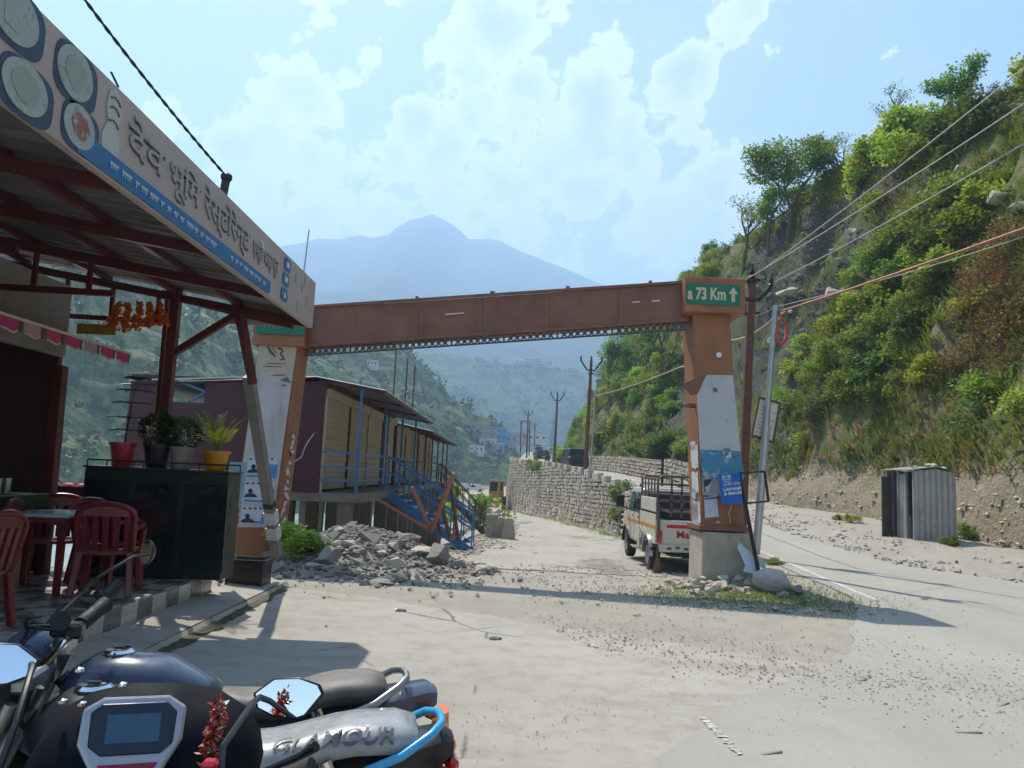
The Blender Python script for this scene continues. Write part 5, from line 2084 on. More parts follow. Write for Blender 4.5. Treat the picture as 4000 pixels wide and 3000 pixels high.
M_SEATB = pm('dusty_black_seat', (.045, .04, .036), .55, .2, 4, dust=.85, dustcol=(.40, .36, .30), bump=.15, bscale=200)
M_SEATG = pm('grey_plastic_seat_cover', (.36, .36, .35), .28, .15, 9, coat=.3, bump=.35, bscale=14)
M_TANKB = pm('dark_blue_tank_paint', (.03, .05, .09), .3, .1, 4, coat=.6, dust=.3, dustcol=(.22, .24, .27))
iB = (Matrix.Translation((-.54, 3.08, 0)) @ Matrix.Rotation(math.pi + .25, 4, 'Z')).inverted()
BK_B, T_B, part_b = motorcycle('black motorcycle with dark blue tank and silver grab rail parked behind the covered one', (-.54, 3.08, 0), math.pi + .25, M_TANKB, M_SEATB, M_ALLOY,
                               mirror_shape='round', mirrors=[(iB @ P(572, 2157, 3.32), (iB.to_3x3() @ V((-.65, -.75, .05))).normalized())], tail=-.30)
BK_C, T_C, part_c = motorcycle('motorcycle with grey lettered seat cover and light blue grab rail', (-.38, 2.58, 0), math.pi + .18, M_BPAINT, M_SEATG, pm('light_blue_rail', (.05, .38, .66), .35, .08, 4, coat=.4), seat_x=(-.12, .60), mirror_shape='round', mirrors=[])
seat_c = [o for o in BK_C.children if o.name.startswith('seat')][0]
m = MB()
put_text(m, 'GLAMOUR', .080, V((.14, .112, .766)), V((-1, 0, .02)), V((0, -.66, .75)), offset=.0015, shear=.25, lift=.012, depth=0.0, width=.36)
_sm = seat_c.data
from mathutils.bvhtree import BVHTree as _BT
_bt = _BT.FromPolygons([v.co.copy() for v in _sm.vertices], [tuple(p.vertices) for p in _sm.polygons])
_nv = []
for q in m.v:
    dn_ = V((-1, 0, .02)).cross(V((0, -.66, .75))).normalized()
    loc_, n_, i_, d_ = _bt.ray_cast(V(q) + dn_ * .06, -dn_)
    _nv.append(tuple(loc_ + dn_ * .011) if loc_ is not None else q)
m.v = _nv
part_c(m, 'seat_lettering', pm('embossed_grey', (.13, .13, .135), .45), seat_c)
part_b(MB().tube([V((-.30, .13, .70)), V((-.315, .10, .60)), V((-.30, .08, .50))], [.035, .03, .02], 10), 'tail_indicator', M_ORL, smooth=True)

# the bike in front of the camera, seen from its saddle
M_BLACKA = pm('satin_black_plastic', (.007, .009, .014), .75, .2, 5, spec=.12)
A_pos = P(522, 2890, 1.65)
rzA = math.pi / 2 + .17
TA = Matrix.Rotation(rzA, 4, 'Z')
off = TA @ V((1.03, 0, 0))
rootA = (A_pos.x - off.x, A_pos.y - off.y, .04)
TA = Matrix.Translation(rootA) @ TA
iA = TA.inverted()
mr_ = iA @ P(1128, 2722, 1.84)
ml_ = iA @ P(-25, 2592, 1.66)
nr_ = (iA.to_3x3() @ V((-.10, -1, .22))).normalized()
nl_ = (iA.to_3x3() @ V((.45, -1, .30))).normalized()
BK_A, T_A, part_a = motorcycle('dark motorcycle with silver digital dash and two mirrors, seen from its saddle', rootA, rzA, M_BLACKA, M_SEATB, M_BLACKA,
                               mirrors=[(mr_, nr_), (ml_, nl_)], bdz=-.10, bdx=-.12)
cl = iA @ A_pos
# cowl mass round the dash
m = MB()
rings = []
for x, w_, zb, zt in ((1.05, .18, .70, .92), (1.11, .24, .72, 1.01), (1.20, .24, .74, 1.055), (1.29, .19, .76, 1.03), (1.36, .09, .78, .92)):
    rings.append([V((x, w_ * math.copysign(abs(math.cos(a)) ** .8, math.cos(a)), (zb + zt) / 2 + (zt - zb) / 2 * math.sin(a))) for a in [2 * math.pi * i / 18 for i in range(18)]])
m.loft(rings)
part_a(m, 'dash_cowl', M_BLACKA, smooth='all')
# dash: silver hexagonal bezel, screen, small emblem panel, facing the saddle
nz_ = (iA.to_3x3() @ (V((0, 0, CAM_H)) - A_pos)).normalized()
nz_ = (nz_ + V((-.25, 0, .35))).normalized()
xr = V((0, 0, 1)).cross(nz_).normalized()
yr = nz_.cross(xr)
o_c = cl + nz_ * .045 - yr * .012


def dash(pts, d0, d1):
    lo = [o_c + xr * a * .98 + yr * b * 1.22 + nz_ * d0 for a, b in pts]
    return MB().prism(lo, nz_ * (d1 - d0))


M_SILV = pm('silver_bezel', (.40, .41, .43), .35, .08, 6, metal=.5, dust=.15)
bz = part_a(dash([(-.098, .055), (-.062, .072), (.062, .070), (.098, .05), (.094, .0), (.03, -.085), (-.04, -.085), (-.100, .0)], -.03, .006), 'dash_bezel', M_SILV, bevel=.006, seg=2)
sc_ = part_a(dash([(-.082, .048), (-.062, .060), (.06, .058), (.080, .042), (.076, -.008), (.055, -.022), (-.055, -.020), (-.080, -.004)], .006, .010), 'screen', pm('dark_dash_glass', (.01, .018, .03), .12, .1, 4, spec=.6), bz, bevel=.003)
part_a(dash([(-.05, .042), (.05, .040), (.05, -.004), (-.05, -.002)], .010, .0112), 'display', pm('idle_display', (.04, .10, .16), .25, .05, 4), sc_)
part_a(dash([(-.058, -.033), (.052, -.035), (.040, -.050), (-.048, -.049)], .006, .009), 'emblem_panel', flat('emblem_red', (.22, .02, .04), .4), bz)
part_a(dash([(-.045, -.053), (.037, -.054), (.018, -.078), (-.028, -.078)], .006, .009), 'emblem_panel', flat('emblem_pale', (.50, .50, .52), .4), bz)
part_a(dash([(-.02, -.055), (.01, -.055), (.005, -.068), (-.018, -.074)], .009, .0105), 'emblem_mark', flat('emblem_blue', (.03, .03, .10), .4), bz)
for (px, py) in ((245, 2745), (320, 2755), (310, 2622), (478, 2680)):
    part_a(MB().lathe([(.010, 0), (.010, .006), (.005, .009)], iA @ P(px, py, 1.72), 10), 'bolt', M_CHROME, smooth=True)
part_a(MB().tube([iA @ P(x, y, 1.78) for x, y in ((663, 2755), (720, 2775), (775, 2800), (815, 2838))], [.004, .016, .017, .005], 10, flat=.5), 'side_lamp', flat('clear_lamp', (.62, .62, .60), .2), smooth=True)
part_a(MB().tube([iA @ P(x, y, 1.86) for x, y in ((455, 2722), (510, 2706), (570, 2708), (620, 2725))], .006, 6), 'visor_edge', M_CHROME, smooth=True)
part_a(MB().box(iA @ P(820, 2990, 1.55), (.03, .03, .02)), 'kill_switch', flat('red_switch', (.45, .02, .04), .4), bevel=.006)
# tinsel garland on the right mirror stem
m = MB()
rr = random.Random(4)
for i in range(420):
    f = rr.random()
    q = P(858 - 48 * f, 2752 + 210 * f, 1.66) + V((rr.gauss(0, .006), rr.gauss(0, .006), rr.gauss(0, .007)))
    d = V((rr.gauss(0, 1), rr.gauss(0, 1), rr.gauss(0, 1))).normalized()
    m.cur = 0 if rr.random() < .6 else (1 if rr.random() < .5 else 2)
    leaf(m, q, d, V((rr.gauss(0, 1), rr.gauss(0, 1), 1)), .017, .004)
m.build('tinsel_garland', [flat('red_tinsel', (.42, .05, .03), .3), flat('orange_tinsel', (.6, .2, .1), .3), M_CHROME], label='red and silver tinsel garland tied to the mirror stem', cat='garland')

# ================================================================== row of shop cabins on stilts
M_MAROON = pm('maroon_sheet_wall', (.062, .018, .028), .5, .12, 1.5, dust=.04, stain=.2, staincol=(.06, .025, .03))
M_CREAM = pm('cream_shutter', (.40, .345, .245), .5, .06, 2, dust=.1, stain=.12, staincol=(.36, .29, .20))
M_BLUEST = pm('blue_steel_paint', (.05, .16, .34), .45, .15, 5, dust=.15)
M_SHEET = pm('grey_roof_sheet', (.20, .21, .23), .5, .15, 2, metal=.3, dust=.25)
M_LEG = pm('stained_concrete', (.20, .175, .15), .9, .2, 2, .2, 30, stain=.4)
M_BROWN = pm('brown_steel_paint', (.10, .055, .04), .55, .2, 5, dust=.2)
KX, KY, KZ, KT = -4.1, 16.9, 1.0, 3.42


def cabin_row(label, y0, y1, nsh, front, zt, eave, rail_mat, stair_y, stair_mat, has_front):
    t = thing('shop_cabin_row', label, 'cabins', (KX - 2, (y0 + y1) / 2, KZ))
    # floor slab and stilts
    MB().box((KX - 1.75, (y0 + y1) / 2, KZ - .10), (5.3, y1 - y0, .20)).build('floor_deck', M_LEG, t, bevel=.01)
    n = int((y1 - y0) / 3.2) + 1
    for k in range(n + 1):
        y = y0 + .25 + (y1 - y0 - .5) * k / n
        for x in (KX + .55, KX - 1.4, KX - 3.9):
            zg = H(x, y) - .3
            MB().box((x, y, (KZ - .2 + zg) / 2), (.30, .30, KZ - .2 - zg)).build('stilt', M_LEG, t)
    # front wall with a window opening at the river end
    xw0, xw1 = KX - 4.3, KX
    if has_front:
        ox0, ox1, oz0, oz1 = P(662, 1560, y0).x, P(800, 1560, y0).x, P(730, 1572, y0).z, P(730, 1482, y0).z
        for (a, b, c, d) in ((ox1, xw1, KZ, zt), (xw0, ox0, KZ, zt), (ox0, ox1, KZ, oz0), (ox0, ox1, oz1, zt)):
            MB().box(((a + b) / 2, y0, (c + d) / 2), (b - a - .004, .06, d - c - .004)).build('wall_panel', M_MAROON, t)
        MB().bar((ox0, y0, oz1), (ox1, y0, oz1 - .25), .05, .05).build('window_brace', M_BLUEST, t)
        MB().bar((ox0 + .4, y0 + .02, oz0), (ox1, y0 + .02, oz1 - .25), .04, .04).build('window_brace', M_BLUEST, t)
        MB().bar((ox0 + .03, y0 - .02, oz0), (ox0 + .03, y0 - .02, oz1), .05, .05).build('window_post', M_BLUEST, t)
    else:
        MB().box(((xw0 + xw1) / 2, y0, (KZ + zt) / 2), (xw1 - xw0, .06, zt - KZ)).build('wall_panel', M_MAROON, t)
    MB().box((xw0, (y0 + y1) / 2, (KZ + zt - .6) / 2), (.06, y1 - y0, zt - KZ - 1.2)).build('river_wall', M_MAROON, t)
    MB().box(((xw0 + xw1) / 2, y1, (KZ + zt) / 2), (xw1 - xw0, .06, zt - KZ)).build('wall_panel', M_MAROON, t)
    # shutters along the road side
    w_ = (y1 - y0) / nsh
    for k in range(nsh):
        ya, yb = y0 + k * w_, y0 + (k + 1) * w_
        m = MB()
        nb = 16
        for i in range(nb):
            z0 = KZ + .06 + i * (2.02 / nb)
            m.box((KX + .0 + (.008 if i % 2 else 0), (ya + yb) / 2, z0 + 1.01 / nb), (.03, w_ - .18, 2.02 / nb - .006))
        m.build('roller_shutter', M_CREAM, t)['kind'] = 'stuff'
        MB().box((KX + .02, (ya + yb) / 2, KZ + 2.19), (.16, w_ - .12, .22)).build('shutter_box', M_CREAM, t, bevel=.02)
        MB().box((KX + .01, ya + .04, (KZ + zt - .3) / 2), (.08, .08, zt - .3 - KZ)).build('shutter_post', M_BROWN if k % 2 else M_CREAM, t)
    MB().box((KX + .0, (y0 + y1) / 2, (KZ + 2.3 + zt) / 2), (.05, y1 - y0, zt - KZ - 2.3)).build('header', M_MAROON, t)
    # roof: ridge over the shutters, eave out over the walkway
    m = MB()
    n = int((y1 - y0) / .2)
    rows = []
    for i in range(n * 2 + 1):
        y = y0 - .12 + (y1 - y0 + .24) * i / (n * 2)
        dz = .025 * (i % 2)
        rows.append([V((xw0 - .2, y, zt - .25 + dz)), V((KX - .2, y, zt + .10 + dz)), V((KX + 1.32, y, eave + dz))])
    vs = [p for r in rows for p in r]
    fs = [(i * 3 + k, i * 3 + k + 1, (i + 1) * 3 + k + 1, (i + 1) * 3 + k) for i in range(len(rows) - 1) for k in range(2)]
    m.add(vs, fs)
    m.add([v - V((0, 0, .02)) for v in vs], [f[::-1] for f in fs])
    rf_ = m.build('roof', M_SHEET, t)
    MB().box((KX + 1.30, (y0 + y1) / 2, eave - .05), (.05, y1 - y0 + .2, .07)).build('eave_beam', M_BROWN, rf_)
    MB().bar((xw0, y0 - .13, zt - .16), (KX - .2, y0 - .13, zt + .14), .03, .03).build('verge_trim', flat('pale_verge', (.5, .5, .5)), rf_)
    npost = max(3, int((y1 - y0) / 2.6))
    for k in range(npost + 1):
        y = y0 + .1 + (y1 - y0 - .2) * k / npost
        MB().bar((KX + .78, y, KZ), (KX + .78, y, eave + .05), .06, .06).build('walkway_post', rail_mat, t)
        MB().bar((KX + 1.28, y, eave - .05), (KX - .2, y, zt + .03), .05, .05).build('roof_arm', M_BROWN, t)
    # walkway railing, with a gap at the stair
    for (ra, rb_) in ((y0 + .05, stair_y - .65), (stair_y + .65, y1 - .05)):
        for z_ in (.28, .56, .88):
            MB().bar((KX + .80, ra, KZ + z_), (KX + .80, rb_, KZ + z_), .03, .045).build('rail', rail_mat, t)
    for z_ in (.28, .56, .88):
        MB().bar((KX + .02, y0 - .02, KZ + z_), (KX + .80, y0 - .02, KZ + z_), .03, .045).build('rail', rail_mat, t)
    # stair down to the road
    xs, xe = KX + .85, KX + 3.2
    ze = H(xe, stair_y) + .05
    ns = 9
    for i in range(ns):
        f = (i + .5) / ns
        MB().box((xs + (xe - xs) * f, stair_y, KZ - .05 + (ze - KZ) * f), (.30, 1.15, .03)).build('step', M_GALV if stair_mat is M_BLUEST else stair_mat, t)
    for s in (-1, 1):
        y = stair_y + s * .6
        MB().bar((xs, y, KZ - .1), (xe, y, ze - .1), .05, .22).build('stringer', stair_mat, t)
        for z_ in (.5, .9):
            MB().bar((xs, y, KZ + z_), (xe, y, ze + z_), .05, .05).build('stair_rail', stair_mat, t)
        for k in range(9):
            f = k / 8
            x = xs + (xe - xs) * f
            MB().bar((x, y, KZ + (ze - KZ) * f - .05), (x, y, KZ + (ze - KZ) * f + .9), .04, .04).build('stair_baluster', stair_mat, t)
    # framed ladder panel beside the stair head
    if has_front:
        for k in range(5):
            MB().bar((KX + .80, stair_y - 1.3, KZ + .4 + k * .38), (KX + .80, stair_y - .75, KZ + .4 + k * .38), .03, .04).build('ladder_rung', rail_mat, t)
        for y in (stair_y - 1.3, stair_y - .75):
            MB().bar((KX + .80, y, KZ), (KX + .80, y, KZ + 2.0), .05, .05).build('ladder_post', rail_mat, t)
    return t


cabin_row('maroon cabin row on concrete stilts with cream shutters and blue railings', KY, 27.2, 4, True, KT, 3.28, M_BLUEST, 21.6, M_BLUEST, True)
cabin_row('farther cabin row with cream shutters, brown posts and brown stair', 27.9, 41.5, 6, False, KT - .25, 2.98, M_BROWN, 36.8, M_BROWN, False)
m = MB()
m.tube([P(x, y, KY - .06) for x, y in ((1135, 1812), (1160, 1798), (1178, 1785), (1190, 1750), (1205, 1722), (1222, 1700), (1228, 1694))], .012, 6)
m.build('hanging_wire', flat('white_wire', (.6, .6, .6)), label='crooked white wire hanging on the maroon cabin wall', cat='wire')
for (px, y0_, y1_, lab) in ((1548, 1362, 1530, 'tall thin rod rising behind the near cabin roof'), (1593, 1400, 1560, 'second thin rod rising behind the cabin roofs'), (1622, 1430, 1580, 'shorter thin rod beyond the two roof rods')):
    MB().tube([P(px - 14, y1_ + 60, 31), P(px, y0_, 31)], .03, 5).build('roof_rod', M_POLE, label=lab, cat='rod')

# collapsed frame of reddish bars beside the stair
cf = thing('collapsed_frame', 'collapsed frame of reddish steel bars tangled below the blue stair', 'scrap frame', tuple(P(1690, 2110, 16.5)))
M_REDBAR = pm('reddish_primer_steel', (.32, .13, .085), .6, .15, 4, dust=.2)
M_RBD = pm('dark_rusted_steel', (.14, .06, .045), .7, .2, 4)
for (x0, y0, x1, y1, Y, w_, mt) in ((1470, 1948, 1676, 2070, 16.4, .075, 0), (1610, 1902, 1684, 2072, 16.3, .085, 0), (1772, 1850, 1684, 2075, 16.2, .085, 0), (1718, 1945, 1758, 2100, 16.4, .07, 1),
                                     (1756, 1868, 1792, 2112, 16.5, .06, 1), (1700, 2005, 1724, 2090, 16.5, .05, 1), (1782, 2010, 1768, 2110, 16.6, .05, 0), (1755, 1890, 1775, 1845, 16.2, .08, 0)):
    MB().bar(P(x0, y0, Y), P(x1, y1, Y + .15), w_, w_ * .8).build('bar', M_RBD if mt else M_REDBAR, cf)

# ================================================================== pickup truck
tz0 = H(4.0, 18.9)
tr = thing('pickup_truck', 'white double-cab pickup truck with a tall steel cargo rack', 'truck', (4.05, 17.6, tz0))
OX, OY = 4.05, 17.6
M_TRUCK = pm('cream_white_truck_paint', (.62, .58, .49), .4, .06, 2, coat=.3, dust=.35, stain=.12, staincol=(.36, .29, .20))
M_GLASS = NT('dark_window_glass').set(col=(.03, .045, .05), rough=.06, spec=.6).mat
M_STRIPE = flat('orange_stripe', (.55, .22, .035), .5)
M_REDT = flat('red_stripe', (.45, .03, .03), .5)
M_RACK = pm('rusty_rack_steel', (.10, .075, .06), .6, .3, 6, dust=.3)


def TK(x, y, z):
    return V((OX + x, OY + y, tz0 + z))


def tpart(mb, name, mat, parent=None, **k):
    mb.v = [(OX + a, OY + b, tz0 + c) for a, b, c in mb.v]
    return mb.build(name, mat, parent or tr, **k)


HW = .83
# chassis and bed
tpart(MB().box((0, 1.6, .48), (.9, 4.6, .16)), 'chassis', M_BLACKM)
tpart(MB().box((0, .15, .70), (2 * HW, 1.95, .06)), 'bed_floor', M_TRUCK)
for s in (-1, 1):
    sd = tpart(MB().box((s * (HW - .02), .15, 1.0), (.05, 1.98, .60)).box((s * (HW - .025), .15, 1.49), (.04, 1.9, .32)), 'bed_side', M_TRUCK, bevel=.012)
    sd['kind'] = 'stuff'
    tpart(MB().box((s * (HW + .006), .15, 1.02), (.008, 1.96, .075)), 'side_stripe', M_STRIPE, sd)
    for k in range(4):
        tpart(MB().box((s * (HW + .008), -.45 + .0 * k, .74 - 0.0 + k * .05 + .0), (.012, .22, .02)), 'side_rib', M_TRUCK, sd)
    for k in range(12):
        tpart(MB().lathe([(.028, 0), (.005, .05)], (s * HW, -.75 + k * .16, 1.31), 6), 'fringe', M_BLACKM, sd)
# tailgate
tg = tpart(MB().box((0, -.86, .93), (2 * HW - .1, .05, .52)), 'tailgate', M_TRUCK, bevel=.012)
tpart(MB().box((.08, -.888, 1.06), (1.35, .006, .07)), 'tailgate_stripe', M_REDT, tg)
m = MB()
put_text(m, 'MaHiNDRa', .21, V((.14, -.888, .89)), V((1, 0, 0)), V((0, 0, 1)), offset=.006, width=1.05)
tpart(m, 'tailgate_lettering', M_REDT, tg)
tpart(MB().box((0, -.90, .60), (1.55, .09, .16)), 'rear_bumper', M_TRUCK, bevel=.015)
for s in (-1, 1):
    tpart(MB().box((s * .76, -.91, .84), (.12, .06, .26)), 'tail_light', M_REDL, bevel=.01)
    tpart(MB().box((s * .78, -.93, 1.15), (.05, .05, .75)), 'corner_post', M_RACK)
for k in range(7):
    tpart(MB().box((-.55 + k * .18, -.952, .60 + .02 * (k % 2)), (.10, .012, .05)), 'bumper_plate', M_RACK)
# rack
rk = []
top_z = 2.13
loop = [V((-.80, -.86, 1.2)), V((-.80, -.86, 2.05)), V((-.70, -.86, top_z)), V((.70, -.86, top_z)), V((.80, -.86, 2.05)), V((.80, -.86, 1.2))]
tpart(MB().tube(loop, .026, 8), 'rack_hoop', M_RACK, smooth=True)
loop2 = [V((p.x, 1.08, p.z)) for p in loop]
tpart(MB().tube(loop2, .026, 8), 'rack_hoop', M_RACK, smooth=True)
for z_ in (1.42, 1.60, 1.78, 1.95):
    tpart(MB().bar((-.78, -.86, z_), (.78, -.86, z_), .03, .045), 'rack_bar', M_RACK)
for x in (-.5, -.28, .28, .5):
    tpart(MB().bar((x, -.86, 1.25), (x, -.86, top_z - .02), .04, .03), 'rack_upright', M_RACK)
for s in (-1, 1):
    for z_ in (1.78, 1.95, 2.08):
        tpart(MB().bar((s * .80, -.86, z_), (s * .80, 1.08, z_), .035, .03), 'rack_bar', M_RACK)
    for k in range(5):
        y = -.5 + k * .38
        tpart(MB().bar((s * .80, y, 1.62), (s * .80, y, 2.08), .03, .03), 'rack_upright', M_RACK)
    tpart(MB().bar((s * .62, 1.15, 1.80), (s * .62, 2.85, 2.02), .025, .025), 'roof_rack_bar', M_TRUCK)
for k in range(4):
    tpart(MB().bar((-.62, 1.2 + k * .5, 1.82 + k * .05), (.62, 1.2 + k * .5, 1.82 + k * .05), .02, .02), 'roof_rack_bar', M_TRUCK)
tpart(MB().bar((-.42, .6, 1.9), (-.42, .6, 2.55), .05, .05), 'exhaust_stack', M_BLACKM)
tpart(MB().box((.1, .15, 1.28), (1.3, 1.5, .20)), 'tarpaulin_load', pm('dark_tarpaulin', (.04, .045, .05), .7, .2, 4), bevel=.04)
# cab: lofted shell
m = MB()
prof = [(1.14, .50), (1.14, 1.78), (1.22, 1.83), (2.65, 1.83), (2.80, 1.78), (3.08, 1.22), (4.05, 1.12), (4.20, 1.02), (4.22, .52)]
L_ = [V((-HW + (.07 if z > 1.3 else 0), y, z)) for y, z in prof]
R_ = [V((HW - (.07 if z > 1.3 else 0), y, z)) for y, z in prof]
n = len(prof)
m.add(L_ + R_, [tuple(range(n)), tuple(range(n, 2 * n))[::-1]] + [(i, n + i, n + (i + 1) % n, (i + 1) % n) for i in range(n)])
cab = tpart(m, 'cab', M_TRUCK, bevel=.03, seg=2)
for s in (-1, 1):
    for (ya, yb, tpy) in ((1.22, 1.88, 0), (1.96, 2.92, .26)):
        xs_ = s * (HW + .002)
        dr = tpart(MB().prism([V((xs_, ya, .58)), V((xs_, yb, .58)), V((xs_, yb, 1.22)), V((xs_, ya, 1.22))], (s * .012, 0, 0)), 'door', M_TRUCK)
        xt_ = s * (HW - .075)
        tpart(MB().add([V((s * (HW + .016), ya + .04, 1.25)), V((s * (HW + .016), yb - .02, 1.25)), V((xt_ + s * .035, yb - .06 - tpy, 1.72)), V((xt_ + s * .035, ya + .06, 1.72))], [(0, 1, 2, 3)]), 'window', M_GLASS, dr)
        tpart(MB().box((s * (HW + .02), ya + .10, 1.13), (.02, .12, .03)), 'handle', M_BLACKM, dr)
        tpart(MB().box((s * (HW + .012), (ya + yb) / 2, 1.0), (.012, yb - ya, .075)), 'door_stripe', M_STRIPE, dr)
tpart(MB().add([V((-.68, 1.132, 1.30)), V((.68, 1.132, 1.30)), V((.66, 1.132, 1.70)), V((-.66, 1.132, 1.70))], [(0, 1, 2, 3)]), 'rear_window', M_GLASS, cab)
tpart(MB().add([V((-.70, 3.06, 1.28)), V((.70, 3.06, 1.28)), V((.66, 2.84, 1.74)), V((-.66, 2.84, 1.74))], [(0, 3, 2, 1)]), 'windscreen', M_GLASS, cab)
tpart(MB().box((0, 4.28, .56), (1.6, .12, .18)), 'front_bumper', M_BLACKM, bevel=.02)
tpart(MB().lathe([(.04, 0), (.045, .05), (.03, .09), (.01, .1)], (-.58, 2.5, 1.84), 10), 'beacon', M_REDL, smooth=True)
for s in (-1, 1):
    mr0 = tpart(MB().tube([V((s * .80, 2.75, 1.25)), V((s * 1.02, 2.85, 1.3)), V((s * 1.05, 2.85, 1.45))], .015, 6), 'door_mirror', M_BLACKM)
    tpart(MB().box((s * 1.05, 2.86, 1.46), (.20, .06, .30)), 'mirror_shell', M_BLACKM, mr0, bevel=.03, seg=2)
    for k in range(4):
        tpart(MB().rock((s * 1.02, 2.8, 1.16 - k * .13), (.13, .13, .11), 3 + k, 2), 'hanging_tassel', M_BLACKM, smooth=True)
    # wheels and arches
    for yw in (0.0, 3.1):
        RX = Matrix.Rotation(math.pi / 2, 3, 'Y')
        w_ = tpart(MB().lathe([(.21, -.10), (.33, -.11), (.365, -.08), (.372, 0), (.365, .08), (.33, .11), (.21, .10)], (s * (HW - .10), yw, .372), 28, RX), 'wheel', M_TYRE, smooth=True)
        tpart(MB().lathe([(.20, -.0), (.21, .012), (.14, .03), (.06, .05), (.04, .06)], (s * (HW + .0), yw, .372), 18, Matrix.Rotation(s * math.pi / 2, 3, 'Y')), 'rim', M_ALLOY, w_, smooth=True)
        arch = []
        for k in range(13):
            a = math.pi * k / 12
            arch.append([V((s * (HW + dx), yw + (.44 + dr_) * math.cos(a), .38 + (.44 + dr_) * math.sin(a) * .95)) for dx, dr_ in ((-.15, 0), (.055, 0), (.06, .04), (-.02, .06))])
        tpart(MB().loft(arch, cap=False, closed=False), 'wheel_arch', M_BLACKM if yw else M_ALLOY, smooth=True)
        tpart(MB().box((s * (HW - .08), yw - .47, .42), (.22, .012, .30)), 'mud_flap', M_TYRE)
    tpart(MB().box((s * (HW + .05), 1.35, .42), (.16, .75, .03)), 'side_step', M_ALLOY, bevel=.01)
    tpart(MB().tube([V((s * (HW + .03), .48, .40)), V((s * (HW + .05), .50, .85)), V((s * (HW + .05), .85, .95)), V((s * (HW + .05), .95, .90)), V((s * (HW + .03), .95, .4))], .02, 8), 'guard_tube', M_CHROME, smooth=True)
# straw tassel hanging from the rear corner
bx_ = TK(-.80, -.99, .0)
bt_ = thing('straw_broom', 'brown straw broom hanging from the rear corner of the pickup', 'broom', tuple(bx_))
m = MB()
rr = random.Random(2)
for i in range(70):
    a = rr.uniform(0, 6.28)
    m.bar(bx_ + V((.02 * math.cos(a), .02 * math.sin(a), .42)), bx_ + V((.11 * math.cos(a) * rr.uniform(.3, 1), .08 * math.sin(a) * rr.uniform(.3, 1), rr.uniform(.02, .08))), .012, .012)
q_ = m.build('bristles', pm('straw', (.17, .115, .06), .9, .25, 20), bt_)
q_['kind'] = 'stuff'
MB().tube([bx_ + V((0, 0, .40)), bx_ + V((0, 0, .62))], [.03, .02], 8).build('binding', M_RBD, bt_)

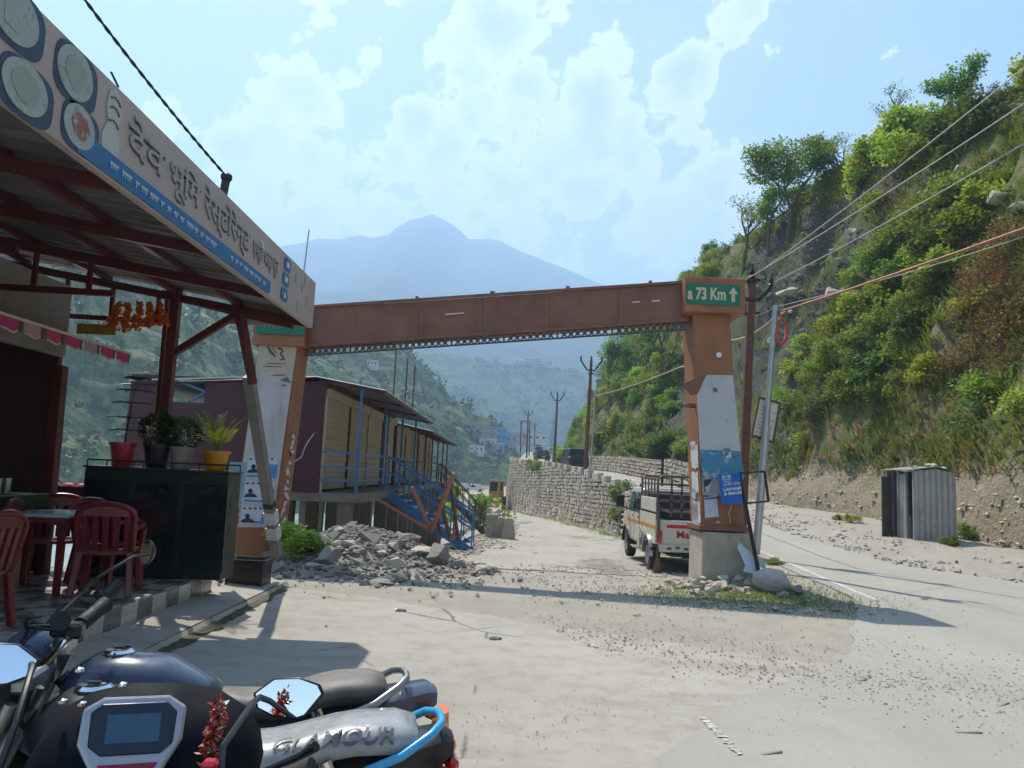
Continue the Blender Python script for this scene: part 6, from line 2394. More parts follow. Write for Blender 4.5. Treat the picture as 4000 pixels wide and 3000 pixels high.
# ================================================================== other vehicles
def car(label, p, rz, L, W, Hh, paint, kind='car', load=False, name='parked_car', cat='car', suv=.0):
    t = thing(name, label, cat, tuple(p), rz)
    T = WM[t]

    def part(mb, nm, mat, parent=None, **k):
        mb.v = [tuple(T @ V(q)) for q in mb.v]
        return mb.build(nm, mat, parent or t, **k)
    hw = W / 2
    hb = Hh * (.56 if not suv else .6)
    pr = [(-L / 2, .32), (-L / 2, hb), (-L / 2 + .12 + (.35 if not suv else 0), hb + .02), (-L * .30 if not suv else -L / 2 + .22, Hh), (L * .12, Hh), (L * .27, hb + .06), (L / 2 - .1, hb - .12), (L / 2, hb - .3), (L / 2, .3)]
    A = [V((-hw + (.12 if z > hb + .03 else 0), y, z)) for y, z in pr]
    B = [V((hw - (.12 if z > hb + .03 else 0), y, z)) for y, z in pr]
    n = len(pr)
    bd_ = part(MB().add(A + B, [tuple(range(n)), tuple(range(n, 2 * n))[::-1]] + [(i, n + i, n + (i + 1) % n, (i + 1) % n) for i in range(n)]), 'body', paint, bevel=.06, seg=2)
    yb = -L / 2 + (.47 if not suv else .12)
    yt = -L * .30 if not suv else -L / 2 + .22
    part(MB().add([V((-hw + .17, yb - .012, hb + .06)), V((hw - .17, yb - .012, hb + .06)), V((hw - .22, yt - .03, Hh - .07)), V((-hw + .22, yt - .03, Hh - .07))], [(0, 1, 2, 3)]), 'rear_window', M_GLASS, bd_)
    part(MB().add([V((-hw + .17, L * .27 + .01, hb + .10)), V((hw - .17, L * .27 + .01, hb + .10)), V((hw - .22, L * .13, Hh - .05)), V((-hw + .22, L * .13, Hh - .05))], [(0, 1, 2, 3)]), 'windscreen', M_GLASS, bd_)
    for s in (-1, 1):
        part(MB().add([V((s * (hw - .055), yb + .2, hb + .06)), V((s * (hw - .055), L * .2, hb + .06)), V((s * (hw - .112), L * .1, Hh - .08)), V((s * (hw - .112), yt + .08, Hh - .08))], [(0, 1, 2, 3)]), 'side_window', M_GLASS, bd_)
        part(MB().box((s * (hw - .14), -L / 2 - .01, hb - .10), (.2, .04, .12)), 'tail_light', M_REDL, bd_)
        part(MB().box((s * (hw - .2), L / 2 + .005, hb - .26), (.24, .03, .10)), 'headlight', M_CHROME, bd_)
        for y in (-L * .3, L * .31):
            wl = part(MB().lathe([(.2, -.1), (.3, -.1), (.32, 0), (.3, .1), (.2, .1)], (s * (hw - .08), y, .32), 18, Matrix.Rotation(math.pi / 2, 3, 'Y')), 'wheel', M_TYRE, smooth=True)
            part(MB().lathe([(.19, 0), (.05, .02)], (s * (hw + .015), y, .32), 12, Matrix.Rotation(s * math.pi / 2, 3, 'Y')), 'rim', M_ALLOY, wl)
        part(MB().box((s * (hw + .08), L * .2, hb + .1), (.14, .08, .12)), 'door_mirror', paint, bevel=.02)
    part(MB().box((0, -L / 2 - .03, .42), (W * .9, .1, .16)), 'rear_bumper', M_BLACKM, bevel=.02)
    part(MB().box((0, -L / 2 - .085, hb - .24), (.45, .012, .1)), 'number_plate', M_WHITE)
    if suv == 2:
        part(MB().lathe([(.3, -.09), (.34, -.05), (.34, .05), (.3, .09)], (0, -L / 2 - .12, hb - .12), 18, Matrix.Rotation(math.pi / 2, 3, 'X')), 'spare_wheel', M_TYRE, smooth=True)
    if load:
        part(MB().rock((0, -.3, Hh + .2), (W * .8, L * .42, .55), 5, 2), 'roof_load', pm('dark_roof_load', (.05, .045, .05), .8), smooth=True)
    return t


def on_road(px, Y, dz=0.0):
    x = P(px, 1800, Y).x
    return V((x, Y, H(x, Y) + .015))


M_CBLACK = pm('black_car_paint', (.02, .022, .024), .3, .1, 3, coat=.6, dust=.25)
M_CSILV = pm('silver_car_paint', (.45, .45, .46), .35, .08, 3, metal=.4, dust=.2)
M_CWHITE = pm('white_car_paint', (.66, .66, .65), .35, .05, 3, coat=.3, dust=.2)
car('boxy black jeep on the upper road between the two nearer utility poles', on_road(2238, 66), .18, 3.9, 1.75, 1.85, M_CBLACK, name='jeep', cat='jeep', suv=2)
car('black hatchback driving behind the loaded car on the upper road', on_road(2115, 100), .10, 3.7, 1.68, 1.5, M_CBLACK, name='hatchback_car')
car('pale estate car with a dark load on its roof', on_road(2099, 155), .05, 4.3, 1.75, 1.75, M_CSILV, load=True, name='estate_car', suv=1)
car('white car far up the road beside the loaded car', on_road(2152, 162), .05, 4.2, 1.7, 1.5, M_CWHITE, name='sedan_car')
for px, rz_, lab in ((1851, 1.75, 'white parked car on the lower terrace beside the brown stair'), (1803, 1.6, 'white parked car partly hidden by the brown stair rail')):
    x = P(px, 1900, 150).x
    car(lab, V((x, 150, H(x, 150))), rz_, 4.0, 1.65, 1.5, M_CWHITE, name='parked_car')
# backhoe loader at the bend
exx = P(1938, 1950, 80).x
ez = H(exx, 80)
ex = thing('backhoe_loader', 'orange yellow backhoe loader working at the bend of the lower road', 'loader', (exx, 80, ez))
M_JCB = pm('construction_yellow', (.42, .20, .035), .5, .15, 3, dust=.35)
E = lambda x, y, z: V((exx + x, 80 + y, ez + z))
MB().box(E(0, .6, 1.0), (1.5, 2.6, .7)).build('chassis', M_JCB, ex, bevel=.05)
MB().box(E(0, 0, 1.55), (1.55, 1.5, .5)).build('cab_base', M_JCB, ex, bevel=.03)
for s in (-1, 1):
    for y in (-.7, .7):
        MB().bar(E(s * .72, y, 1.8), E(s * .68, y, 2.85), .09, .09).build('cab_pillar', M_JCB, ex)
    MB().box(E(s * .71, 0, 2.3), (.02, 1.3, .95)).build('cab_window', M_GLASS, ex)
    for y, r in ((-.75, .68), (1.6, .5)):
        MB().lathe([(r * .5, -.2), (r * .92, -.2), (r, -.1), (r, .1), (r * .92, .2), (r * .5, .2)], E(s * .85, y, r), 20, Matrix.Rotation(math.pi / 2, 3, 'Y')).build('wheel', M_TYRE, ex, smooth=True)
MB().box(E(0, -.72, 2.3), (1.3, .02, .95)).build('cab_window', M_GLASS, ex)
MB().box(E(0, 0, 2.92), (1.6, 1.7, .14)).build('cab_roof', M_JCB, ex, bevel=.04)
MB().bar(E(.25, -1.2, 1.0), E(.35, -1.6, 3.2), .22, .28, w1=.16, h1=.18).build('boom', M_JCB, ex)
MB().bar(E(.35, -1.6, 3.2), E(.1, -2.3, 1.2), .18, .2, w1=.12, h1=.14).build('dipper_arm', M_JCB, ex)
MB().prism([E(-.25, -2.1, 1.2), E(-.25, -2.6, 1.0), E(-.25, -2.5, .55), E(-.25, -2.05, .7)], (.6, 0, 0)).build('bucket', M_JCB, ex)

# ================================================================== utility poles along the upper road
def util_pole(label, top, base, s, name='utility_pole'):
    t = thing(name, label, 'pole', tuple(base), 0, 'steel utility poles along the upper road')
    MB().tube([base + V((0, 0, -.3)), base.lerp(top, .5), top], [.15 * s, .13 * s, .10 * s], 10).build('pole', M_POLE, t, smooth=True)
    m = MB()
    a = top + V((0, 0, -.75 * s))
    m.tube([a + V((-.75, 0, .72)) * s, a + V((-.3, 0, .05)) * s, a, a + V((.3, 0, .05)) * s, a + V((.75, 0, .72)) * s], .06 * s, 6)
    m.build('cross_arm', M_BLACKM, t)
    for q in (a + V((-.75, 0, .72)) * s, a + V((.75, 0, .72)) * s, top):
        insulator(q, 1.4 * s).build('insulator', M_BLACKM, t, smooth=True)
    MB().box(a + V((0, 0, -.22 * s)), (.42 * s, .18 * s, .06 * s)).build('clamp', M_BLACKM, t)
    return [a + V((-.75, 0, 1.05)) * s, top + V((0, 0, .3 * s)), a + V((.75, 0, 1.05)) * s]


def based(px, Y, z=None):
    p = P(px, 1800, Y)
    return V((p.x, Y, H(p.x, Y) if z is None else z))


tops = []
for (tx, ty, bx2, Y, lab) in ((2310, 1408, 2285, 55, 'tall three-armed steel pole standing on the stone wall before the black jeep'),
                              (2178, 1540, 2163, 88, 'three-armed steel pole between the black hatchback and the jeep'),
                              (2064, 1607, 2055, 138, 'far three-armed steel pole beside the two-legged transformer frame'),
                              (2090, 1652, 2084, 190, 'farthest three-armed steel pole up the valley road')):
    tp_ = P(tx, ty, Y)
    bs = P(bx2, 1840, Y)
    bs.z = H(bs.x, Y)
    if abs(bs.z - tp_.z) > 12:
        bs.z = tp_.z - 9
    tops.append(util_pole(lab, tp_, bs, 1.0 if Y < 100 else 1.05))
for a, b in zip(tops, tops[1:]):
    for k, wd in enumerate(('left', 'middle', 'right')):
        pass
hf = thing('transformer_frame', 'two-legged steel transformer frame beside the far poles', 'frame', tuple(based(2048, 150)))
q0, q1 = based(2033, 150), based(2066, 150)
t0_, t1_ = P(2036, 1645, 150), P(2070, 1646, 150)
for a, b in ((q0, t0_), (q1, t1_)):
    MB().tube([a, b], .12, 8).build('leg', M_POLE, hf)
MB().bar(t0_, t1_, .15, .18).build('cross_beam', M_POLE, hf)
MB().bar(q0.lerp(t0_, .5), q1.lerp(t1_, .8), .07, .07).build('diagonal', M_POLE, hf)
MB().bar(q1.lerp(t1_, .5), q0.lerp(t0_, .8), .07, .07).build('diagonal', M_POLE, hf)
for (tx, ty, bx2, Y, lab) in ((2325, 1534, 2302, 52, 'slim grey pole with a small red flag beside the tall steel pole'), (2165, 1612, 2157, 96, 'slim grey pole standing just behind the second steel pole'), (2153, 1672, 2150, 120, 'thin far grey pole near the white car')):
    tp_ = P(tx, ty, Y)
    bs = based(bx2, Y)
    t = thing('slim_pole', lab, 'pole', tuple(bs))
    MB().tube([bs, tp_], [.075, .055], 8).build('tube', M_GALV, t, smooth=True)
    if Y == 52:
        MB().prism([tp_ + V((.05, 0, -.25)), tp_ + V((.22, .02, -.35)), tp_ + V((.18, 0, -.95)), tp_ + V((.05, 0, -.85))], (0, .02, 0)).build('flag', flat('red_flag', (.40, .07, .05)), t)
# the pink cable strung from pole to pole past the gate
cable('service_cable', [P(2326, 1545, 52), P(2655, 1435, 26), P(2855, 1330, 18.0), P(3031, 1235, 16.4)], .022, flat('pale_pink_cable', (.50, .28, .22)), 'pale pink cable from the flag pole to the grey leaning pole', 'cable', .12, 10)
pA, pB = P(3031, 1222, 16.4), P(4000, 893, 11.5)
cable('service_cable', [pA, pB, pA + (pB - pA) * 1.5], .022, flat('red_cable', (.42, .13, .08)), 'reddish cable rising from the grey leaning pole toward the hill', 'cable', .03)
pA, pB = P(2905, 1228, 14.8), P(4000, 925, 11.8)
cable('thin_cable', [P(2880, 1245, 14.8), P(3031, 1198, 16.4), pB], .008, M_WIRE, 'thin grey cable beside the reddish cable', 'cable', .06)

# ================================================================== stone retaining walls
def stone_wall(name, label, cat, fx, ys, fz0, fz1, lean, sw, sh_, nface, limit=300, seed=1, cap_stones=False):
    """fx(y): face line; nface: +1 stones face -X (towards the lower road)"""
    rr = random.Random(seed)
    t = thing(name, label, cat, (fx(ys[0]), ys[0], fz0(ys[0])))
    # core
    m = MB()
    us = [0, .5, 1]
    yy = frange((ys[0], ys[1], 1.0))

    def core(u, y):
        return V((fx(y) + lean * u * (fz1(y) - fz0(y)) + .10, y, fz0(y) - .3 + (fz1(y) - fz0(y) + .28) * u))
    m.grid(core, us, yy)
    m.grid(lambda u, y: core(1, y) + V((u * .6, 0, 0)), [0, 1], yy)
    e = ys[0]
    m.add([core(0, e), core(1, e), core(1, e) + V((.7, 0, 0)), core(0, e) + V((.7, 0, 0))], [(0, 1, 2, 3)])
    m.build('core', pm(name + '_core', (.17, .15, .12), .95, .2, 2), t)
    stones = []
    y = ys[0]
    k = 0
    rows = []
    nmax = int(max(fz1(q) - fz0(q) for q in yy) / sh_) + 1
    for r in range(nmax):
        y = ys[0] + rr.uniform(0, sw)
        while y < ys[1]:
            w_ = sw * rr.uniform(.40, 1.7)
            z = fz0(y) + r * sh_ + sh_ / 2
            if z < fz1(y):
                stones.append((y + w_ / 2, z + rr.uniform(-.02, .02), w_, sh_ * rr.uniform(.62, 1.08), r))
            y += w_ + rr.uniform(.01, .05)
    stones.sort(key=lambda q: q[0])
    protos = []
    for i in range(10):
        r2 = random.Random(i * 7 + seed)
        pts = []
        for dz in (-1, 1):
            for dx, dy in ((-1, -1), (1, -1), (1, 1), (-1, 1)):
                pts.append(V((dx * .5 * r2.uniform(.75, 1), dy * .5 * r2.uniform(.8, 1), dz * .5 * r2.uniform(.75, 1))))
        fc = [(3, 2, 1, 0), (4, 5, 6, 7), (0, 1, 5, 4), (1, 2, 6, 5), (2, 3, 7, 6), (3, 0, 4, 7)]
        me = bpy.data.meshes.new('stone')
        me.from_pydata([tuple(p) for p in pts], [], fc)
        me.materials.append(M_STONE)
        protos.append((me, pts, fc))
    rest = MB()
    inv = WM[t].inverted()
    for i, (y, z, w_, h_, r) in enumerate(stones):
        x = fx(y) + lean * (z - fz0(y)) + rr.uniform(-.05, .05) + .02
        me, pts, fc = protos[rr.randrange(10)]
        if i < limit:
            o = bpy.data.objects.new('stone', me)
            COL.objects.link(o)
            o.parent = t
            o.location = inv @ V((x, y, z))
            o.scale = (.34, w_, h_)
            o.rotation_euler = (rr.uniform(-.08, .08), rr.uniform(-.12, .12), rr.uniform(-.15, .15) - math.atan((fx(y + .5) - fx(y - .5))))
        else:
            R = Matrix.Rotation(rr.uniform(-.12, .12), 3, 'Y') @ Matrix.Rotation(-math.atan(fx(y + .5) - fx(y - .5)), 3, 'Z')
            rest.add([V((x, y, z)) + R @ V((p.x * .34, p.y * w_, p.z * h_)) for p in pts], fc)
    if rest.v:
        q = rest.build('stones', M_STONE, t)
        q['kind'] = 'stuff'
    return t


lw_top = lambda y: z_main(y) + lerp_table([(38, .1), (44, .35), (60, .35), (100, .3)])(y)
lw = stone_wall('retaining_wall', 'pale dry stone retaining wall between the lower and upper road', 'wall', lambda y: WX(y) - .30, (38.5, 104), lambda y: H(WX(y) - .9, y) - .05, lw_top, .10, .42, .27, 1, seed=3)
rr = random.Random(8)
y = 44.0
while y < 96:
    L_ = rr.uniform(.9, 1.5)
    x = WX(y) + .12
    MB().box((x, y + L_ / 2, lw_top(y) + .16), (.42, L_, .44), rotz(-math.atan(WX(y + 1) - WX(y)))).build('parapet_block', M_STONE, lw, bevel=.05)
    y += L_ + rr.uniform(.6, 1.5)
stone_wall('breast_wall', 'stepped pale stone breast wall at the hill foot above the upper road', 'wall', lambda y: MR(y) + .75, (46, 100), lambda y: z_main(y) + .1, lambda y: z_main(y) + lerp_table([(46, 1.7), (56, 1.5), (75, 1.3), (100, 1.1)])(y), .32, .40, .26, 1, seed=5)
# concrete barrier on the left of the lower road
bp_ = G(1972, 2080, H(-.3, 29.5))
br = thing('concrete_barrier', 'worn concrete barrier block with stones on top beside the lower road', 'barrier', (bp_.x, 29.5, H(bp_.x, 29.5)))
zb = H(bp_.x, 29.5) - .05
for dx, dy in ((.14, -.2), (-.16, .25)):
    pr = [(-.27, 0), (.27, 0), (.24, .36), (.16, .78), (.10, .85), (-.10, .85), (-.16, .78), (-.24, .36)]
    MB().prism([V((bp_.x + dx + a, 29.5 + dy, zb + b)) for a, b in pr], (0, .38, 0)).build('block', M_PLASTER, br, bevel=.03)
MB().box((bp_.x - .5, 31.2, zb + .45), (.5, 2.6, 1.0)).build('kerb_wall', M_PLASTER, br, bevel=.05)
for k in range(8):
    MB().rock((bp_.x - .5 + rr.uniform(-.2, .2), 30.2 + k * .3, zb + 1.0), (.4, .4, .25), k, 2).build('stone', M_STONE, label='flat stone laid on the low wall behind the concrete barrier', cat='stone', group='stones on the barrier wall', smooth=True)

# ================================================================== rocks, rubble, gravel
M_BOULD = stone_mat('pale_boulder', (.36, .335, .29), (.50, .47, .42), (.40, .38, .34))


def rock_thing(p, size, seed, mat, label, group, sub=2, name='rock'):
    m = MB()
    m.rock(p, size, seed, sub)
    return m.build(name, mat, label=label, cat='rock', group=group)


rr = random.Random(33)
cnt = 0
for (px, py, s_, dz) in ((1370, 2020, .62, .35), (1500, 2035, .55, .30), (1240, 2140, .60, .2), (1330, 2150, .35, .25), (1140, 2190, .42, .1), (1080, 2240, .45, .1), (1270, 2200, .55, .1), (1700, 2190, .62, .1),
                          (1540, 2220, .40, .05), (1180, 2260, .36, .0), (1390, 2215, .32, .05), (1640, 2170, .55, .15), (1830, 2205, .30, .0), (1890, 2240, .36, 0), (1420, 2290, .22, 0), (1300, 2255, .3, .0),
                          (1600, 2120, .5, .2), (1440, 2120, .5, .25), (1220, 2230, .34, .05), (1120, 2150, .4, .2)):
    # find where the sight line meets the mound
    d = ray(px, py)
    best = None
    for i in range(300):
        q = V((0, 0, CAM_H)) + d * ((8 + i * .03) / d.y)
        if q.z <= H(q.x, q.y):
            best = q
            break
    if best is None:
        continue
    s_ *= 1.0
    rock_thing(best + V((0, .1, s_ * .12)), (s_ * rr.uniform(.9, 1.2), s_ * rr.uniform(.8, 1.1), s_ * rr.uniform(.5, .75)), rr.randint(0, 22), M_STONEG if rr.random() < .7 else M_STONE,
               ('large broken rock on the rubble heap nearest the blue stair' if best.x > -1.9 else 'large broken rock on the rubble heap near the left pylon' if best.x < -3.1 else 'large broken rock in the middle of the rubble heap'), 'large rocks of the rubble heap')
for i in range(95):
    x, y = rr.uniform(-4.1, -.2), rr.uniform(11.0, 16.8)
    if rr.random() < .5:
        x, y = rr.gauss(-2.6, 1.0), rr.gauss(12.6, .9)
    s_ = rr.uniform(.10, .27)
    rock_thing(V((x, y, H(x, y) + s_ * .2)), (s_ * rr.uniform(.9, 1.5), s_, s_ * rr.uniform(.5, .8)), rr.randint(0, 22), M_STONEG if rr.random() < .6 else M_STONE,
               ('small angular rock on the front skirt of the rubble, on the concrete side' if y < 12.3 else 'small angular rock on the gate road side of the rubble' if x > -1.6 else 'small angular rock on the back of the rubble by the stilts' if y > 14.4 else 'small angular rock among the chips of the rubble heap'), 'small rocks of the rubble heap', 1 if s_ < .16 else 2)
c = G(3028, 2316, .05)
bm_ = bmesh.new()
bmesh.ops.create_icosphere(bm_, subdivisions=4, radius=.5)
m = MB()
m.add([V((c.x, c.y + .2, .19)) + V((v.co.x * .54, v.co.y * .42, v.co.z * .37)) * (1 + .16 * fbm(v.co.x * 2.3, v.co.y * 2.3, v.co.z * 2.3 + 5)) for v in bm_.verts], [tuple(v.index for v in f.verts) for f in bm_.faces])
bm_.free()
m.build('boulder', M_BOULD, label='large rounded pale boulder in front of the right footing', cat='rock', smooth='all')
for i in range(48):
    x, y = rr.gauss(3.35, .55), rr.gauss(11.6, .35)
    if y > 12.25 and 2.9 < x < 4.0:
        y = 12.2 - rr.random() * .5
    s_ = rr.uniform(.08, .24)
    rock_thing(V((x, y, H(x, y) + s_ * .22)), (s_ * rr.uniform(.9, 1.4), s_, s_ * rr.uniform(.55, .8)), rr.randint(0, 22), M_STONE if rr.random() < .75 else M_STONEG,
               'pale stone piled round the cement footing of the right pylon', 'stones round the footing', 2)
for i in range(30):
    x, y = rr.uniform(2.6, 5.1), rr.uniform(9.9, 11.3)
    s_ = rr.uniform(.05, .13)
    rock_thing(V((x, y, H(x, y) + s_ * .15)), (s_ * 1.4, s_, s_ * .5), rr.randint(0, 22), M_STONE, 'scattered flat stone on the weedy island before the footing', 'scattered stones of the island', 1)


def gravel(name, n, fn, lo, hi, mat, label, seed):
    rr = random.Random(seed)
    m = MB()
    oc = [V((1, 0, 0)), V((0, 1, 0)), V((-1, 0, 0)), V((0, -1, 0)), V((0, 0, 1)), V((0, 0, -1))]
    fc = [(0, 1, 4), (1, 2, 4), (2, 3, 4), (3, 0, 4), (1, 0, 5), (2, 1, 5), (3, 2, 5), (0, 3, 5)]
    for i in range(n):
        q = fn(rr)
        if q is None:
            continue
        s_ = lo * (hi / lo) ** (rr.random() ** 2.1)
        a = rr.uniform(0, 6.28)
        R = Matrix.Rotation(a, 3, 'Z') @ Matrix.Rotation(rr.uniform(-.5, .5), 3, 'X')
        m.add([q + V((0, 0, s_ * .2)) + R @ V((p.x * s_ * rr.uniform(.6, 1.1), p.y * s_ * rr.uniform(.5, .9), p.z * s_ * rr.uniform(.35, .6))) for p in oc], fc)
    m.build(name, mat, kind='stuff', label=label, cat='gravel')


def at_ground(x, y):
    return V((x, y, H(x, y) + .014))


def g_px(poly):
    def f(r):
        u, v = r.random(), r.gauss(.5, .30)
        a = V((*poly[0], 0)).lerp(V((*poly[1], 0)), u)
        b = V((*poly[3], 0)).lerp(V((*poly[2], 0)), u)
        q = a.lerp(b, v)
        g = G(q.x, q.y)
        if r.random() > .35 + .65 * noise.noise(V((g.x * 1.3, g.y * 1.3, 2))) + .25:
            return None
        return at_ground(g.x, g.y)
    return f


gravel('gravel', 9000, g_px([(2050, 2400), (4150, 2590), (4150, 2900), (2300, 2540)]), .003, .022, M_STONE, 'grey gravel strewn across the road junction', 1)
gravel('gravel', 1500, g_px([(1500, 2700), (2400, 2620), (4000, 2900), (1500, 3000)]), .002, .010, M_STONE, 'fine grit on the worn concrete', 2)
gravel('gravel', 3000, lambda r: at_ground(r.uniform(-4.2, -.3), r.gauss(12.9, 1.2)), .010, .06, M_STONE, 'pale rubble chips around the rock heap', 3)
gravel('gravel', 5000, lambda r: (lambda y: (lambda x: at_ground(x, y) if noise.noise(V((x * .9, y * .7, 6))) + r.uniform(-.4, .4) > -.05 else None)(MR(y) - .15 + abs(r.gauss(0, 1.3))))(r.uniform(11, 42)), .008, .10, M_STONE, 'pale stony litter along the hill verge', 4)
gravel('gravel', 5200, lambda r: at_ground(r.gauss(-2.5, .95), r.gauss(13.6, .95)), .02, .10, M_STONEG, 'broken chips on the rubble mound, coloured dark as the cabin shade', 7)  # dark stone puts the shade of the cabins into the mound's colour
gravel('gravel', 2600, lambda r: at_ground(r.uniform(.2, 5.2), r.uniform(9.8, 17.5)), .008, .045, M_STONE, 'loose chips on the dirt around the right pylon', 5)
gravel('gravel', 2500, lambda r: (lambda y: at_ground(LL(y) + r.gauss(.2, .6), y))(r.uniform(15, 60)), .02, .10, M_STONE, 'loose stones along the lower road edge', 6)
# litter
for (px, py, s_, lab, mt) in ((1562, 2222, .05, 0, 0),):
    pass
c = G(1562, 2392)
for (px, py, s_, lab) in ((1565, 2392, .10, 'crumpled clear plastic bottle lying on the concrete'), (1935, 2503, .09, 'squashed green and clear bottle on the concrete')):
    c = G(px, py)
    t = thing('plastic_bottle', lab, 'bottle', tuple(c))
    MB().tube([c + V((-.06, 0, .02)), c + V((-.035, .01, .024)), c + V((.02, .02, .02)), c + V((.04, .02, .02))], [.018, .023, .020, .010], 10).build('body', pm('clear_plastic', (.42, .43, .41), .15, .2, 30), t, smooth=True)
    MB().tube([c + V((.04, .02, .02)), c + V((.058, .023, .02))], .011, 8).build('cap', flat('green_cap', (.05, .14, .04)), t)
for (px, py, L_, lab) in ((3800, 2880, .26, 'splintered board scrap on the asphalt'), (3020, 2958, .20, 'dark twig with a blue scrap on the road'), (3370, 2668, .16, 'pale board scrap among the gravel'), (2490, 2410, .14, 'pale chip of wood at the shadow edge'), (3920, 2760, .20, 'reddish torn wrapper among the roadside gravel')):
    c = G(px, py)
    MB().bar(c + V((-L_ / 3, (px % 7 - 3) * .015, .012)), c + V((L_ / 3, -(px % 5 - 2) * .02, .022)), .03, .010, w1=.012).build('wood_scrap', pm('scrap_wood', (.34, .25, .17), .8), label=lab, cat='scrap')

# ================================================================== vegetation
from mathutils.bvhtree import BVHTree


def bvh_of(name):
    me = bpy.data.objects[name].data
    return BVHTree.FromPolygons([v.co for v in me.vertices], [tuple(p.vertices) for p in me.polygons])


BV_HILL, BV_VAL, BV_H2, BV_GR = (bvh_of(n) for n in ('hillside', 'valley_slope', 'wooded_hill', 'ground'))


def hit(bv, px, py):
    d = ray(px, py).normalized()
    loc, nrm, i, dist = bv.ray_cast(V((0, 0, CAM_H)), d)
    return loc, nrm


L_BRIGHT = leafmat('bright_shrub_leaf', (.33, .44, .085), .35, .48)
L_MID = leafmat('mid_shrub_leaf', (.21, .31, .07), .35, .45)
L_DARK = leafmat('dark_shrub_leaf', (.12, .19, .06), .35, .4)
L_RUST = leafmat('rusty_shrub_leaf', (.25, .145, .075), .45, .3)
L_DRY = leafmat('dry_grass', (.27, .235, .10), .35, .35)
L_GRASS = leafmat('green_grass', (.16, .22, .055), .4, .4)
M_BARK = pm('grey_brown_bark', (.13, .105, .08), .9, .25, 8, .4, 40)


def leaf_cloud(m, rr, centres, n, spread, size, flat_=.75, droop=.0):
    for i in range(n):
        c, r = centres[rr.randrange(len(centres))]
        d = V((rr.gauss(0, 1), rr.gauss(0, 1), rr.gauss(0, 1)))
        d.normalize()
        q = c + V((d.x, d.y, d.z * flat_)) * r * (rr.random() ** .45)
        s_ = size * rr.uniform(.6, 1.35)
        dirv = (d * .7 + V((rr.uniform(-1, 1), rr.uniform(-1, 1), rr.uniform(-.5, .6) - droop))).normalized()
        up = V((rr.uniform(-.7, .7), rr.uniform(-.7, .7), 1))
        sd = dirv.cross(up).normalized() * s_ * .38
        a = q + dirv * s_ * .5
        m.add([q, a + sd, q + dirv * s_, a - sd], [(0, 1, 2, 3)])


def shrub_proto(name, seed, leafm, n, nclump, size, flat_=.75, height=1.0, twig=True):
    rr = random.Random(seed)
    t = thing(name, 'shrub', 'shrub')
    centres = []
    for i in range(nclump):
        a = rr.uniform(0, 6.28)
        h = rr.random()
        r = rr.uniform(.25, .85) * math.sqrt(max(.1, 1 - h * h * .8))
        centres.append((V((math.cos(a) * r, math.sin(a) * r, (.15 + h * .85) * height)), rr.uniform(.22, .42)))
    m = MB()
    leaf_cloud(m, rr, centres, n, 1, size, flat_)
    m.build('foliage', leafm, t)
    m = MB()
    for c, r in centres[::2]:
        m.tube([V((0, 0, -.2)), c * .5 + V((rr.uniform(-.08, .08), 0, .0)), c], [.030, .02, .008], 5)
    m.build('stem', M_BARK, t)
    return t


PROTO = {
    'bright': [shrub_proto('shrub', s, L_BRIGHT, 1500, 16, .13) for s in (1, 2)],
    'mid': [shrub_proto('shrub', s, L_MID, 1500, 16, .12) for s in (3, 4)],
    'dark': [shrub_proto('shrub', s, L_DARK, 1500, 15, .12) for s in (5, 6)],
    'rust': [shrub_proto('shrub', s, L_RUST, 700, 22, .08, height=1.2) for s in (7, 8)],
    'leafy': [shrub_proto('shrub', s, L_BRIGHT, 420, 14, .16) for s in (9,)],
}
LABEL = {
    'bright': 'yellow-green leafy shrub growing on the steep roadside hill',
    'mid': 'mid green dense shrub growing on the steep roadside hill',
    'dark': 'dark green shrub in the folds of the roadside hill',
    'rust': 'rusty brown thin-leaved shrub on the roadside hill',
    'leafy': 'bright broad-leaved bush on the roadside bank',
}
rr = random.Random(77)
used = set()


def plant(kind, loc, s, label=None, group=None, zs=1.0):
    pr = PROTO[kind][rr.randrange(len(PROTO[kind]))]
    if label is None:
        t_ = loc.x - XB(loc.y)
        look = {'bright': 'yellow-green leafy shrub', 'mid': 'mid green dense shrub', 'dark': 'dark green shrub', 'rust': 'rusty brown thin-leaved shrub', 'leafy': 'bright broad-leaved bush'}[kind]
        where = ('on the far end of the hill seen through the gate' if loc.y > 86 else 'on the crest line of the roadside hill' if t_ > 10.5 else 'low on the bank behind the tin booth' if t_ < 4.2 and loc.y < 40
                 else 'beside the grey scree face' if 42 < loc.y else 'on the middle slope under the overhead wires')
        label = look + ' ' + where
        group = f'{kind} shrubs of the hillside'
    o = dup(pr, loc=loc, rz=rr.uniform(0, 6.28), scale=(s, s, s * zs), label=label or LABEL[kind], group=group or f'{kind} shrubs of the hillside')
    return o


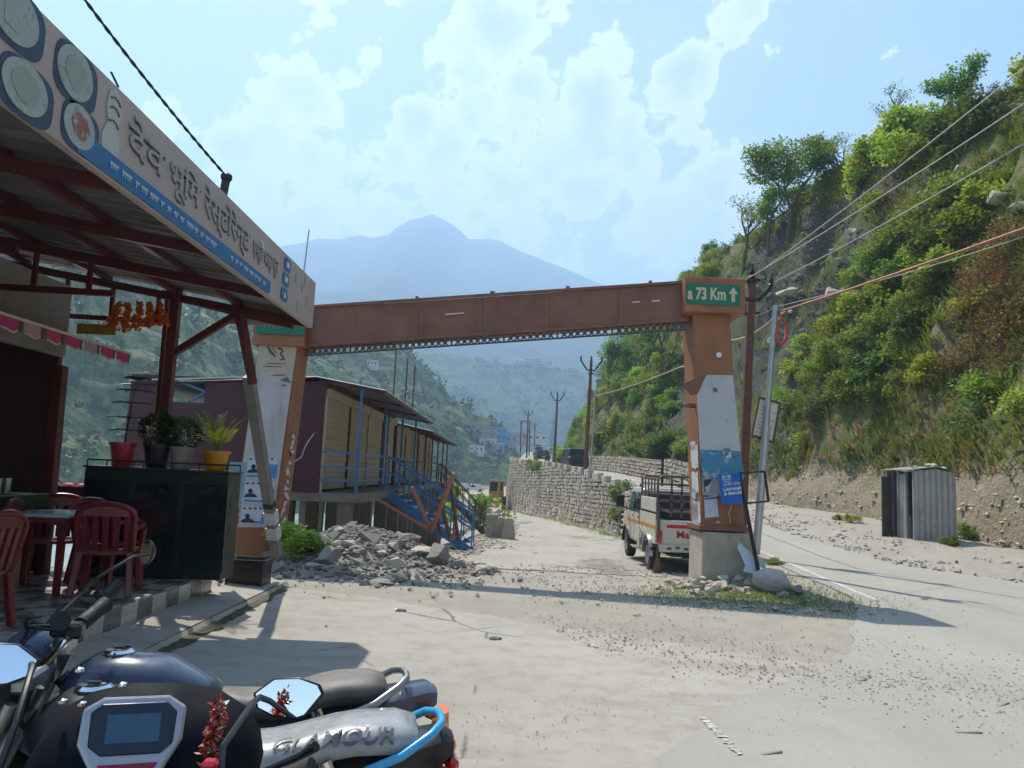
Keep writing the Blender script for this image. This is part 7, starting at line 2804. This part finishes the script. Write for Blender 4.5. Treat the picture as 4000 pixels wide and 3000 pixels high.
# the large masses seen in the photograph: pixel, kind, radius in metres
masses = [(3480, 560, 'bright', 1.5), (3560, 520, 'bright', 1.4), (3420, 660, 'bright', 1.5), (3370, 740, 'bright', 1.3), (3500, 640, 'bright', 1.4), (3420, 830, 'bright', 1.0), (3610, 640, 'mid', 1.4),
          (3700, 430, 'mid', 1.7), (3780, 380, 'mid', 1.6), (3720, 560, 'dark', 1.6), (3850, 500, 'dark', 1.5), (3660, 340, 'mid', 1.3),
          (3760, 800, 'mid', 1.5), (3660, 880, 'mid', 1.5), (3860, 830, 'bright', 1.3), (3560, 950, 'mid', 1.4), (3700, 970, 'dark', 1.5), (3800, 930, 'mid', 1.4), (3480, 1010, 'mid', 1.3), (3620, 1060, 'bright', 1.3),
          (3400, 1080, 'mid', 1.3), (3540, 1120, 'dark', 1.4), (3720, 1090, 'bright', 1.3), (3450, 1180, 'mid', 1.3), (3620, 1190, 'mid', 1.3), (3340, 1240, 'bright', 1.1), (3480, 1280, 'mid', 1.3), (3600, 1320, 'dark', 1.4),
          (3270, 1330, 'bright', 1.2), (3380, 1370, 'mid', 1.3), (3520, 1420, 'mid', 1.3), (3250, 1450, 'mid', 1.3), (3150, 1390, 'bright', 1.0), (3380, 1500, 'dark', 1.4), (3180, 1500, 'mid', 1.2), (3100, 1480, 'bright', 1.0),
          (3300, 1560, 'mid', 1.2), (3470, 1560, 'mid', 1.2), (3090, 1600, 'mid', 1.1), (3200, 1640, 'dark', 1.2), (3150, 1740, 'leafy', .8), (3110, 1800, 'leafy', .6),
          (3880, 1080, 'rust', 1.3), (3960, 1000, 'rust', 1.3), (3850, 1200, 'rust', 1.4), (3950, 1180, 'rust', 1.4), (3780, 1260, 'rust', 1.2), (3900, 1330, 'rust', 1.4), (3980, 1320, 'rust', 1.3), (3820, 1440, 'rust', 1.2),
          (3940, 1470, 'rust', 1.2), (3730, 1480, 'rust', 1.0), (3860, 1560, 'mid', 1.1), (3980, 1600, 'leafy', .9),
          (3560, 330, 'dark', 1.0), (3950, 260, 'mid', .9), (3420, 560, 'dark', 1.2)]
for px, py, kind, s in masses:
    loc, nrm = hit(BV_HILL, px, py)
    if loc is None:
        continue
    k = (loc - V((0, 0, CAM_H))).length / 36
    plant(kind, loc - V((0, 0, .15)), s * (.55 + .45 * k) * 1.05)
# general cover of the hill
n_done = 0
for i in range(1400):
    y = 14 + 190 * rr.random() ** 1.35
    t_ = rr.uniform(1.4, 15.5)
    p = hill_pt(t_, y)
    scree = 44 < y < 68 and 1.5 < t_ < 13 and noise.noise(V((t_ * .2, y * .09, 4))) < .32
    dens = .35 + .9 * noise.noise(V((t_ * .22, y * .13, 8)))
    if y < 40 and t_ < 6.5:
        dens -= .15
    if y > 86:
        dens += .45
    if scree:
        dens -= 1.0
    if rr.random() > dens:
        continue
    kind = rr.choices(['mid', 'bright', 'dark', 'rust'], [5, 3, 3, 1 if y < 60 else .2])[0]
    s = rr.uniform(.75, 1.5) * (1 + .6 * sstep(70, 130, y))
    plant(kind, p - V((0, 0, .12)), s)
    n_done += 1
    if n_done > 158:
        break
for i in range(46):
    loc, nrm = hit(BV_HILL, rr.uniform(2330, 2680), rr.uniform(1400, 1790))
    if loc is None:
        continue
    plant(rr.choice(['mid', 'mid', 'bright', 'dark']), loc - V((0, 0, .2)), rr.uniform(1.0, 1.9) * (.6 + loc.y / 160), rr.choice(['leafy green shrub above the breast wall seen through the gate', 'dense shrub on the hill flank behind the pickup and wall']), 'shrubs above the breast wall')
# shrubs elsewhere
for (bv, px, py, kind, s, lab) in ((BV_GR, 3790, 2105, 'mid', .55, 'dense low shrub growing beside the tin booth'), (BV_GR, 3710, 2125, 'mid', .30, 'small weed clump at the corner of the tin booth'),
                                   (BV_GR, 3330, 2042, 'bright', .40, 'low bright weed patch on the stony verge'), (BV_GR, 3280, 2030, 'bright', .28, 'small bright weed tuft on the stony verge'),
                                   (BV_GR, 3030, 2205, 'mid', .22, 'small weed tuft beside the road edge line'), (BV_GR, 1720, 2105, 'bright', .40, 'weedy bush under the collapsed bars'),
                                   (BV_GR, 1800, 2090, 'mid', .45, 'weedy bush right of the collapsed bars'), (BV_GR, 1620, 2095, 'mid', .45, 'weedy bush left of the collapsed bars'), (BV_GR, 1850, 2060, 'mid', .4, 'leafy weed below the foot of the blue stair'),
                                   (BV_GR, 1890, 2015, 'mid', .5, 'leafy weed beside the concrete barrier'), (BV_GR, 1040, 2150, 'dark', .45, 'dark weed clump at the foot of the left pylon'),
                                   (BV_GR, 1130, 2150, 'bright', .6, 'bright weed clump under the cabin stilts'), (BV_GR, 1210, 2160, 'bright', .5, 'bright grass clump between the stilts')):
    loc, _ = hit(bv, px, py)
    if loc is not None:
        plant(kind, loc - V((0, 0, .03)), s, lab, 'roadside weeds and shrubs', .7)
for (Y, dx, z_, s, kind, lab) in ((44, .0, .4, 1.1, 'dark', 'dark bush growing out of the top of the retaining wall'), (43, -.5, -.4, .7, 'mid', 'smaller bush sprouting from the retaining wall face'), (70, -.5, .9, .9, 'mid', 'dusty bush hanging on the retaining wall below the jeep')):
    plant(kind, V((WX(Y) + dx, Y, z_main(Y) + z_ - 1)), s, lab, 'bushes on the retaining wall')
for i in range(26):
    y = rr.uniform(34, 170)
    x = LL(y) - abs(rr.gauss(1.0, 2.2))
    if x > -4.9 and y < 43:
        continue
    plant(rr.choice(['mid', 'mid', 'dark', 'bright']), V((x, y, H(x, y) - .1)), rr.uniform(.6, 1.5) * (1 + y / 180), 'leafy bush on the river side slope of the lower road', 'bushes of the river slope')
for i in range(15):
    y = rr.uniform(88, 200)
    x = MR(y) + rr.uniform(.6, 3)
    plant(rr.choice(['mid', 'bright', 'dark']), V((x, y, H(x, y) - .1)), rr.uniform(.9, 2.0), 'roadside bush along the far right of the upper road', 'bushes beside the far road')
for k_, lst in PROTO.items():
    for o in lst:
        for ch in list(o.children):
            bpy.data.objects.remove(ch)
        bpy.data.objects.remove(o)


# trees on the ridge
def tree(label, base, h, spread, seed, leafm, n_leaf, lsize, lean=(0, 0), clear=.35, sparse=1.0):
    rr = random.Random(seed)
    t = thing('tree', label, 'tree', tuple(base))
    m = MB()
    tips = []

    def branch(p, d, L, r, lev):
        pts = [p]
        q = p
        n = 5
        for i in range(n):
            d = (d + V((rr.gauss(0, .16), rr.gauss(0, .16), .10 if lev else .04))).normalized()
            q = q + d * L / n
            pts.append(q)
        m.tube(pts, [r * (1 - .55 * i / n) for i in range(n + 1)], 6 if lev < 2 else 4, cap=False)
        if lev >= 2:
            tips.append((pts[-1], L))
            tips.append((pts[-2], L))
            return
        for k in range(4 if lev == 0 else 3):
            f = rr.uniform(.55 if lev else clear, 1.0)
            i = min(n, max(1, int(round(f * n))))
            a = rr.uniform(0, 6.28)
            dd = (d * .55 + V((math.cos(a) * spread, math.sin(a) * spread, rr.uniform(.1, .6)))).normalized()
            branch(pts[i], dd, L * rr.uniform(.5, .72), r * .55, lev + 1)
        tips.append((pts[-1], L * .5))
    branch(V(base) - V((0, 0, .3)), V((lean[0], lean[1], 1)).normalized(), h * .62, h * .026, 0)
    m.build('trunk', M_BARK, t, smooth=True)
    m = MB()
    cs = [(p, max(.3, min(1.5, L * .62))) for p, L in tips]
    leaf_cloud(m, rr, cs, n_leaf, 1, lsize, .6, .1)
    m.build('crown', leafm, t)


L_TREE = leafmat('ridge_tree_leaf', (.17, .33, .085), .35, .5)
L_TREE2 = leafmat('ridge_tree_leaf_pale', (.22, .30, .11), .35, .5)
for (px, py, h, sp, seed, lm, nl, ls, lab) in ((3235, 655, 4.2, .75, 3, L_TREE2, 1700, .17, 'small open-crowned tree standing alone on the ridge'),
                                               (3085, 950, 9.0, .95, 5, L_TREE, 9000, .21, 'broad rounded tree leaning out from the ridge'),
                                               (3000, 985, 8.0, .85, 15, L_TREE, 3600, .22, 'smaller round tree below the broad ridge tree'),
                                               (2900, 1070, 8.0, .85, 6, L_TREE2, 1500, .17, 'sparse tree above the end of the gateway beam'),
                                               (3790, 470, 4.6, .85, 8, L_TREE, 3600, .15, 'dense tree on the crest of the steep hill'),
                                               (3500, 470, 4.2, .7, 9, L_TREE2, 500, .13, 'thin nearly bare tree by the rocky crest'),
                                               (3300, 620, 3.0, .7, 10, L_TREE2, 140, .12, 'leafless small tree beside the open-crowned tree'),
                                               (2600, 1440, 7.5, .8, 12, L_TREE, 2600, .24, 'leafy tree on the hill seen through the gate'),
                                               (2380, 1560, 8.0, .8, 13, L_TREE, 2600, .26, 'leafy tree at the nose of the hill through the gate')):
    loc, nrm = hit(BV_HILL, px, py)
    if loc is None:
        loc, nrm = hit(BV_HILL, px, py + 40)
    if loc is None:
        loc, nrm = hit(BV_HILL, px + 40, py + 90)
    if loc is None:
        print('tree missed', px, py)
        continue
    tree(lab, loc, h * .9, sp, seed, lm, nl, ls)
    print('tree', px, py, tuple(round(q, 1) for q in loc))


# grass on the hill and banks
def grass(name, n, fn, L0, L1, mat, label, seed, w=.012, blades=6, droop=.5):
    rr = random.Random(seed)
    m = MB()
    for i in range(n):
        q = fn(rr)
        if q is None:
            continue
        for b in range(blades):
            L_b = rr.uniform(L0, L1)
            a = rr.uniform(0, 6.28)
            d = V((math.cos(a) * .6 - .35 * droop, math.sin(a) * .6, rr.uniform(.35, 1.0)))
            p0 = q + V((rr.uniform(-.12, .12), rr.uniform(-.12, .12), -.03))
            p1 = p0 + d * L_b * .55
            p2 = p1 + V((d.x, d.y, d.z - .9 * droop - .2)) * L_b * .5
            s_ = V((-d.y, d.x, 0)).normalized() * w * (.6 + L_b)
            m.add([p0 - s_, p0 + s_, p1 + s_ * .8, p1 - s_ * .8, p2], [(0, 1, 2, 3), (3, 2, 4)])
    m.build(name, mat, kind='stuff', label=label, cat='grass')


def hill_rand(y0, y1, t0, t1, thr, sd):
    def f(r):
        y = r.uniform(y0, y1)
        t_ = r.uniform(t0, t1)
        if noise.noise(V((t_ * .33, y * .25, sd))) < thr:
            return None
        if 46 < y < 68 and 2 < t_ < 11 and r.random() < .8:
            return None
        return hill_pt(t_, y)
    return f


grass('hill_grass', 9500, hill_rand(13, 60, 1.0, 14, -.22, 3.0), .40, 1.0, L_GRASS, 'long green grass hanging on the steep hillside', 1, .022)
grass('hill_grass', 5500, hill_rand(13, 60, .9, 15, -.02, 7.0), .35, .95, L_DRY, 'dry straw-coloured grass hanging on the steep hillside', 2, .02)
grass('hill_grass', 6000, hill_rand(58, 190, .9, 14, -.2, 5.0), .6, 1.4, L_GRASS, 'green grass on the farther hillside', 3, .04)
grass('verge_grass', 2600, lambda r: at_ground(r.gauss(3.6, .85), r.gauss(11.1, .6)), .03, .11, L_GRASS, 'short grass on the island before the footing', 4, .006, 5, .2)
grass('verge_grass', 900, lambda r: (lambda y: at_ground(lowright(y) - abs(r.gauss(.1, .35)) - (.5 if y > 40 else 0), y))(r.uniform(22, 75)), .08, .25, L_GRASS, 'grass strip along the foot of the retaining wall', 5, .012, 6, .2)
grass('verge_grass', 1500, lambda r: (lambda x, y: at_ground(x, y) if x < LL(y) - .3 else None)(r.uniform(-9, -3), r.uniform(14.5, 22)), .15, .4, L_GRASS, 'bright grass growing under and around the stilts', 6, .015, 7, .2)
# boulders in the scree and bank
for i in range(80):
    px, py = rr.uniform(2930, 3420), rr.uniform(880, 1370)
    if px > 3420 - (py - 880) * .15 and rr.random() < .5:
        continue
    loc, nrm = hit(BV_HILL, px, py)
    if loc is None:
        continue
    s_ = rr.choice([.3, .3, .4, .5, .7]) * rr.uniform(.7, 1.2)
    rock_thing(loc + nrm * s_ * .15, (s_ * 1.3, s_, s_ * .8), rr.randint(0, 22), M_STONEG if rr.random() < .6 else M_STONE, 'rounded boulder stuck in the grey scree face above the gate pole', 'boulders of the scree face', 2, 'boulder')
for (px, py, s_, lab) in ((3920, 775, 1.0, 'large pale boulder lying on the upper right slope'), (3985, 815, .7, 'smaller pale boulder next to the large slope boulder'), (3750, 668, .6, 'flat pale rock on the slope under the crest trees'), (3085, 1150, 1.2, 'long pale boulder low in the scree'), (3260, 1150, 1.1, 'big pale boulder low in the scree')):
    loc, nrm = hit(BV_HILL, px, py)
    if loc is not None:
        rock_thing(loc + nrm * s_ * .2, (s_ * 1.5, s_, s_ * .7), int(px) % 22, M_STONE, lab, None, 3, 'boulder')
gravel('gravel', 2600, lambda r: (lambda h_: None if h_[0] is None else h_[0] + h_[1] * .05)(hit(BV_HILL, r.uniform(2930, 3430), r.uniform(700, 1420))), .03, .15, M_STONEG, 'stones and pebbles of the grey scree face', 11)
gravel('gravel', 1500, lambda r: (lambda y: hill_pt(abs(r.gauss(0, .6)), y))(r.uniform(14, 46)), .02, .16, M_STONE, 'broken earth and stones of the cut bank', 12)


# ================================================================== the far side of the valley
def clump(m, rr, p, s, n):
    for i in range(n):
        d = V((rr.gauss(0, 1), rr.gauss(0, 1), rr.gauss(0, 1))).normalized()
        q = p + V((d.x * s * .5, d.y * s * .5, s * .55 + d.z * s * .5))
        L_b = s * rr.uniform(.3, .5)
        a = V((rr.gauss(0, 1), rr.gauss(0, 1), rr.gauss(0, .6))).normalized()
        b = a.cross(V((rr.gauss(0, 1), rr.gauss(0, 1), 1))).normalized()
        m.add([q - a * L_b * .5, q + b * L_b * .4, q + a * L_b * .5, q - b * L_b * .4], [(0, 1, 2, 3)])


m1, m2 = MB(), MB()
rr = random.Random(55)
flat_rows = [p for r in valley_rows for p in r]
for i in range(5200):
    r = valley_rows[rr.randrange(1, len(valley_rows) - 1)]
    j = rr.randrange(18, len(r) - 1)
    p = r[j].lerp(r[j + 1], rr.random()) + V((rr.uniform(-3, 3), rr.uniform(-3, 3), 0))
    if p.z < -11.5:
        continue
    dens = .45 + 1.1 * noise.noise(V((p.x * .012, p.y * .012, 1)))
    if rr.random() > dens:
        continue
    clump(m1 if rr.random() < .6 else m2, rr, p - V((0, 0, .8)), rr.uniform(2.0, 5.5), 26)
m1.build('valley_trees', leafmat('far_dark_foliage', (.025, .055, .022), .3, .2), kind='stuff', label='dark wooded cover of the far valley side', cat='woods')
m2.build('valley_trees', leafmat('far_mid_foliage', (.05, .09, .03), .3, .2), kind='stuff', label='lighter scrub cover of the far valley side', cat='woods')
m1 = MB()
for i in range(2600):
    r = hill2_rows[rr.randrange(1, len(hill2_rows) - 1)]
    j = rr.randrange(12, min(40, len(r) - 1))
    p = r[j].lerp(r[j + 1], rr.random()) + V((rr.uniform(-8, 8), rr.uniform(-8, 8), 0))
    if rr.random() > .5 + noise.noise(V((p.x * .006, p.y * .006, 3))):
        continue
    clump(m1, rr, p - V((0, 0, 2.5)), rr.uniform(4, 8), 26)
m1.build('hill_woods', leafmat('hazy_foliage', (.035, .06, .03), .3, .2), kind='stuff', label='woods covering the hazy hill with houses on its crest', cat='woods')

M_HW = [pm('pale_house_wall', (.55, .52, .47), .8, .1, .5), pm('pink_house_wall', (.45, .30, .25), .8, .1, .5), pm('brown_house_wall', (.28, .22, .18), .8, .1, .5), pm('blue_house_wall', (.06, .26, .50), .7, .1, .5), pm('grey_house_wall', (.30, .30, .31), .8, .1, .5)]
M_HR = [pm('teal_roof_sheet', (.10, .36, .36), .5, .1, .5), pm('grey_roof_slab', (.36, .35, .34), .8, .1, .5), pm('white_roof_slab', (.62, .62, .60), .7, .1, .5)]


def house(label, c, w, d, h, wall, roof, cat='house', group=None, nw=3, floors=1, overhang=.4):
    t = thing('house', label, cat, tuple(c), 0, group)
    c = V(c)
    MB().box(c + V((0, 0, h / 2 - 1)), (w, d, h + 2)).build('wall', wall, t)
    MB().box(c + V((0, 0, h + .15)), (w + overhang, d + overhang, .3)).build('roof', roof, t)
    for f in range(floors):
        for k in range(nw):
            x = -w / 2 + w * (k + .5) / nw
            MB().box(c + V((x, -d / 2 - .03, (f + .55) * h / floors)), (w / nw * .42, .08, h / floors * .42)).build('window', M_GLASS, t)
    return t


for (px, py, w, h, wall, roof, fl, lab) in ((1850, 1690, 11, 5, 2, 0, 1, 'brown house with a teal sheet roof across the valley'), (1885, 1720, 14, 5, 2, 1, 1, 'long brown house below the teal-roofed one'), (1945, 1722, 9, 7, 3, 1, 2, 'bright blue house in the valley village'),
                                            (1905, 1745, 8, 4, 0, 2, 1, 'small pale house below the long brown one'), (1985, 1735, 9, 5, 4, 1, 1, 'grey house right of the blue one'), (2020, 1722, 10, 4, 1, 1, 1, 'pinkish house at the right end of the village'),
                                            (1930, 1762, 10, 4, 4, 2, 1, 'grey house with pale roof low in the village'), (1862, 1768, 7, 3.5, 0, 2, 1, 'white hut low at the left of the village'), (2098, 1722, 9, 3, 0, 2, 1, 'pale roofed house right beside the far poles')):
    loc, nrm = hit(BV_VAL, px, py)
    if loc is None:
        loc = P(px, py, 380)
    k = loc.y / 300.0
    house(lab, loc, w * k * .8, w * k * .55, h * k * .7, M_HW[wall], M_HR[roof], nw=3, floors=fl)
labs = ['dark hilltop building at the left end of the crest village', 'pale hilltop building behind the dark one', 'white two-storey building on the hazy crest', 'pink building left of the large pink block', 'large pink block with rows of windows on the crest',
        'pinkish building right of the large pink block', 'low pale hall on the hazy crest', 'small white house below the pink block', 'small grey house on the right shoulder of the crest', 'lone small house low on the right shoulder']
for i, (px, py, w, h, wall, roof, fl) in enumerate(((1896, 1412, 14, 4, 4, 1, 1), (1933, 1408, 7, 6, 4, 1, 2), (1985, 1420, 16, 7, 0, 2, 2), (2035, 1422, 14, 7, 1, 2, 2), (2085, 1424, 22, 10, 1, 2, 3), (2125, 1428, 16, 8, 1, 1, 2), (2015, 1412, 20, 5, 0, 2, 1),
                                                    (2165, 1436, 14, 3.5, 0, 2, 1), (2240, 1462, 12, 3.5, 4, 1, 1), (2262, 1464, 7, 3, 0, 2, 1))):
    d = P(px, py, 1090)
    loc, nrm = hit(BV_H2, px, py + 6)
    if loc is None or loc.y > 1300:
        loc = d
    house(labs[i], loc + V((0, 6, 0)), w * 1.0, w * .6, h * 1.1, M_HW[wall], M_HR[roof], nw=max(2, int(w / 4)), floors=fl, group='houses on the hazy crest')
# pale house high on the near valley side
loc, nrm = hit(BV_VAL, 1455, 1432)
if loc is not None:
    house('small white hillside house on the near valley side', loc, 5, 4, 2.6, M_HW[0], M_HR[2])
# cut stones and buildings above the road at the hill nose
for (px, py, lab) in ((2330, 1415, 'distant white house peeking behind the hill nose'),):
    house(lab, P(px + 20, py, 1450), 26, 12, 7, M_HW[0], M_HR[2], nw=5)
